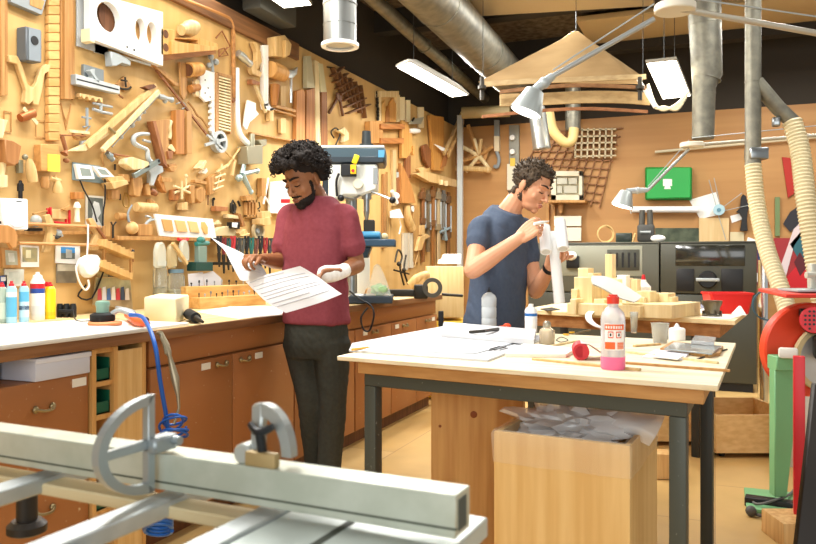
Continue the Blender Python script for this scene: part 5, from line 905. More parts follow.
# ================================================================ things on the wall bench
vx = V((CS, SN, 0)); vy = V((-SN, CS, 0)); UP = V((0, 0, 1))       # screen-right and away directions, level
RT = Matrix.Rotation(TH, 3, 'Z')
a, c = onz(-40, 360, ZB).y, onx(191, 330, -2.13).y
T('white_board', B().span((-2.95, 1.0, ZB), (-2.09, 2.42, ZB+.016), .002), mat('#d8d5cb', .4), 'large white laminate board lying on the near end of the wall bench', 'board')
ZW = ZB+.016
yb2 = 2.72
T('white_board', B().prism([(-2.75, 2.44, ZB), (-2.12, 2.44, ZB), (-2.13, yb2, ZB), (-2.7, yb2, ZB)], UP*.012, .002), mat('#f0ede4', .45), 'smaller white laminate offcut next to the cream block on the wall bench', 'board')
def can(px, yb, yt, w, label, m, bands, cap, z=ZW, neck=.55):
    q = onz(px, yb, z); k = dep(q)/F; R = w*k/2; Ht = (yb-yt)*k; b = B()
    r = thing('spray_can', label, 'spray can', tuple(q), 'spray cans at the near end of the bench')
    b.lathe(q, [(R*.95, 0), (R, .004), (R, Ht*.8), (R*.72, Ht*.87), (R*neck, Ht*.88)], UP, 24); part('can_body', b, m, r)
    for z0, z1, mm in bands: b = B(); b.lathe(q, [(R*1.004, Ht*z0), (R*1.004, Ht*z1)], UP, 24); part('printed_band', b, mm, r)
    b = B(); b.lathe(q+UP*Ht*.88, [(R*neck*.95, 0), (R*neck*.9, Ht*.05), (R*.3, Ht*.07), (R*.28, Ht*.12), (.0001, Ht*.121)], UP, 18); part('nozzle', b, cap, r)
    return r, q, R
LB = mat('#a7d4e6', .35, .2); LB2 = mat('#5fb2d6', .35)
can(2, 323, 282, 10, 'pale green spray can cut by the edge of the picture', mat('#a9b7a6', .35, .2), [(.1, .5, mat('#c9d3c0', .5))], RED)
can(11.5, 323, 281, 10, 'pale blue spray can, first of the two blue ones from the edge', LB, [(.15, .62, LB2), (.62, .74, mat('#d8e6ea', .4))], RED)
can(24, 322, 281, 9.5, 'pale blue spray can standing against the tall white one', LB, [(.12, .5, mat('#c3dfe8', .4)), (.3, .4, mat('#2f4e80', .4)), (.5, .74, LB2)], RED)
can(37.5, 320, 272, 13.5, 'tall white spray can with red and blue bands', mat('#ecebe6', .35), [(.66, .76, RED), (.56, .66, mat('#2b4c9a', .4)), (.1, .3, mat('#dcdcd8', .4))], WHITE, neck=.7)
yq = can(50, 319, 282, 10.5, 'yellow spray can with a red emblem', mat('#f0d21c', .35), [(.1, .2, mat('#e0c010', .4))], RED)
part('emblem', B().cyl(yq[1]-vy*(yq[2]-.001)+UP*.16-vx*.004, yq[1]-vy*(yq[2]+.002)+UP*.16-vx*.004, .011, seg=16), RED, yq[0])
r = thing('binoculars', 'black pair of stubby binoculars beside the yellow spray can', 'binoculars', tuple(onz(67, 317, ZW)))
b = B()
for px in (60, 66.5, 73): q = onz(px, 317.5, ZW); b.lathe(q, [(.014, 0), (.016, .005), (.016, .05), (.012, .065)], UP, 14)
part('barrel', b, BLACK, r); q = onz(66, 318, ZW); part('bridge', B().box(q+UP*.03, (.07, .02, .02), .005, RT), BLACKR, r)
# sander
q = onz(105, 324.5, ZW); r = thing('random_sander', 'green and black palm sander resting on an orange sanding pad', 'sander', tuple(q)); k = dep(q)/F
b = B(); b.lathe(q, [(16*k, 0), (16.5*k, .008), (15*k, .014)], UP, 28); part('sanding_pad', b, mat('#d98d5c', .7), r)
b = B(); b.lathe(q-vx*.01, [(11*k, .014), (12*k, .02), (12*k, .042), (8*k, .05)], UP, 24); part('skirt', b, BLACKR, r)
b = B(); b.lathe(q-vx*.01, [(6*k, .048), (6.4*k, .075), (7.2*k, .085), (6.5*k, .097), (2*k, .1)], UP, 20); part('grip', b, mat('#7ea394', .5), r)
b = B(); b.tube([q+vx*.03+UP*.045, q+vx*.065+UP*.06, q+vx*.12+UP*.04], .011, 10, 4); part('dust_port', b, LGREY, r)
b = B(); b.tube([onz(97, 320, ZW+.02), onz(86, 321, ZW+.006), onz(76, 320, ZW+.006), onz(73, 312, ZW+.03)], .003, 6, 6); T('black_cable', b, BLACK, 'thin black cable trailing from the palm sander toward the binoculars', 'cable')
# air gun and blue hose
q = onz(135, 322, ZW); r = thing('air_gun', 'orange and grey air gun lying on the white laminate board', 'air gun', tuple(q))
b = B(); b.tube([onz(128, 315, ZW+.02), onz(138, 321, ZW+.02), onz(148, 324, ZW+.014)], [.017, .02, .012], 12, 4); part('body', b, mat('#e8602c', .4), r)
b = B(); b.tube([onz(117, 308, ZW+.035), onz(126, 311, ZW+.04), onz(134, 313, ZW+.035)], [.010, .016, .012], 12, 4); part('handle', b, LGREY, r)
b = B(); b.ell(onz(146, 321, ZW+.018), (.014, .014, .018)); part('nozzle', b, BLACK, r)
b = B(); b.tube([onz(130, 315, ZW+.05), P(142, 317, 2.98), P(150, 330, 2.86), P(156, 350, 2.8), P(160, 380, 2.8), P(166, 415, 2.82), P(168, 432, 2.84)], .0085, 10, 8)
b.tube([P(174+(12+3*math.sin(t*.37))*math.cos(t), 427+4.5*math.sin(t)+8*math.sin(t*.43), 2.84+.04*math.sin(t)) for t in [i*.3 for i in range(92)]], .005, 8)
T('air_hose', b, mat('#1d56a8', .35), 'bright blue air hose hanging from the bench edge into a coil', 'hose')
b = B(); b.tube([P(158+14*math.cos(t), 531-t*.55+5*math.sin(t), 2.75+.05*math.sin(t)) for t in [i*.4 for i in range(95)]], .007, 8); T('air_hose', b, mat('#245fae', .35), 'coiled blue air hose heaped on the floor behind the saw table', 'hose')
q = onz(190, 505, .0)
b = B(); pp = [P(161, 333, 2.86), P(166, 345, 2.86), P(168, 352, 2.85), P(169.5, 356, 2.85), P(172, 366, 2.85), P(174, 374, 2.85), P(175, 378, 2.85), P(178, 396, 2.84), P(179, 408, 2.84), P(174, 424, 2.83)]; b.tube(pp, [.008, .013, .013, .008, .012, .014, .016, .007, .0055, .005], 10); b.tube([P(161, 337, 2.83), P(165, 346, 2.82), P(166, 354, 2.82)], .005, 8); b.cyl(pp[0], P(158, 333, 2.9), .008); T('hose_gun', b, mat('#a59b82', .35, .7), 'grey metal blow gun hanging below the bench edge', 'air gun')
# cream block
q0, q1 = onz(144, 322, ZB), onz(176, 324, ZB)
T('foam_block', B().prism([q0, q1, onz(189, 318, ZB), onz(159, 316, ZB)], UP*.115, .006), CREAM, 'cream foam block standing on the wall bench', 'block')
q = onz(196, 320, ZB); r = thing('trim_router', 'small black router lying beside the cream foam block', 'router', tuple(q))
b = B(); b.tube([onz(189, 314, ZB+.03), onz(196, 318, ZB+.026)], [.026, .024], 14); part('motor', b, BLACKR, r)
b = B(); b.tube([onz(196, 318, ZB+.026), onz(203, 322, ZB+.012)], [.014, .006], 12); part('collet', b, IRON, r)
# router bit holder
def yz(px, py, x): return onx(px, py, x)
q = onz(200, 309, ZB); e = onz(266, 304.5, ZB); u = (e-q); u.z = 0; L = u.length; u.normalize(); n = V((-u.y, u.x, 0))
r = thing('bit_holder', 'stepped wooden tray full of metal router bits', 'tool tray', tuple(q))
k = dep(q)/F; h1, h2 = 11*k, 22*k
b = B()
for s0, s1, w0, w1, zz in ((0, L, 0, .09, h1), (-.02, L, .09, .16, h2)): b.prism([q+u*s0+n*w0, q+u*s1+n*w0, q+u*s1+n*w1, q+u*s0+n*w1], UP*zz, .003)
part('tray', b, wood('#e0ab5c', '#c98f42', ax=1), r)
for row, (w, zz, nn) in enumerate(((.045, h1, 12), (.125, h2, 9))):
    for i in range(nn):
        p = q+u*(L*(i+.7)/nn)+n*w+UP*zz; b = B(); hh = .02+.025*random.random(); rr = .004+.004*random.random()
        b.cyl(p-UP*.003, p+UP*hh, .003, seg=8).cyl(p+UP*hh*.6, p+UP*hh, rr, rr*.7, seg=10); part('router_bit', b, random.choice([IRON, STEEL, LGREY, BLACK]), r)
PAPERS = mat('#f2f2ee', .75, h2=None)
T('paper_sheet', B().prism([onz(197, 312, ZB), onz(238, 319, ZB), onz(286, 315, ZB), onz(283, 307, ZB), onz(230, 307, ZB)], UP*.003), PAPERS, 'wide white paper lying on the bench in front of the bit tray', 'paper')
for q4, lb in (([(188, 274), (203, 272), (206, 309), (191, 311)], 'white sheet standing upright behind the cream foam block'), ([(203, 274), (213, 271), (221, 278), (221, 290), (206, 292)], 'white paper folded over the back of the bit tray')):
    b = W(); b.poly(q4, .2, .003, 0); T('paper_sheet', b, mat('#cfd0d3', .8), lb, 'paper')
# jars behind
JG = mat('#dfe6dc', .08, trans=.85)
def jar(px, yb, yt, w, label, lid, fill=None, z=ZB, x=None):
    q = onx(px, yb, x) if x else onz(px, yb, z); q.z = z; k = dep(q)/F; R = w*k/2; Ht = (yb-yt)*k
    r = thing('glass_jar', label, 'jar', tuple(q), 'jars at the back of the bench')
    b = B(); b.lathe(q, [(R*.9, 0), (R, .006), (R, Ht*.82), (R*.8, Ht*.9), (R*.8, Ht*.94)], UP, 20); part('glass', b, JG, r)
    b = B(); b.lathe(q+UP*Ht*.92, [(R*.88, 0), (R*.88, Ht*.1), (.0001, Ht*.101)], UP, 20); part('lid', b, lid, r)
    if fill: b = B(); b.lathe(q+UP*.004, [(R*.86, 0), (R*.9, Ht*.45), (.0001, Ht*.46)], UP, 18); part('contents', b, fill, r)
jar(160, 309, 262, 14, 'tall glass jar of pale pieces behind the cream foam block', LGREY, mat('#c9b98a', .8, kind='n', h2='#8f8460'))
jar(176, 308, 270, 17, 'wide glass jar with a grey blue lid behind the cream foam block', mat('#5d7682', .5), mat('#c8b06a', .8, kind='n', h2='#7d9098'))
for i, (x, y0, y1, w, c) in enumerate(((162, 242, 268, 11, '#e8ead8'), (186, 240, 262, 9, '#dfe2d0'), (174, 244, 268, 9, '#d9c89a'))):
    b = W(); b.poly([(x-w*.3, y0), (x+w*.3, y0), (x+w*.5, y0+8), (x+w*.5, y1), (x-w*.5, y1), (x-w*.5, y0+8)], .16, .05, .012)
    T('plastic_pouch', b, FILM(c, .45), ('first', 'third', 'middle')[i]+' clear plastic pouch hung below the white sample board', 'pouch')
O('wooden_peg_tool', 'pale slanted wooden stick hung among the plastic pouches', 'stick', BEECH, ('bar', (174, 243), (188, 264), 3.5, .2, .03))
O('red_clamp', 'small red plastic clip under the sample board', 'clip', RED, ('rod', [(178, 239), (184, 241), (188, 239)], 1.6, .17))
G('teal_clamp', 'dark teal cast iron clamp stand below the sample board', 'clamp', ('head', mat('#2f7a72', .4), [('ball', (201, 240), 4.5, .18, (.8, 1.2, .8)), ('rod', [(196, 244), (208, 243)], 2.4, .18)]), ('column', mat('#8ea89d', .35, .4), [('rect', 199, 246, 207, 270, .15, .05)]), ('base', mat('#16403a', .5), [('rect', 196, 262, 213, 271, .12, .1)]))
cols = ['#1f2020', '#7a2a2c', '#2a5a55', '#b53036', '#39393a', '#55564f', '#1c1d1d', '#2d6c62', '#70453a', '#262626', '#9a2c30', '#3a3f3e']
for i in range(12):
    x = 219+i*4.6; y0 = 236+(i % 3)*1.5; c = cols[i]
    nm = {'#1f2020': 'black', '#7a2a2c': 'maroon', '#2a5a55': 'dark teal', '#b53036': 'red', '#39393a': 'charcoal', '#55564f': 'grey olive', '#1c1d1d': 'jet black', '#2d6c62': 'teal green', '#70453a': 'brown', '#262626': 'sooty black', '#9a2c30': 'dark red', '#3a3f3e': 'slate grey'}[c]
    G('hand_pliers', '%s-handled pliers hanging in the tool row by the hand of the man in red' % nm, 'pliers', ('handle', mat(c, .45), [('rod', [(x-1.5, y0), (x-1, y0+9), (x, y0+17)], 1.3, .2, 3), ('rod', [(x+1.8, y0), (x+1.4, y0+9), (x, y0+17)], 1.3, .2, 3)]), ('jaw', IRON, [('rod', [(x, y0+17), (x+.4, y0+31+(i % 2)*5)], [1.9, .9], .2)]))
O('tool_rail', 'dark bar holding the row of hanging pliers', 'rail', IRON, ('rect', 214, 238, 276, 240.5, .12, .05))
O('tool_rail', 'lower dark bar behind the hanging pliers', 'rail', IRON, ('rect', 214, 262, 272, 265, .12, .05))
# ---------------------------------------------------------------- drill press behind the man in red
DD = 5.05
r = thing('drill_press', 'large blue and white drill press standing on the bench', 'drill press', tuple(P(362, 302, DD)))
k = DD/F
def m3(px, py, dd=0): return P(px, py, DD)+vy*dd
def mb(b, x0, y0, x1, y1, dn, df, bev=.004): return b.prism([m3(x0, y0, dn), m3(x1, y0, dn), m3(x1, y1, dn), m3(x0, y1, dn)], vy*(df-dn), bev)
PW = mat('#dfe3dc', .35); PB = mat('#3a6f94', .35); PN = mat('#27333c', .35)
b = B(); mb(b, 316, 150, 386, 164, -.13, .2, .012); part('belt_guard', b, mat('#3f545f', .35, .1), r)
b = B(); mb(b, 318, 158.5, 385, 165.5, -.132, .19, .008); part('guard_rim', b, PN, r)
b = B(); mb(b, 316, 148, 385, 151, -.128, .19, .006); part('guard_lid', b, mat('#cfd6d2', .35), r)
b = B(); mb(b, 379, 153, 385, 160, -.134, -.12, .001); part('blue_plate', b, mat('#5aa4cf', .4), r)
b = B(); b.prism([m3(330, 166, -.12), m3(378, 166, -.12), m3(378, 191, -.12), m3(362, 197, -.12), m3(346, 197, -.12), m3(330, 204, -.12)], vy*.28, .012); part('head', b, PW, r)
b = B(); mb(b, 374, 170, 378.5, 186, -.125, -.115, .001); part('depth_scale', b, GREY, r)
b = B(); mb(b, 343, 167, 358, 179, -.17, -.11, .006); part('switch_box', b, BLACK, r)
b = B(); mb(b, 352.5, 168, 358, 177, -.185, -.165, .003); b.box(m3(357.5, 163, -.185), (.035, .02, .06), .006, RT @ Matrix.Rotation(.35, 3, 'Y')); part('stop_flap', b, YELL, r)
b = B(); b.cyl(m3(355, 174, -.187), m3(355, 174, -.19), .011, seg=14); part('stop_button', b, RED, r)
b = B(); b.cyl(m3(359.5, 186, -.12), m3(359.5, 186, -.15), 5*k, seg=20, bev=.004); part('dial', b, mat('#d8d5bf', .4), r)
b = B(); b.tube([m3(341, 176, -.15), m3(338.5, 184, -.15), m3(339, 198, -.14)], .008, 8, 5); part('cable', b, BLACK, r)
b = B(); b.cyl(m3(367, 193, -.05), m3(367, 200, -.05), 5*k, seg=20).cyl(m3(367, 200, -.05), m3(367, 212, -.05), 3*k, seg=16).cyl(m3(367, 212, -.05), m3(367, 220, -.05), 3.2*k, 1.6*k, seg=16).cyl(m3(367, 220, -.05), m3(367, 232, -.05), .006, seg=8); part('spindle', b, STEEL, r)
for a0, a1, a2 in (((362, 196), (355, 201), (344, 199)), ((372, 193), (382, 197), (391, 201))):
    b = B(); b.tube([m3(a0[0], a0[1], -.1), m3(a1[0], a1[1], -.14), m3(a2[0], a2[1], -.16)], .008, 8); lv = part('feed_lever', b, STEEL, r)
    b = B(); b.ell(m3(a2[0]+(2 if a2[0] > 360 else -1), a2[1]+1, -.16), (.022, .022, .022)); part('lever_knob', b, BLACK, lv)
b = B(); b.cyl(m3(366, 150, .05), m3(366, 143, .05), 7*k, seg=20).cyl(m3(366, 143, .05), m3(366, 130, .05), 5*k, 4.4*k, seg=20); part('motor_cap', b, mat('#2c3234', .4), r)
b = B(); mb(b, 322, 168, 332, 200, .02, .2, .01); part('motor', b, PN, r)
b = B(); b.cyl(m3(350, 166, .12), m3(350, 296, .12), 6*k, seg=20); part('column', b, STEEL, r)
b = B(); mb(b, 357, 240, 396, 247, -.2, .12, .006); b.prism([m3(360, 247, -.1), m3(372, 247, -.1), m3(368, 258, -.1), m3(352, 258, -.1)], vy*.2, .006); part('work_table', b, mat('#29465c', .4), r)
b = B(); mb(b, 361, 232, 381, 241, -.12, .05, .008); b.cyl(m3(362, 236, -.13), m3(380, 236, -.13), .018, seg=12); part('machine_vice', b, mat('#3d86ad', .35), r)
b = B(); mb(b, 364, 220, 375, 233, -.06, .02, .006); part('vice_jaw', b, IRON, r)
b = B(); b.ell(m3(385, 237, -.08), (.024, .024, .024)); part('vice_knob', b, PALE, r)
b = B(); mb(b, 350, 295, 393, 302.4, -.16, .2, .006); part('base', b, mat('#26323c', .4), r)
b = B(); b.tube([m3(352, 290, -.2), m3(362, 297, -.26), m3(373, 303, -.28), m3(376, 312, -.3), m3(372, 326, -.3), m3(366, 325, -.3), m3(364, 314, -.3), m3(370, 305, -.28)], .006, 8, 5); part('power_cable', b, BLACK, r)
b = B(); b.prism([m3(366, 296, -.15), m3(392, 296, -.15), m3(387, 280, -.13), m3(380, 264, -.12), m3(375, 264, -.12), m3(371, 280, -.13)], vy*.07, .012); T('plastic_bag', b, FILM('#e4ecdf', .3), 'tall clear bag holding green pieces on the drill press base', 'bag')
T('green_filling', crumple(m3(380, 289, -.115), .05, 5, (1.2, .55, .75), .4, 3), mat('#9fc48e', .8), 'heap of light green crumpled pieces inside the clear bag', 'filling', kind='stuff')
T('plastic_bag', crumple(onz(358, 303, ZB)+UP*.03, .055, 8, (1, .8, .6), .4, 3), FILM('#eceee8', .7), 'crumpled white bag beside the elbow of the man in red', 'bag')
T('wooden_ball', B().ell(onz(371, 300, ZB)+UP*.05, .045), OAK, 'tan wooden ball behind the crumpled white bag', 'ball')
T('pale_board', B().box(P(356, 275, 5.5), (.2, .02, .36), .004, RT), mat('#dfe2da', .5), 'pale grey panel standing behind the drill press column', 'panel')
# ---------------------------------------------------------------- far end of the bench
q = onz(418, 300, ZB); r = thing('bench_vice', 'dark iron vice with a round clamp ring at the far end of the bench', 'vice', tuple(q)); k = dep(q)/F
b = B(); b.box(q+UP*.05-vx*.08, (.3, .08, .05), .008, RT).box(q+UP*.06+vx*.02, (.1, .12, .1), .012, RT); part('body', b, mat('#3c3a34', .5, .4), r)
b = B(); b.ring(q+UP*.09+vx*.10-vy*.03, -vy, .07, .042, .06, 24); part('clamp_ring', b, mat('#57544a', .5, .4), r)
b = B(); b.tube([q+vx*.17+UP*.04, q+vx*.32+UP*.03], .01, 8); part('handle', b, IRON, r)
for pts, lb in (([(410, 286), (417, 280), (425, 276)], 'pale wooden foot form lying on its heel behind the vice'), ([(421, 293), (422, 285), (424, 278)], 'pale wooden foot form standing behind the vice')):
    d = 5.9; b = B(); b.tube([P(x, y, d) for x, y in pts], [.035, .045, .04], 14, 5); b.ell(P(pts[-1][0], pts[-1][1], d), .04); T('shoe_last', b, BEECH, lb, 'foot form')
d = 6.75; q = P(444, 318, d)
T('cream_crate', B().box(q+UP*.24, (.32, .4, .44), .006, RT), wood('#e3c88e', '#d8b878'), 'square cream box standing past the far end of the bench', 'box')
T('yellow_box', B().box(P(448, 326, d)-UP*.27-vx*.02, (.42, .42, .66), .01, RT), mat('#d9b23a', .5), 'yellow box supporting the square cream box', 'box') 
b = B(); b.prism([P(438, 264, d), P(461, 264, d), P(461, 254, d), P(444, 254, d), P(442, 259, d), P(439, 260, d)], vy*.2, .004); T('foam_piece', b, WHITE, 'white foam piece lying on top of the square cream box', 'foam')
# tall stools / black thing between bench and man in blue
b = B(); b.box(P(441, 330, 6.0)-UP*.1, (.04, .05, .5), .004, RT); T('black_bracket', b, BLACK, 'black upright bar at the far end of the bench', 'bar')
q = P(441, 330, 6.0)
# boxes in the open gap of the drawer cabinet
zt = .7865
b1 = thing('flat_box', 'white flat cardboard box in the gap above the brown drawers', 'box', tuple(onx(20, 375, FX)), 'flat boxes above the brown drawers')
ya, yb = by(29), by(86)
part('box', B().span((FX-.3, ya, zt), (FX+.03, yb-.01, zt+.072), .003), mat('#ccd0dc', .6), b1)
part('lid', B().span((FX-.305, ya, zt+.06), (FX+.034, yb-.006, zt+.078), .003), mat('#dcdfe8', .6), b1)
T('flat_box', B().span((FX-.42, by(-50), zt), (FX-.12, by(26), zt+.066), .003), mat('#9a9aa0', .6), 'grey flat box pushed deeper into the gap above the brown drawers', 'box', 'flat boxes above the brown drawers')
# ================================================================ things on the front work table
ZT1 = .85
def tp(px, py, z=ZT1): return onz(px, py, z)
def slab(pxs, th, m, name, label, cat, z=ZT1, bev=.001): return T(name, B().prism([tp(x, y, z) for x, y in pxs], UP*th, bev), m, label, cat)
slab([(349, 352), (352, 345), (452, 326), (548, 338), (488, 362)], .008, mat('#c6c9cd', .45), 'white_board', 'large thin white board lying on the front table', 'board')
slab([(361, 351), (443, 328), (540, 336), (476, 354)], .004, mat('#d3d5d9', .6), 'paper_sheet', 'big white drawing sheet on top of the thin white board', 'paper', ZT1+.008)
slab([(441, 337), (444, 326), (536, 334), (534, 345)], .022, mat('#bfc1c4', .5), 'foam_board', 'thick white foam board stack behind the big drawing sheet', 'foam board', ZT1+.012)
q = tp(497, 350, ZT1+.012)
b = B()
for x, y, x2, y2 in ((490, 349, 500, 346), (494, 350, 506, 347), (500, 350, 508, 348), (489, 350.5, 497, 349)): b.tube([tp(x, y, ZT1+.0135), tp(x2, y2, ZT1+.0135)], .0018, 6)
T('drill_bits', b, IRON, 'few dark little drill bits lying on the big drawing sheet', 'drill bits')
T('lever_hook', B().tube([tp(470, 332, .89), tp(484, 331, .9), tp(498, 329, .89)], .007, 8, 4), IRON, 'dark curved tool handle behind the grey water bottle', 'tool')
b = B(); b.ell(tp(507, 326, .875), (.02, .02, .014)); b.tube([tp(498, 328, .875), tp(507, 326, .875)], .008); T('plastic_stopper', b, mat('#e5532e', .4), 'small orange knob beside the grey water bottle', 'knob')
# bottles
def bottle(name, label, px, yb, prof, m, parts=(), z=ZT1, group=None, cat='bottle'):
    q = tp(px, yb, z); k = dep(q)/F; r = thing(name, label, cat, tuple(q), group)
    b = B(); b.lathe(q, [(w*k/2, h*k) for w, h in prof], UP, 28); part('bottle', b, m, r)
    for nm, pr, mm in parts: b = B(); b.lathe(q, [(w*k/2, h*k) for w, h in pr], UP, 24); part(nm, b, mm, r)
    return r, q, k
bottle('plastic_bottle', 'translucent grey ribbed bottle with a black nozzle on the front table', 489, 328, [(14, 0), (15, 1), (15, 9), (14.2, 10), (15, 11), (15, 20), (14.2, 21), (15, 22), (15, 30), (12, 33), (4, 36)], mat('#cdd5d8', .25, trans=.12), [('nozzle', [(4, 35.5), (4, 37), (1.2, 38), (.8, 41), (.1, 41.2)], BLACK)])
bottle('spray_tin', 'small white tin with a blue band beside the man in blue', 531, 332, [(12, 0), (12.3, 1), (12.3, 22), (8, 25)], mat('#eef0f1', .35), [('blue_band', [(12.5, 16), (12.5, 19)], mat('#2f6db5', .4)), ('cap', [(5, 24.5), (5, 28), (.1, 28.1)], WHITE)])
bottle('glass_bottle', 'small glass bottle of pale liquid with a metal cap', 547, 345, [(15, 0), (15.5, 1), (15.5, 14), (13, 16), (7, 18)], mat('#e9e0cc', .08, trans=.7), [('liquid', [(14, .6), (14.6, 1.5), (14.6, 11), (.1, 11.2)], mat('#e7d6b8', .5)), ('cap', [(7, 17.6), (8, 18.5), (8, 22), (5, 24), (.1, 24.2)], mat('#a9a493', .3, .7))])
# pink solvent bottle
q = tp(613, 369); k = dep(q)/F; r = thing('solvent_bottle', 'clear bottle of pink liquid with red cap and orange label', 'bottle', tuple(q))
b = B(); b.lathe(q, [(w*k/2, h*k) for w, h in [(22, 0), (24, 1.5), (24, 50), (22, 56), (15, 60), (11, 62), (11, 66)]], UP, 32); part('bottle', b, mat('#f3f3f6', .15, trans=.55), r)
b = B(); b.lathe(q, [(w*k/2, h*k) for w, h in [(22.6, .2), (24.3, 1.6), (24.3, 13), (.1, 13.05)]], UP, 28); part('pink_liquid', b, mat('#ef6f9c', .2), r)
b = B(); b.lathe(q, [(w*k/2, h*k) for w, h in [(12, 65.5), (12, 72), (9, 73), (9, 74.5), (.1, 74.6)]], UP, 20); part('cap', b, mat('#e23d2c', .4), r)
def lab(z0, z1, a0, a1, m, rad=24.5, nm='label_panel'):
    b = B(); pts = []
    base = math.atan2(-vy.y, -vy.x)
    n = 10; f = lambda a, z, R: q+V((math.cos(base+a), math.sin(base+a), 0))*R*k/2+UP*z*k
    for i in range(n):
        A, C = a0+(a1-a0)*i/n, a0+(a1-a0)*(i+1)/n
        b.prism([f(A, z0, rad), f(C, z0, rad), f(C, z1, rad), f(A, z1, rad)], V((math.cos(base+A), math.sin(base+A), 0))*-.0008)
    return part(nm, b, m, r)
OL = mat('#ef6a33', .5); WL = mat('#f5f3ee', .5)
lab(20, 46, -.95, .75, WL); lab(40, 45.5, -.95, .7, OL, 25); lab(21, 28, -.93, -.1, OL, 25); lab(21, 28, .05, .68, mat('#f3b79c', .5), 25)
for a in (-.45, .2): lab(32, 38.5, a-.22, a+.22, mat('#e05a3a', .5), 24.9, 'hazard_mark'); lab(33, 37.5, a-.16, a+.16, WL, 25.2, 'hazard_mark'); lab(34, 36.6, a-.06, a+.06, BLACK, 25.5, 'hazard_mark')
for i in range(7): lab(41.3, 44, -.85+i*.2, -.85+i*.2+.12, WL, 25.4, 'print_line')
for i in range(4): lab(22+i*1.5, 22.7+i*1.5, .1, .62, OL, 25.4, 'print_line')
# glasses/cups, cards, timber strips
def cupc(px, yb, yt, w, label, m, z=ZT1):
    q = tp(px, yb, z); k = dep(q)/F; h = (yb-yt)*k; b = B(); R = w*k/2
    b.lathe(q, [(R*.72, 0), (R*.74, .003), (R*.98, h-.004), (R*1.03, h), (R*.94, h), (R*.7, .006), (.0001, .006)], UP, 24)
    T('plastic_cup', b, m, label, 'cup', 'plastic cups on the tables')
cupc(660, 343, 323, 18, 'clear plastic cup standing on the front table', mat('#e3e4de', .15, trans=.7))
cupc(634, 333, 312, 8, 'tall slim clear beaker between the two tables', mat('#e8eae6', .1, trans=.85))
q = tp(677, 340); k = dep(q)/F; r = thing('white_pot', 'small white plastic pot with a pointed lid on the front table', 'pot', tuple(q))
b = B(); b.lathe(q, [(7.5*k, 0), (8*k, .002), (8*k, 11*k), (7*k, 12*k)], UP, 22); part('pot', b, WHITE, r)
b = B(); b.lathe(q+UP*12*k, [(7*k, 0), (3*k, .004), (1*k, .02), (.0001, .021)], UP, 16); part('lid', b, WHITE, r)
r0 = slab([(660, 351), (672, 344), (723, 349), (720, 356), (708, 358)], .012, OAK, 'thin_board', 'thin wooden panel under glass sheets on the front table', 'panel')
slab([(664, 350), (674, 343.5), (722, 347.5), (712, 355)], .006, mat('#cfd8d8', .1, trans=.6), 'glass_sheet', 'pale glass sheets lying on the thin wooden panel', 'glass sheet', ZT1+.013)
slab([(691, 344), (695, 338.5), (716, 340.5), (714, 346)], .014, mat('#d5dade', .15, trans=.6), 'clear_box', 'small clear box resting on the pale glass sheets', 'box', ZT1+.02)
slab([(642, 358), (655, 351), (690, 354), (684, 360)], .006, mat('#e9e6ee', .7), 'notebook', 'pale lilac notebook lying flat near the middle of the front table', 'notebook')
slab([(652, 357), (662, 353), (684, 356.5), (678, 360)], .004, PAPER, 'paper_sheet', 'loose white leaf on the lilac notebook', 'paper', ZT1+.0065)
for pts, w, m, lb in (([(533, 360), (640, 371)], .018, BEECH, 'pale timber strip lying in front of the red roll'), ([(626, 364), (730, 372)], .012, OAK, 'thin tan strip running toward the table corner'), ([(620, 352), (718, 364)], .012, PALE, 'pale thin strip behind the lilac notebook'), ([(520, 353), (576, 342)], .012, PALE, 'pale strip beside the small glass bottle'), ([(500, 350), (524, 343)], .01, BEECH, 'short tan strip at the edge of the thin white board'), ([(634, 347), (660, 345)], .016, BEECH, 'short pale batten behind the pink bottle')):
    A, Bq = tp(*pts[0]), tp(*pts[1]); t = (Bq-A).normalized(); n = V((-t.y, t.x, 0))*w/2
    T('timber_strip', B().prism([A-n, Bq-n, Bq+n, A+n], UP*.008, .001), m, lb, 'strip', 'timber strips on the front table')
A, Bq = tp(694, 361), tp(727, 350); T('steel_rod', B().tube([A+UP*.003, Bq+UP*.003], .003, 8), IRON, 'thin dark rod lying aslant by the table corner', 'rod')
slab([(505, 357), (525, 346), (576, 352), (566, 358)], .014, mat('#f3eee0', .6), 'white_block', 'low whitish slab in front of the small glass bottle', 'slab')
# red roll
A = tp(581, 360.5)+UP*.03; Bq = A+vx*.05; r = thing('paper_roll', 'red roll of paper with a pale outer sheet beside the pink bottle', 'roll', tuple(tp(585, 358)))
ax = (Bq-A).normalized(); e = vx*1.0
b = B(); b.tube([A, A+vy*.11+vx*.02], .029, 24); part('roll', b, mat('#c8323a', .6), r)
b = B(); b.cyl(A-vy*.0005, A-vy*.001, .02, seg=20); part('core', b, mat('#a81f2a', .7), r)
b = B(); g = [[A+UP*.0295+vy*dd+vx*dd*.2, A+vx*.03+UP*.026+vy*dd, A+vx*.065+UP*.004+vy*dd, A+vx*.11-UP*.028+vy*dd] for dd in (0, .055, .11)]; b.patch(g, 12, 8, .001); part('loose_sheet', b, mat('#f0c3c4', .7), r)
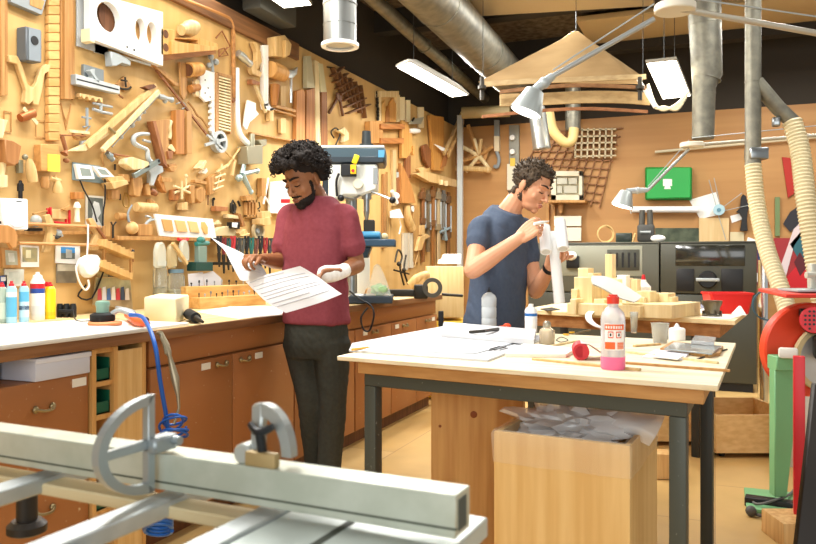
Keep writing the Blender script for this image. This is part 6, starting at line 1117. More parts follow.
# pencil, scissors, wires
A, Bq = tp(352, 349.5, ZT1+.013), tp(372, 347, ZT1+.013); r = thing('pencil_stub', 'short orange pencil on the thin white board near the table edge', 'pencil', tuple(A))
b = B(); b.tube([A, A.lerp(Bq, .8)], .005, 6); part('barrel', b, mat('#eab04a', .5), r); b = B(); b.tube([A.lerp(Bq, .8), Bq], [.005, .0008], 6); part('tip', b, PALE, r)
r = thing('scissors', 'scissors with yellow handles behind the small glass bottle', 'scissors', tuple(tp(570, 336)))
for x, y in ((566, 335), (572, 333)): b = B(); b.ring(tp(x, y, ZT1+.003), UP, .014, .009, .006, 16); part('handle', b, mat('#e5b02c', .4), r)
b = B(); b.tube([tp(574, 334, .855), tp(590, 330, .855)], .004, 6); part('blade', b, STEEL, r)
b = B(); b.tube([tp(556, 340, .853), tp(561, 337, .853), tp(568, 340, .853), (tp(561, 342, .853)), tp(556, 340, .853)], .002, 6, 5); T('wire_loop', b, DGREY, 'tiny loop of dark wire behind the small glass bottle', 'wire')
# ================================================================ things on the back work table
CITY = wood('#f0d8a0', '#e3c488', sc_=.6)
DC = 4.9
def cb(x0, x1, yt, d, dp_, yb=None):
    z0 = .85 if yb is None else HC-(yb-HY)/F*d
    a, c = P(x0, 300, d), P(x1, 300, d); n = V((-t1.y, t1.x, 0)); zt = HC-(yt-HY)/F*d
    u = (x1-CX)/F; w = t1*((u*d-(x0-CX)/F*d)/(t1.dot(vx)-u*t1.dot(vy))); a = V((a.x, a.y, z0))
    return B().prism([a, a+w, a+w+n*dp_, a+n*dp_], UP*(zt-z0), .003)
r = thing('city_model', 'pale wooden city model with stepped towers on the back table', 'architectural model', tuple(P(618, 312, DC)))
part('base', cb(567, 640, 303, 4.9, .5), CITY, r); part('base', cb(622, 672, 303, 4.7, .45), CITY, r)
for x0, x1, yt, d, w in ((574, 592, 277, 5.0, .14), (578, 588, 268, 5.06, .08), (571, 577, 289, 4.98, .16), (588, 593, 273, 5.0, .12), (605, 612, 254, 5.1, .06), (600, 620, 278, 5.12, .2), (612, 622, 279, 5.0, .12), (631, 637, 279, 4.95, .06), (626, 650, 293, 4.85, .2), (637, 650, 291, 4.8, .1), (655, 668, 293, 4.85, .12), (668, 672, 297, 4.8, .1), (570, 576, 299, 4.86, .1), (650, 655, 297, 4.85, .1), (594, 604, 299, 4.88, .12), (640, 644, 297, 4.74, .04)):
    part('tower_block', cb(x0, x1, yt, d, w), CITY, r)
# curved white ramps of the model, a white block and glue bottles
b = B(); d = 4.72
def spir(cx, cy, rx, ry, a0, a1, w):
    rs = []
    for i in range(25):
        a = a0+(a1-a0)*i/24; p = P(cx+rx*math.cos(a), cy+ry*math.sin(a)*.35, d)+vy*(-math.sin(a)*rx*d/F*.8); p.z = HC-(cy+ry*math.sin(a)-HY)/F*d
        dr = (vx*math.cos(a)-vy*math.sin(a)).normalized()*w; rs.append([p, p+dr, p+dr-UP*.008, p-UP*.008])
    return B().rings(rs)
b = B(); b.patch([[P(592, 277, 4.78), P(606, 277.5, 4.78), P(621, 284, 4.74), P(641, 297, 4.66)], [P(591, 281, 4.72), P(605, 284, 4.72), P(620, 291, 4.68), P(639, 300, 4.62)], [P(593, 285, 4.66), P(604, 290, 4.66), P(618, 298, 4.63), P(634, 303, 4.6)]], 16, 10, .008); part('white_ramp', b, mat('#c6c6bf', .5), r, 'curved white ramp sweeping down between the towers')
part('white_block', cb(617, 626, 275, 4.98, .06), mat('#f4f0e2', .6), r, 'white tower block')
part('spiral_ramp', spir(607, 318, 15, 9, PI*.5, PI*1.5, .04), WHITE, r)
def onb(px, py): return onz(px, py, .85)
q = P(643.5, 309, 5.05); q.z = .85; k = 5.05/F; r = thing('glue_bottle', 'white glue bottle with a red tip standing behind the city model', 'bottle', tuple(q))
b = B(); b.lathe(q, [(7*k, 0), (7.2*k, .01), (7.2*k, 26*k), (3*k, 31*k), (2.6*k, 33*k)], UP, 20); part('bottle', b, WHITE, r)
b = B(); b.lathe(q+UP*33*k, [(2*k, 0), (2*k, .01), (1.4*k, 5*k), (.0001, 5.1*k)], UP, 14); part('tip', b, RED, r)
# red tub
q = P(727, 312, 5.02); q.z = .85; R = Matrix.Rotation(TH-.1, 3, 'Z'); r = thing('plastic_tub', 'bright red plastic tub at the end of the back table', 'tub', tuple(q)); k = 5.0/F
w0, w1, dz = 17*k, 20.5*k, 19*k; pr = []
b = B()
def rr_(w, dd, z): return [q+R @ V((sx*w, sy*dd, 0))+UP*z for sx, sy in ((-1, -.86), (-.9, -1), (.9, -1), (1, -.86), (1, .86), (.9, 1), (-.9, 1), (-1, .86))]
b.rings([rr_(w0, .09, 0), rr_(w1, .105, dz), rr_(w1*1.05, .112, dz), rr_(w1*1.05, .112, dz+.012), rr_(w1*.96, .1, dz+.012), rr_(w0*.95, .083, .01)]); part('tub', b, mat('#dd2626', .35), r)
T('folded_paper', B().prism([P(733, 314.5, 4.62), P(741, 306, 4.66), P(747, 315.5, 4.62)], vy*.03, .001), WHITE, 'small white peaked paper in front of the red tub', 'paper')
q = onz(712, 316.5, .85); k = dep(q)/F; r = thing('iron_mould', 'small dark metal mould with a rim on the back table', 'mould', tuple(q))
b = B(); b.lathe(q, [(9.5*k, 0), (9.5*k, 2*k), (7*k, 3*k), (7.5*k, 9*k), (9.5*k, 13*k), (9.8*k, 16*k), (7.5*k, 16*k), (6*k, 10*k), (.0001, 9*k)], UP, 24); part('body', b, mat('#6f6a5c', .35, .8), r)
for a in range(6):
    b = B(); b.cyl(q+V((math.cos(a*1.047)*8*k, math.sin(a*1.047)*8*k, 2*k)), q+V((math.cos(a*1.047)*8*k, math.sin(a*1.047)*8*k, 6*k)), .008, seg=8); part('lug', b, mat('#5d584c', .35, .8), r)
def slabz(pxs, th, m, name, label, cat, z): return T(name, B().prism([onz(x, y, z) for x, y in pxs], UP*th, .0005), m, label, cat)
slabz([(676, 311), (690, 304), (722, 309), (714, 314)], .003, PAPER, 'paper_sheet', 'white papers spread between the city model and the dark metal mould', 'paper', .85)
slabz([(686, 306), (700, 304), (706, 308), (694, 310)], .004, mat('#7e8092', .6), 'paper_sheet', 'grey printed leaflet on the papers of the back table', 'paper', .8535)
slabz([(700, 317), (716, 314), (742, 316), (730, 319)], .003, PAPER, 'paper_sheet', 'white sheet under the small dark metal mould', 'paper', .8495)
slabz([(540, 309.5), (552, 308), (560, 310), (548, 311.5)], .006, IRON, 'steel_ruler', 'small dark strip near the edge of the back table', 'strip', .85)
# ================================================================ things standing on the laser cutters
ZM = 1.372
q = ony(606, 240, MY+.35); q.z = ZM; k = dep(q)/F; b = B()
for i in range(3): b.ring(q+UP*(9*k)+vy*.02*i, vy*1.0+vx*.2*(i-1), (9-.6*i)*k, (8.2-.6*i)*k, .012, 28)
T('rope_coil', b, mat('#d3b277', .7), 'thin coil of tan cord standing on the grey laser cutter', 'coil')
q = ony(624, 241, MY+.3); q.z = ZM; r = thing('small_radio', 'small dark green box on the grey laser cutter', 'box', tuple(q)); part('body', B().box(q+UP*.05, (.15, .1, .09), .006), mat('#38443a', .5), r); part('face', B().box(q+UP*.05+V((0, -.051, 0)), (.13, .004, .07), .001), mat('#27302b', .3), r)
q = ony(646, 241, MY+.3); q.z = ZM; r = thing('desk_instrument', 'dark upright instrument with two tubes on the laser cutter', 'instrument', tuple(q))
part('body', B().box(q+UP*.09, (.16, .1, .17), .02), mat('#3b3b38', .5), r); b = B()
for s in (-1, 1): b.cyl(q+V((s*.04, 0, .17)), q+V((s*.035, 0, .32)), .03, .026, seg=16)
part('tube', b, mat('#45443f', .5), r); b = B(); b.tube([q+V((-.05, -.06, .1)), q+V((.05, -.06, .1))], .012); part('front_bar', b, GREY, r)
q = ony(658, 241, MY+.2); q.z = ZM; T('white_mouse', B().ell(q+UP*.035, (.07, .05, .035)), WHITE, 'white rounded object beside the dark upright instrument', 'cap')
b = B(); q = ony(634, 241, MY+.15); q.z = ZM; b.box(q+UP*.045, (.014, .06, .09), .002, Matrix.Rotation(.3, 3, 'Y')); T('leaning_card', b, BEECH, 'small tan card leaning against the dark green box', 'card')
# white capital on the sanding machine table
q = P(808, 284, 3.75); q2 = P(806, 292, 3.75); r = thing('scroll_saw', 'grey metal clamp jig on the red work table of the sander', 'jig', tuple(q2))
part('plate', B().box(P(808, 290, 3.7), (.2, .2, .012), .003, RT), LGREY, r); b = B(); b.box(P(812, 276, 3.7), (.03, .04, .12), .005, RT).cyl(P(806, 275, 3.66), P(818, 275, 3.66), .016); part('arm', b, mat('#c9c8bb', .4, .4), r)
# ================================================================ people
def fuse(b, vox, it=3, amp=0.0, fr=9.0, seed=0, smooth=.5):
    """join overlapping closed shapes into one continuous skin"""
    me = bpy.data.meshes.new('t'); b.bm.to_mesh(me); b.bm.free(); o = bpy.data.objects.new('t', me); COL.objects.link(o)
    m = o.modifiers.new('a', 'REMESH'); m.mode = 'VOXEL'; m.voxel_size = vox
    s = o.modifiers.new('b', 'SMOOTH'); s.iterations = it; s.factor = smooth
    dg = bpy.context.evaluated_depsgraph_get(); me2 = bpy.data.meshes.new_from_object(o.evaluated_get(dg)); bpy.data.objects.remove(o)
    bm = bmesh.new(); bm.from_mesh(me2); bm.normal_update()
    if amp:
        for v in bm.verts:
            c = v.co; w = noise.noise(V((c.x*fr, c.y*fr, c.z*fr*.55))+V((seed, 0, 0)))*.6+abs(noise.noise(V((c.x*fr*2.3+c.z*fr, c.y*fr*2.3, c.z*fr*1.3))))*.5-.2
            v.co = c+v.normal*max(w, -.12)*amp
        bm.normal_update()
    return bm
def cap2(b, pts, rs, seg=14):
    """limb: round-ended tapering tube through joints"""
    pts = [V(p) for p in pts]; n = len(pts)
    q = crom(pts, 5) if n > 2 else [pts[0].lerp(pts[1], i/4) for i in range(5)]
    R = [lerpl(rs, i/(len(q)-1)) for i in range(len(q))]
    t0 = (q[0]-q[1]).normalized(); t1_ = (q[-1]-q[-2]).normalized()
    b.tube([q[0]+t0*R[0]*.95, q[0]+t0*R[0]*.7]+q+[q[-1]+t1_*R[-1]*.7, q[-1]+t1_*R[-1]*.95], [R[0]*.3, R[0]*.75]+R+[R[-1]*.75, R[-1]*.3], seg)
def loft(b, secs, seg=28):
    """secs: (centre, half width vector, half depth vector)"""
    b.rings([[c+w*math.copysign(abs(math.cos(a))**.85, math.cos(a))+d*math.copysign(abs(math.sin(a))**.85, math.sin(a)) for a in [2*PI*k/seg for k in range(seg)]] for c, w, d in secs])
def add_obj(name, bm, m, root, label=None):
    for f in bm.faces: f.smooth = True
    bmesh.ops.translate(bm, verts=bm.verts, vec=-rootloc(root)); me = bpy.data.meshes.new('mesh'); bm.to_mesh(me); bm.free()
    o = link_mesh(name, me, m, root, None)
    if label: o['label'] = label
    return o
def headM(c, yaw, pitch, roll=0): return Matrix.Translation(V(c)) @ Matrix.Rotation(TH, 4, 'Z') @ Matrix.Rotation(math.radians(yaw), 4, 'Z') @ Matrix.Rotation(math.radians(-pitch), 4, 'X') @ Matrix.Rotation(math.radians(roll), 4, 'Y')
def head_shapes(b, M, jaw=1.0):
    R = M.to_3x3(); E = lambda c, r, u=20: b.ell(M @ V(c), r, R, u, 14); L = lambda pts, rs: cap2(b, [M @ V(p) for p in pts], rs, 10)
    E((0, -.018, .035), (.076, .098, .084)); E((0, .028, -.02), (.064, .064, .088)); E((0, .036, -.08), (.050*jaw, .050, .036)); E((0, .07, -.1), (.022*jaw, .019, .018))
    E((.036, .062, -.03), (.023, .018, .022)); E((-.036, .062, -.03), (.023, .018, .022))
    L([(0, .088, .016), (0, .099, -.008), (0, .114, -.03)], [.0075, .0085, .011]); E((.011, .1, -.035), (.008, .01, .007)); E((-.011, .1, -.035), (.008, .01, .007))
    L([(-.044, .073, .03), (-.02, .085, .029), (0, .087, .026), (.02, .085, .029), (.044, .073, .03)], [.008, .010, .009, .010, .008])
    E((0, .087, -.064), (.022, .011, .006)); E((0, .085, -.074), (.019, .011, .0065))
    for s in (-1, 1): E((s*.033, .073, .004), (.0155, .0145, .0115)); E((s*.079, -.008, -.006), (.009, .019, .031)); E((s*.077, -.004, -.03), (.007, .01, .011))
def hand(b, w, d, n, curl, sc=1.0, thumb=(.7, .5), side=1, spread=.06, pts_out=None):
    """w wrist, d direction of the fingers, n where the palm faces, curl per finger (three angles), side +1 puts the thumb on d x n"""
    d = V(d).normalized(); n = (V(n)-d*V(n).dot(d)).normalized(); s = d.cross(n)*side
    K = w+d*.088*sc
    for i in range(5):
        t = i/4; cap2(b, [w+s*(.022-.044*t)*sc, w+d*.05*sc+s*(.034-.068*t)*sc, K+s*(.034-.068*t)*sc*1.0-d*abs(t-.35)*.012], [.017*sc, .0145*sc, .0125*sc], 10)
    Ls = [(.043, .026, .021), (.047, .03, .022), (.043, .028, .022), (.034, .02, .019)]
    for i in range(4):
        o = (.031-.0207*i); p = K+s*o*sc-d*.008*abs(i-1)*sc; a = 0; ch = [p-d*.02*sc, p]; f = (d+s*spread*(1.2-i)*.9).normalized()
        for L, c in zip(Ls[i], curl[i] if isinstance(curl[0], (list, tuple)) else curl):
            a += c; p = p+(f*math.cos(a)+n*math.sin(a))*L*sc; ch.append(p)
        cap2(b, ch, [.0098*sc, .0095*sc, .0088*sc, .0078*sc, .0068*sc], 9)
        if pts_out is not None: pts_out.append(ch[-1])
    p = w+d*.03*sc+s*.028*sc; u = (d*math.cos(thumb[0])+s*math.sin(thumb[0])+n*.25).normalized(); ch = [w+d*.018*sc+s*.012*sc, p, p+u*.042*sc]
    u2 = (u+n*thumb[1]+d*.25).normalized(); ch += [ch[-1]+u2*.034*sc, ch[-1]+u2*.034*sc+(u2+n*.2+d*.15).normalized()*.024*sc]
    cap2(b, ch, [.015*sc, .0145*sc, .0115*sc, .0105*sc, .008*sc], 10)
    if pts_out is not None: pts_out.append(ch[-1])
def region(bm, M, test, off, amp=.003, fr=60, seed=0, edge=-.004):
    """a copy of the skin where test(local head point) holds, raised by off: hair, beard"""
    Mi = M.inverted(); nb = bmesh.new(); mp = {}
    bm.normal_update()
    for f in bm.faces:
        c = Mi @ f.calc_center_median()
        if abs(c.x) < .14 and abs(c.y) < .16 and -.16 < c.z < .16 and test(c):
            vs = []
            for v in f.verts:
                if v.index not in mp: mp[v.index] = (nb.verts.new(v.co), v.normal.copy())
                vs.append(mp[v.index][0])
            try: nb.faces.new(vs)
            except ValueError: pass
    nb.verts.ensure_lookup_table()
    bd = {v for e in nb.edges if len(e.link_faces) == 1 for v in e.verts}
    for v, n in mp.values():
        h = off(Mi @ v.co) if callable(off) else off
        v.co = v.co+n*(edge if v in bd else h+amp*(noise.noise(v.co*fr+V((seed, 0, 0)))+.5*noise.noise(v.co*fr*2.3)))
    return nb
def sockets(bm, M):
    for v in bm.verts:
        p = M.inverted() @ v.co
        if p.y > .03 and abs(p.z) < .06:
            for s in (-1, 1):
                a = ((p.x-s*.033)/.017)**2+((p.z-.012)/.008)**2
                if a < 6: v.co -= (M.to_3x3() @ V((0, 1, 0)))*.0035*math.exp(-a)
            a = (p.x/.026)**2+((p.z+.0685)/.0022)**2
            if a < 6 and p.y > .07: v.co -= (M.to_3x3() @ V((0, 1, 0)))*.003*math.exp(-a)
def face_bits(root, M, brow, iris, lash, browz=.034, thick=.0052, lip=None):
    for s in (-1, 1):
        b = B(); cap2(b, [M @ V(q) for q in ((s*.013, .0965, browz-.004), (s*.030, .0915, browz+.002), (s*.049, .074, browz-.002))], [thick, thick, thick*.5], 8); part('eyebrow', b, brow, root)
        b = B(); cap2(b, [M @ V(q) for q in ((s*.018, .0855, .0), (s*.033, .0885, -.0035), (s*.047, .0785, .0))], [.0022, .0028, .0018], 8); part('eyelashes', b, lash, root)
    if lip:
        b = B(); 
        for z, r, y in ((-.064, (.021, .005, .0045), .0945), (-.074, (.018, .005, .005), .0935)): b.ell(M @ V((0, y, z)), r, M.to_3x3(), 14, 8)
        part('lips', b, lip, root)
def cv(X, D, Z=0): x, y = rot(X, D); return V((x, y, Z))      # camera-frame direction
# ---------------------------------------------------------------- man in red
SK1 = mat('#94623f', .45, kind='n', h2='#875636', sc_=.4); SK2 = mat('#d9a07c', .5, kind='n', h2='#cf9470', sc_=.4)
hairM = mat('#1d1612', .75, spec=.25)
a = math.radians(24); f = cv(-math.sin(a), -math.cos(a)); rt = cv(-math.cos(a), math.sin(a))
P0 = P
def P(x, y, d): return P0(x, y, d*.968)
D0 = 4.05
man = thing('person', 'man in a faded red t-shirt reading large sheets of paper with a bandaged hand', 'person', tuple(P(314, 300, D0).xy)+(0,))
HM = headM(P(303, 180, 3.99), 146, 26, 4) @ Matrix.Scale(1.08, 4)
b = B(); head_shapes(b, HM, 1.0)
neck = P(319, 203, 4.06)
cap2(b, [HM @ V((0, -.03, -.05)), HM @ V((0, -.045, -.10)), neck, neck-UP*.04], [.056, .054, .056, .07])
def C(px, py, d=D0): return P(px, py, d)
def sec(px, py, w, dd, d=D0, fo=0): return (P(px, py, d)+f*fo, rt*w, f*dd)
loft(b, [sec(316, 345, .13, .09), sec(316, 325, .155, .105), sec(315, 290, .145, .098), sec(315, 255, .155, .105), sec(316, 230, .14, .09), sec(317, 214, .09, .06), sec(318, 204, .06, .052)])
shR, elR, wrR = P(288, 216, 4.13), P(281, 262, 4.1), P(262, 259, 3.9)
shL, elL, wrL = P(346, 216, 3.98), P(357, 265, 4.0), P(338, 273, 3.79)
cap2(b, [shR, shR.lerp(elR, .5), elR], [.036, .042, .04]); cap2(b, [elR, elR.lerp(wrR, .35), wrR], [.042, .041, .027])
cap2(b, [shL, shL.lerp(elL, .5), elL], [.036, .043, .042]); cap2(b, [elL, elL.lerp(wrL, .35), wrL], [.043, .042, .028])
hd = (P(249, 256, 3.82)-wrR).normalized()
hand(b, wrR, hd, cv(-.1, -.2, -1), (.85, 1.15, .8), 1.0, (.5, .6), 1)
hl = (P(308, 276, 3.73)-wrL).normalized()
hand(b, wrL, hl, cv(-.25, -.55, -.75), ((.35, .35, .2), (.45, .4, .25), (.55, .45, .3), (.65, .5, .3)), 1.0, (.45, .25), -1)
hip = P(316, 335, D0)
hR, hL_ = hip-UP*.02+rt*.09, hip-UP*.02-rt*.09
kR, kL, aR, aL = P(311, 400, 4.05), P(333, 398, 3.99), P(317, 467, 4.16), P(329, 470, 4.02)
aR.z = .09; aL.z = .09
cap2(b, [hR, kR, aR], [.075, .055, .04]); cap2(b, [hL_, kL, aL], [.075, .055, .04])
skin = fuse(b, .0042, 2); sockets(skin, HM)
beard = region(skin, HM, lambda p: p.y > .0 and ((p.z < -.06-.25*max(0, p.y-.045)+.3*max(0, .04-p.y) and p.z > -.128) or (abs(p.x) < .03 and p.z < -.08 and p.z > -.128) or (abs(p.x) > .056 and p.z < .0 and p.y < .035 and p.y > .012 and p.z > -.1) or (abs(p.x) < .032 and -.058 < p.z < -.046 and p.y > .05)), .004, .003, 90)
add_obj('body', skin, SK1, man)
add_obj('beard', beard, hairM, man)
face_bits(man, HM, hairM, BLACK, hairM, .036, .0058, mat('#7d4a3c', .5))
# curly hair
b = B(); rnd = random.Random(3)
R3 = HM.to_3x3()
b.ell(HM @ V((0, -.03, .068)), (.094, .1, .085), R3)
for i in range(420):
    z = rnd.uniform(-.75, 1); t = rnd.uniform(0, 2*PI); h = math.sqrt(1-z*z); dv = V((h*math.cos(t), h*math.sin(t), z))
    lim = .40 if dv.y > .35 else (-.05 if dv.y > -.1 else -.72)
    if dv.z < lim: continue
    p = V((0, -.008, .052))+V((dv.x*.119, dv.y*.126, dv.z*.106))*rnd.uniform(.86, 1.1)
    b.ell(HM @ p, rnd.uniform(.014, .024), None, 8, 6)
hb = fuse(b, .006, 1, .012, 55, 4)
hb2 = B(); hb2.bm.free(); hb2.bm = hb
for i in range(700):
    z = rnd.uniform(-.7, 1); t = rnd.uniform(0, 2*PI); h = math.sqrt(1-z*z); dv = V((h*math.cos(t), h*math.sin(t), z))
    lim = .44 if dv.y > .35 else (0 if dv.y > -.1 else -.6)
    if dv.z < lim: continue
    p = HM @ (V((0, -.008, .052))+V((dv.x*.132, dv.y*.140, dv.z*.12))*rnd.uniform(.96, 1.1)); ax = V((rnd.gauss(0, 1), rnd.gauss(0, 1), rnd.gauss(0, 1))).normalized(); x, y, zz = basis(ax); rr = rnd.uniform(.007, .013)
    hb2.tube([p+(x*math.cos(q)+y*math.sin(q))*rr+zz*q*.0016 for q in [k*.75 for k in range(10)]], [.0022, .003, .0025, .001], 5)
add_obj('hair', hb2.bm, hairM, man)
# t-shirt
SHIRT = mat('#88424a', .85, kind='cloth', h2='#823e46', bump=.3, spec=.15)
b = B()
loft(b, [sec(316, 324, .181, .128), sec(316, 320, .184, .13), sec(315.5, 300, .176, .125), sec(315, 275, .170, .12), sec(315, 250, .176, .124), sec(316, 230, .178, .12), sec(317, 216, .165, .105), sec(317.5, 208, .135, .088), sec(318.5, 201, .092, .074), sec(318.5, 197.5, .07, .066)])
cap2(b, [shR+UP*.012+rt*-.04, shR, shR.lerp(elR, .38), shR.lerp(elR, .64)], [.055, .06, .06, .064]); cap2(b, [shL+UP*.012+rt*.04, shL, shL.lerp(elL, .38), shL.lerp(elL, .6)], [.055, .06, .06, .064])
tee = fuse(b, .007, 6, .024, 6.5, 2)
add_obj('tshirt', tee, SHIRT, man)
PANT = mat('#3f4039', .85, kind='cloth', h2='#3a3b35', bump=.3, spec=.15)
b = B(); loft(b, [sec(316, 316, .165, .112), sec(316, 330, .172, .118), sec(315.5, 345, .172, .12), sec(315, 357, .16, .11)])
cap2(b, [hR-UP*.02, hR.lerp(kR, .5), kR, kR.lerp(aR, .5), aR+UP*.02], [.1, .088, .073, .068, .062]); cap2(b, [hL_-UP*.02, hL_.lerp(kL, .5), kL, kL.lerp(aL, .5), aL+UP*.02], [.1, .088, .073, .068, .062])
tr = fuse(b, .007, 5, .013, 10, 6); add_obj('trousers', tr, PANT, man)
def shoes(root, ans, dirs, m):
    for an, dv in zip(ans, dirs):
        b = B(); s = dv.cross(UP); g = V((an.x, an.y, 0))
        b.rings([[g+dv*t+s*w*math.cos(q)+UP*(h*.5+h*.5*math.sin(q)) for q in [2*PI*k/14 for k in range(14)]] for t, w, h in ((-.085, .015, .06), (-.07, .036, .085), (-.02, .04, .095), (.05, .044, .075), (.13, .045, .055), (.175, .03, .04), (.185, .008, .02))]); part('shoe', b, m, root)
shoes(man, (aR, aL), (cv(-.5, -.85), cv(-.35, -.93)), BLACKR)
# bandage
b = B(); dW = (wrL-elL).normalized(); cap2(b, [wrL-dW*.075, wrL-dW*.03, wrL+hl*.02, wrL+hl*.062], [.036, .036, .041, .043], 18)
nrm = cv(-.25, -.55, -.75); nrm = (nrm-hl*nrm.dot(hl)).normalized(); sd = hl.cross(nrm)*-1
tp0 = wrL+hl*.03+sd*.03; cap2(b, [wrL+hl*.015+sd*.015, tp0, tp0+(hl*.75+sd*.5).normalized()*.05, tp0+(hl*.9+sd*.35).normalized()*.075], [.026, .024, .019, .016], 12)
add_obj('bandage', fuse(b, .005, 3, .003, 40, 1), mat('#f1efe8', .85, kind='cloth', h2='#e4e1d8', bump=.3), man, 'white bandage round the hand and wrist')
# the sheets he holds
PT = mat('#cfd0d2', .8)
def sheet(grid, label, lines):
    r = thing('paper_sheet', label, 'paper', tuple(P(*grid[1][1])), 'drawing sheets in the hands of the man in red')
    G_ = [[P(*q) for q in row] for row in grid]; b = B(); b.patch(G_, 18, 18, .0012); part('sheet', b, PT, r)
    # printed rules: thin strips following the sheet
    rows = [crom(x, 6) for x in G_]; Q = lambda u, v: crom([rw[min(int(u*(len(rw)-1)), len(rw)-1)] for rw in rows], 8)[int(v*8*(len(rows)-1))] if len(rows) > 2 else V()
    b = B()
    for (v, u0, u1, w) in lines:
        p = [Q(u0+(u1-u0)*i/8, v)-vy*.0022+UP*.001 for i in range(9)]; b.tube(p, w, 5)
    part('printed_line', b, mat('#b6bac4', .8), r)
sheet([[(246, 282, 3.86), (262, 276, 3.82), (281, 271, 3.76), (300, 266, 3.70)], [(256, 292, 3.80), (275, 286, 3.75), (297, 280, 3.70), (317, 276, 3.66)], [(268, 303, 3.74), (288, 297, 3.69), (308, 291, 3.64), (329, 285, 3.62)], [(286, 313, 3.68), (303, 308, 3.64), (322, 302, 3.60), (342, 294, 3.58)]], 'large printed sheet sagging below the bandaged hand', [(.12+i*.1, .08, .9 if i % 3 else .7, .0014) for i in range(8)])
sheet([[(210, 237, 4.02), (225, 245, 4.0), (240, 252, 3.97), (252, 259, 3.93)], [(224, 250, 3.98), (238, 256, 3.96), (252, 261, 3.92), (263, 268, 3.9)], [(231, 263, 3.94), (240, 268, 3.92), (254, 270, 3.89), (267, 275, 3.86)], [(240, 280, 3.9), (246, 281, 3.88), (256, 279, 3.85), (268, 276, 3.83)]], 'white sheet curling up from the right hand of the man in red', [(.45, .1, .8, .0013), (.6, .15, .85, .0013), (.72, .2, .85, .0013)])
# ---------------------------------------------------------------- man in blue
P = P0
D0 = 4.12
a = math.radians(-48); f = cv(-math.sin(a), -math.cos(a)); rt = cv(-math.cos(a), math.sin(a))
man2 = thing('person', 'man in a blue t-shirt bending over white tubes he is gluing', 'person', tuple(P(503, 320, D0).xy)+(0,))
HM = headM(P(532.5, 187, 4.1), 226, 27, -6) @ Matrix.Scale(1.05, 4)
b = B(); head_shapes(b, HM, .95)
neck = P(513, 205, 4.14)
cap2(b, [HM @ V((0, -.035, -.04)), HM @ V((0, -.05, -.09)), neck, neck-UP*.05-f*.03], [.056, .055, .058, .075])
def sec(px, py, w, dd, d=D0, tl=0): return (P(px, py, d), rt*w, f*dd-UP*tl)
loft(b, [sec(497, 350, .13, .1), sec(498, 325, .15, .11), sec(498, 290, .145, .105), sec(499, 262, .15, .11), sec(501, 240, .13, .09), sec(503, 228, .09, .07), sec(507, 215, .06, .055)])
shR, elR, wrR = P(480, 228, 4.0), P(473, 270, 3.86), P(521, 237, 3.78)
shL, elL, wrL = P(525, 231, 4.22), P(536, 291, 4.12), P(551, 266, 3.92)
cap2(b, [shR, shR.lerp(elR, .5), elR], [.036, .046, .045]); cap2(b, [elR, elR.lerp(wrR, .3), elR.lerp(wrR, .7), wrR], [.047, .047, .036, .029])
cap2(b, [shL, shL.lerp(elL, .5), elL], [.036, .044, .042]); cap2(b, [elL, elL.lerp(wrL, .35), wrL], [.044, .042, .028])
hd = (P(545, 222, 3.76)-wrR).normalized(); po = []
hand(b, wrR, (hd+UP*.15), cv(.45, .8, -.35), ((.5, .8, .3), (.75, .9, .5), (.9, 1.0, .6), (1.0, 1.0, .6)), 1.0, (.35, .35), 1, pts_out=po)
hd2 = (P(556, 252, 3.88)-wrL).normalized(); po2 = []
hand(b, wrL, hd2+cv(.1, 0, 0), cv(.25, -.75, .1), ((.7, 1.1, .7), (.8, 1.15, .7), (.85, 1.15, .7), (.9, 1.1, .6)), .98, (.5, .7), 1, pts_out=po2)
hip = P(498, 338, D0)
hR, hL_ = hip+rt*.09, hip-rt*.09
kR, kL = V((hR.x, hR.y, .48))+f*.03, V((hL_.x, hL_.y, .48))+f*.03; aR, aL = V((hR.x, hR.y, .09))-f*.02, V((hL_.x, hL_.y, .09))-f*.02
cap2(b, [hR, kR, aR], [.075, .055, .04]); cap2(b, [hL_, kL, aL], [.075, .055, .04])
skin = fuse(b, .0042, 2); sockets(skin, HM)
def hz(p):
    if p.y > .0:
        t = max(0, min(1, (.06-p.y)/.035)) if abs(p.x) > .045 else 0
        return p.z > .072-.07*t or (abs(p.x) > .062 and p.z > -.03 and p.y < .022)
    return p.z > -.005-.55*max(0, -p.y-.01) if abs(p.x) > .05 else p.z > -.085
hair = region(skin, HM, lambda p: hz(p) and not (abs(p.x) > .0795 and -.045 < p.z < .026), lambda p: .005+.014*max(0, min(1, (p.z+.02)/.1)), .009, 52)
hb = B(); hb.bm.free(); hb.bm = hair; hair.normal_update(); rnd = random.Random(5); hv = list(hair.verts); hd_ = []
for v in rnd.sample(hv, min(500, len(hv))): hd_.append((v.co.copy(), v.normal.copy(), max(0, min(1, ((HM.inverted() @ v.co).z+.03)/.1))))
for c0, n0, hh in hd_:
    dv = (n0+V((rnd.gauss(0, .5), rnd.gauss(0, .5), rnd.gauss(.1, .5)))).normalized(); hb.tube([c0-n0*.003, c0+dv*(.004+.007*hh), c0+dv*(.006+.011*hh)+V((0, 0, .002))], [.0035, .003, .0008], 5)
add_obj('body', skin, SK2, man2)
add_obj('hair', hair, mat('#3a2f25', .7, kind='n', h2='#544636', sc_=2, spec=.25), man2)
face_bits(man2, HM, mat('#3a2a1e', .8), BLACK, mat('#2a1d16', .8), .036, .0048, mat('#c47f6c', .5))
BSH = mat('#4e596b', .85, kind='cloth', h2='#4a5567', bump=.3, spec=.15)
b = B()
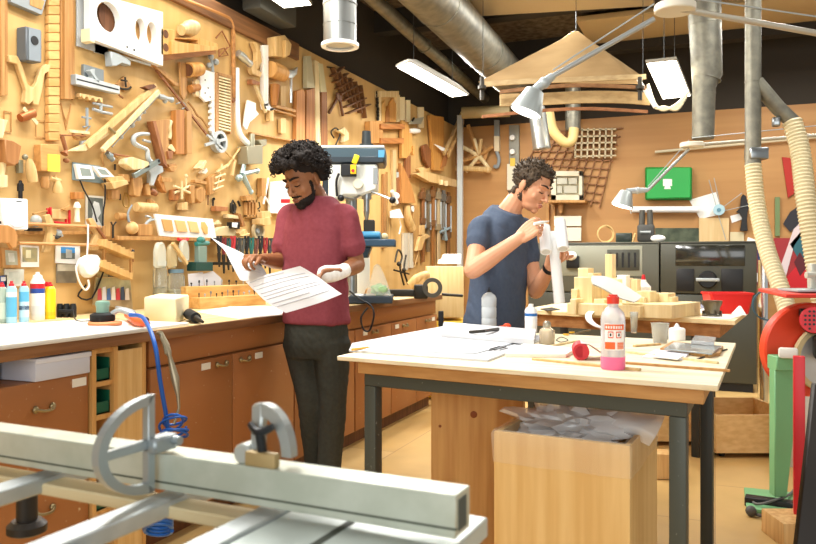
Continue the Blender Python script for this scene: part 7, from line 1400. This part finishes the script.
loft(b, [sec(495, 327, .190, .138), sec(495.5, 318, .190, .138), sec(497, 295, .178, .13), sec(498.5, 268, .174, .128), sec(500, 247, .178, .128), sec(501.5, 233, .176, .118, D0, .01), sec(502.5, 223, .158, .108, D0, .018), sec(504, 215, .122, .092, D0, .026), sec(506.5, 209.5, .085, .078, D0, .034)])
cap2(b, [shR+rt*-.05+UP*.02, shR, shR.lerp(elR, .2), shR.lerp(elR, .34)], [.058, .064, .063, .066]); cap2(b, [shL+rt*.05+UP*.015, shL, shL.lerp(elL, .3), shL.lerp(elL, .42)], [.058, .062, .062, .064])
add_obj('tshirt', fuse(b, .007, 6, .024, 6.5, 9), BSH, man2)
b = B(); loft(b, [sec(497, 320, .17, .12), sec(498, 330, .178, .125), sec(498, 348, .178, .125), sec(498, 362, .16, .11)])
cap2(b, [hR-UP*.02, hR.lerp(kR, .5), kR, aR], [.1, .088, .072, .062]); cap2(b, [hL_-UP*.02, hL_.lerp(kL, .5), kL, aL], [.1, .088, .072, .062])
add_obj('trousers', fuse(b, .008, 5, .01, 10, 3), mat('#2c3446', .85, kind='cloth', h2='#242b3b', bump=.3), man2)
shoes(man2, (aR, aL), (f, f), BLACKR)
dv = (wrL-elL).normalized(); wc = wrL-dv*.03; b = B(); b.ring(wc, dv, .037, .029, .02, 24); part('watch', b, BLACK, man2, 'black wrist watch')
# white tubes he works on
dt = 3.84
r = thing('tube_assembly', 'white plastic tube assembly of two short tubes on a long stem', 'tube model', tuple(P(558, 303, dt)))
k = dt/F; TB = mat('#f3f4f3', .35)
b = B(); b.cyl(P(553.5, 240, dt), P(559.5, 303, dt), 5.4*k, seg=24, bev=.002); part('stem_tube', b, TB, r)
for x0, y0, x1, y1, rr in ((544.5, 227, 546, 252, 5.6), (560, 221, 563, 249, 5.8)):
    A, Bq = P(x0, y0, dt+.04), P(x1, y1, dt-.05); ax = (Bq-A).normalized(); b = B(); x, y, z_ = basis(ax)
    b.tube([A, Bq], rr*k, 24, caps=True); tb = part('short_tube', b, TB, r)
    b = B(); b.cyl(Bq+ax*.0004, Bq+ax*.0012, rr*k*.72, seg=24); part('tube_opening', b, mat('#d6d5cd', .6), tb)
b = B(); b.prism([P(548, 231, dt), P(560, 231, dt), P(558, 248, dt), P(551, 248, dt)], vy*.016, .002); part('web', b, TB, r)
A = P(549.5, 221, 3.765); Bq = P(534, 224, 3.72)
r = thing('glue_pen', 'small white glue tip pinched in the fingers of the man in blue', 'pen', tuple(A)); b = B(); b.tube([A, A.lerp(Bq, .35), A.lerp(Bq, .4), Bq], [.0015, .006, .0075, .0075], 12); part('barrel', b, WHITE, r)
# ================================================================ camera, light
cam = bpy.data.cameras.new('camera'); co = bpy.data.objects.new('camera', cam); COL.objects.link(co)
co.location = (0, 0, HC); co.rotation_euler = (PI/2, 0, TH); cam.sensor_width = 36; cam.lens = F/816*36; cam.shift_y = -(272-HY)/816
cam.dof.use_dof = True; cam.dof.focus_distance = 4.2; cam.dof.aperture_fstop = 8.0; cam.clip_start = .05
sc.camera = co
w = bpy.data.worlds.new('world'); sc.world = w; w.use_nodes = True; bg = w.node_tree.nodes['Background']
bg.inputs[0].default_value = (1.0, .99, .96, 1); bg.inputs[1].default_value = .5
def area(x, y, z, sx, sy, p, col=(1, .98, .94), rx=0, ry=0):
    l = bpy.data.lights.new('lamp', 'AREA'); l.shape = 'RECTANGLE'; l.size = sx; l.size_y = sy; l.energy = p; l.color = col
    o = bpy.data.objects.new('lamp', l); COL.objects.link(o); o.location = (x, y, z); o.rotation_euler = (rx, ry, 0); return o
k = 1.0
for x, y, p in ((-1.9, 1.6, 50), (-.6, 1.2, 8), (.7, 3.2, 8), (-1.5, 4.6, 55), (.6, 5.6, 24), (-1.2, 6.9, 60), (1.9, 4.6, 14), (.8, 7.6, 46), (1.5, .5, 8)): area(x, y, 3.3, .18, 1.25, p*k)
area(-2.35, 2.7, 3.2, .2, 1.3, 90, ry=-.6); area(-2.5, 5.6, 2.7, .15, 1.2, 55, ry=-.5); area(-2.3, 7.6, 3.1, .2, 1.2, 55, ry=-.5)
area(1.6, -3.0, 1.9, 6.0, 2.4, 150, (.98, 1, 1), rx=PI/2)      # unseen soft light added behind the camera to brighten surfaces facing it
vs = sc.view_settings; sc.display_settings.display_device = 'sRGB'; vs.view_transform = 'Standard'; vs.look = 'None'; vs.gamma = 1; vs.use_curve_mapping = False; vs.exposure = 0.03
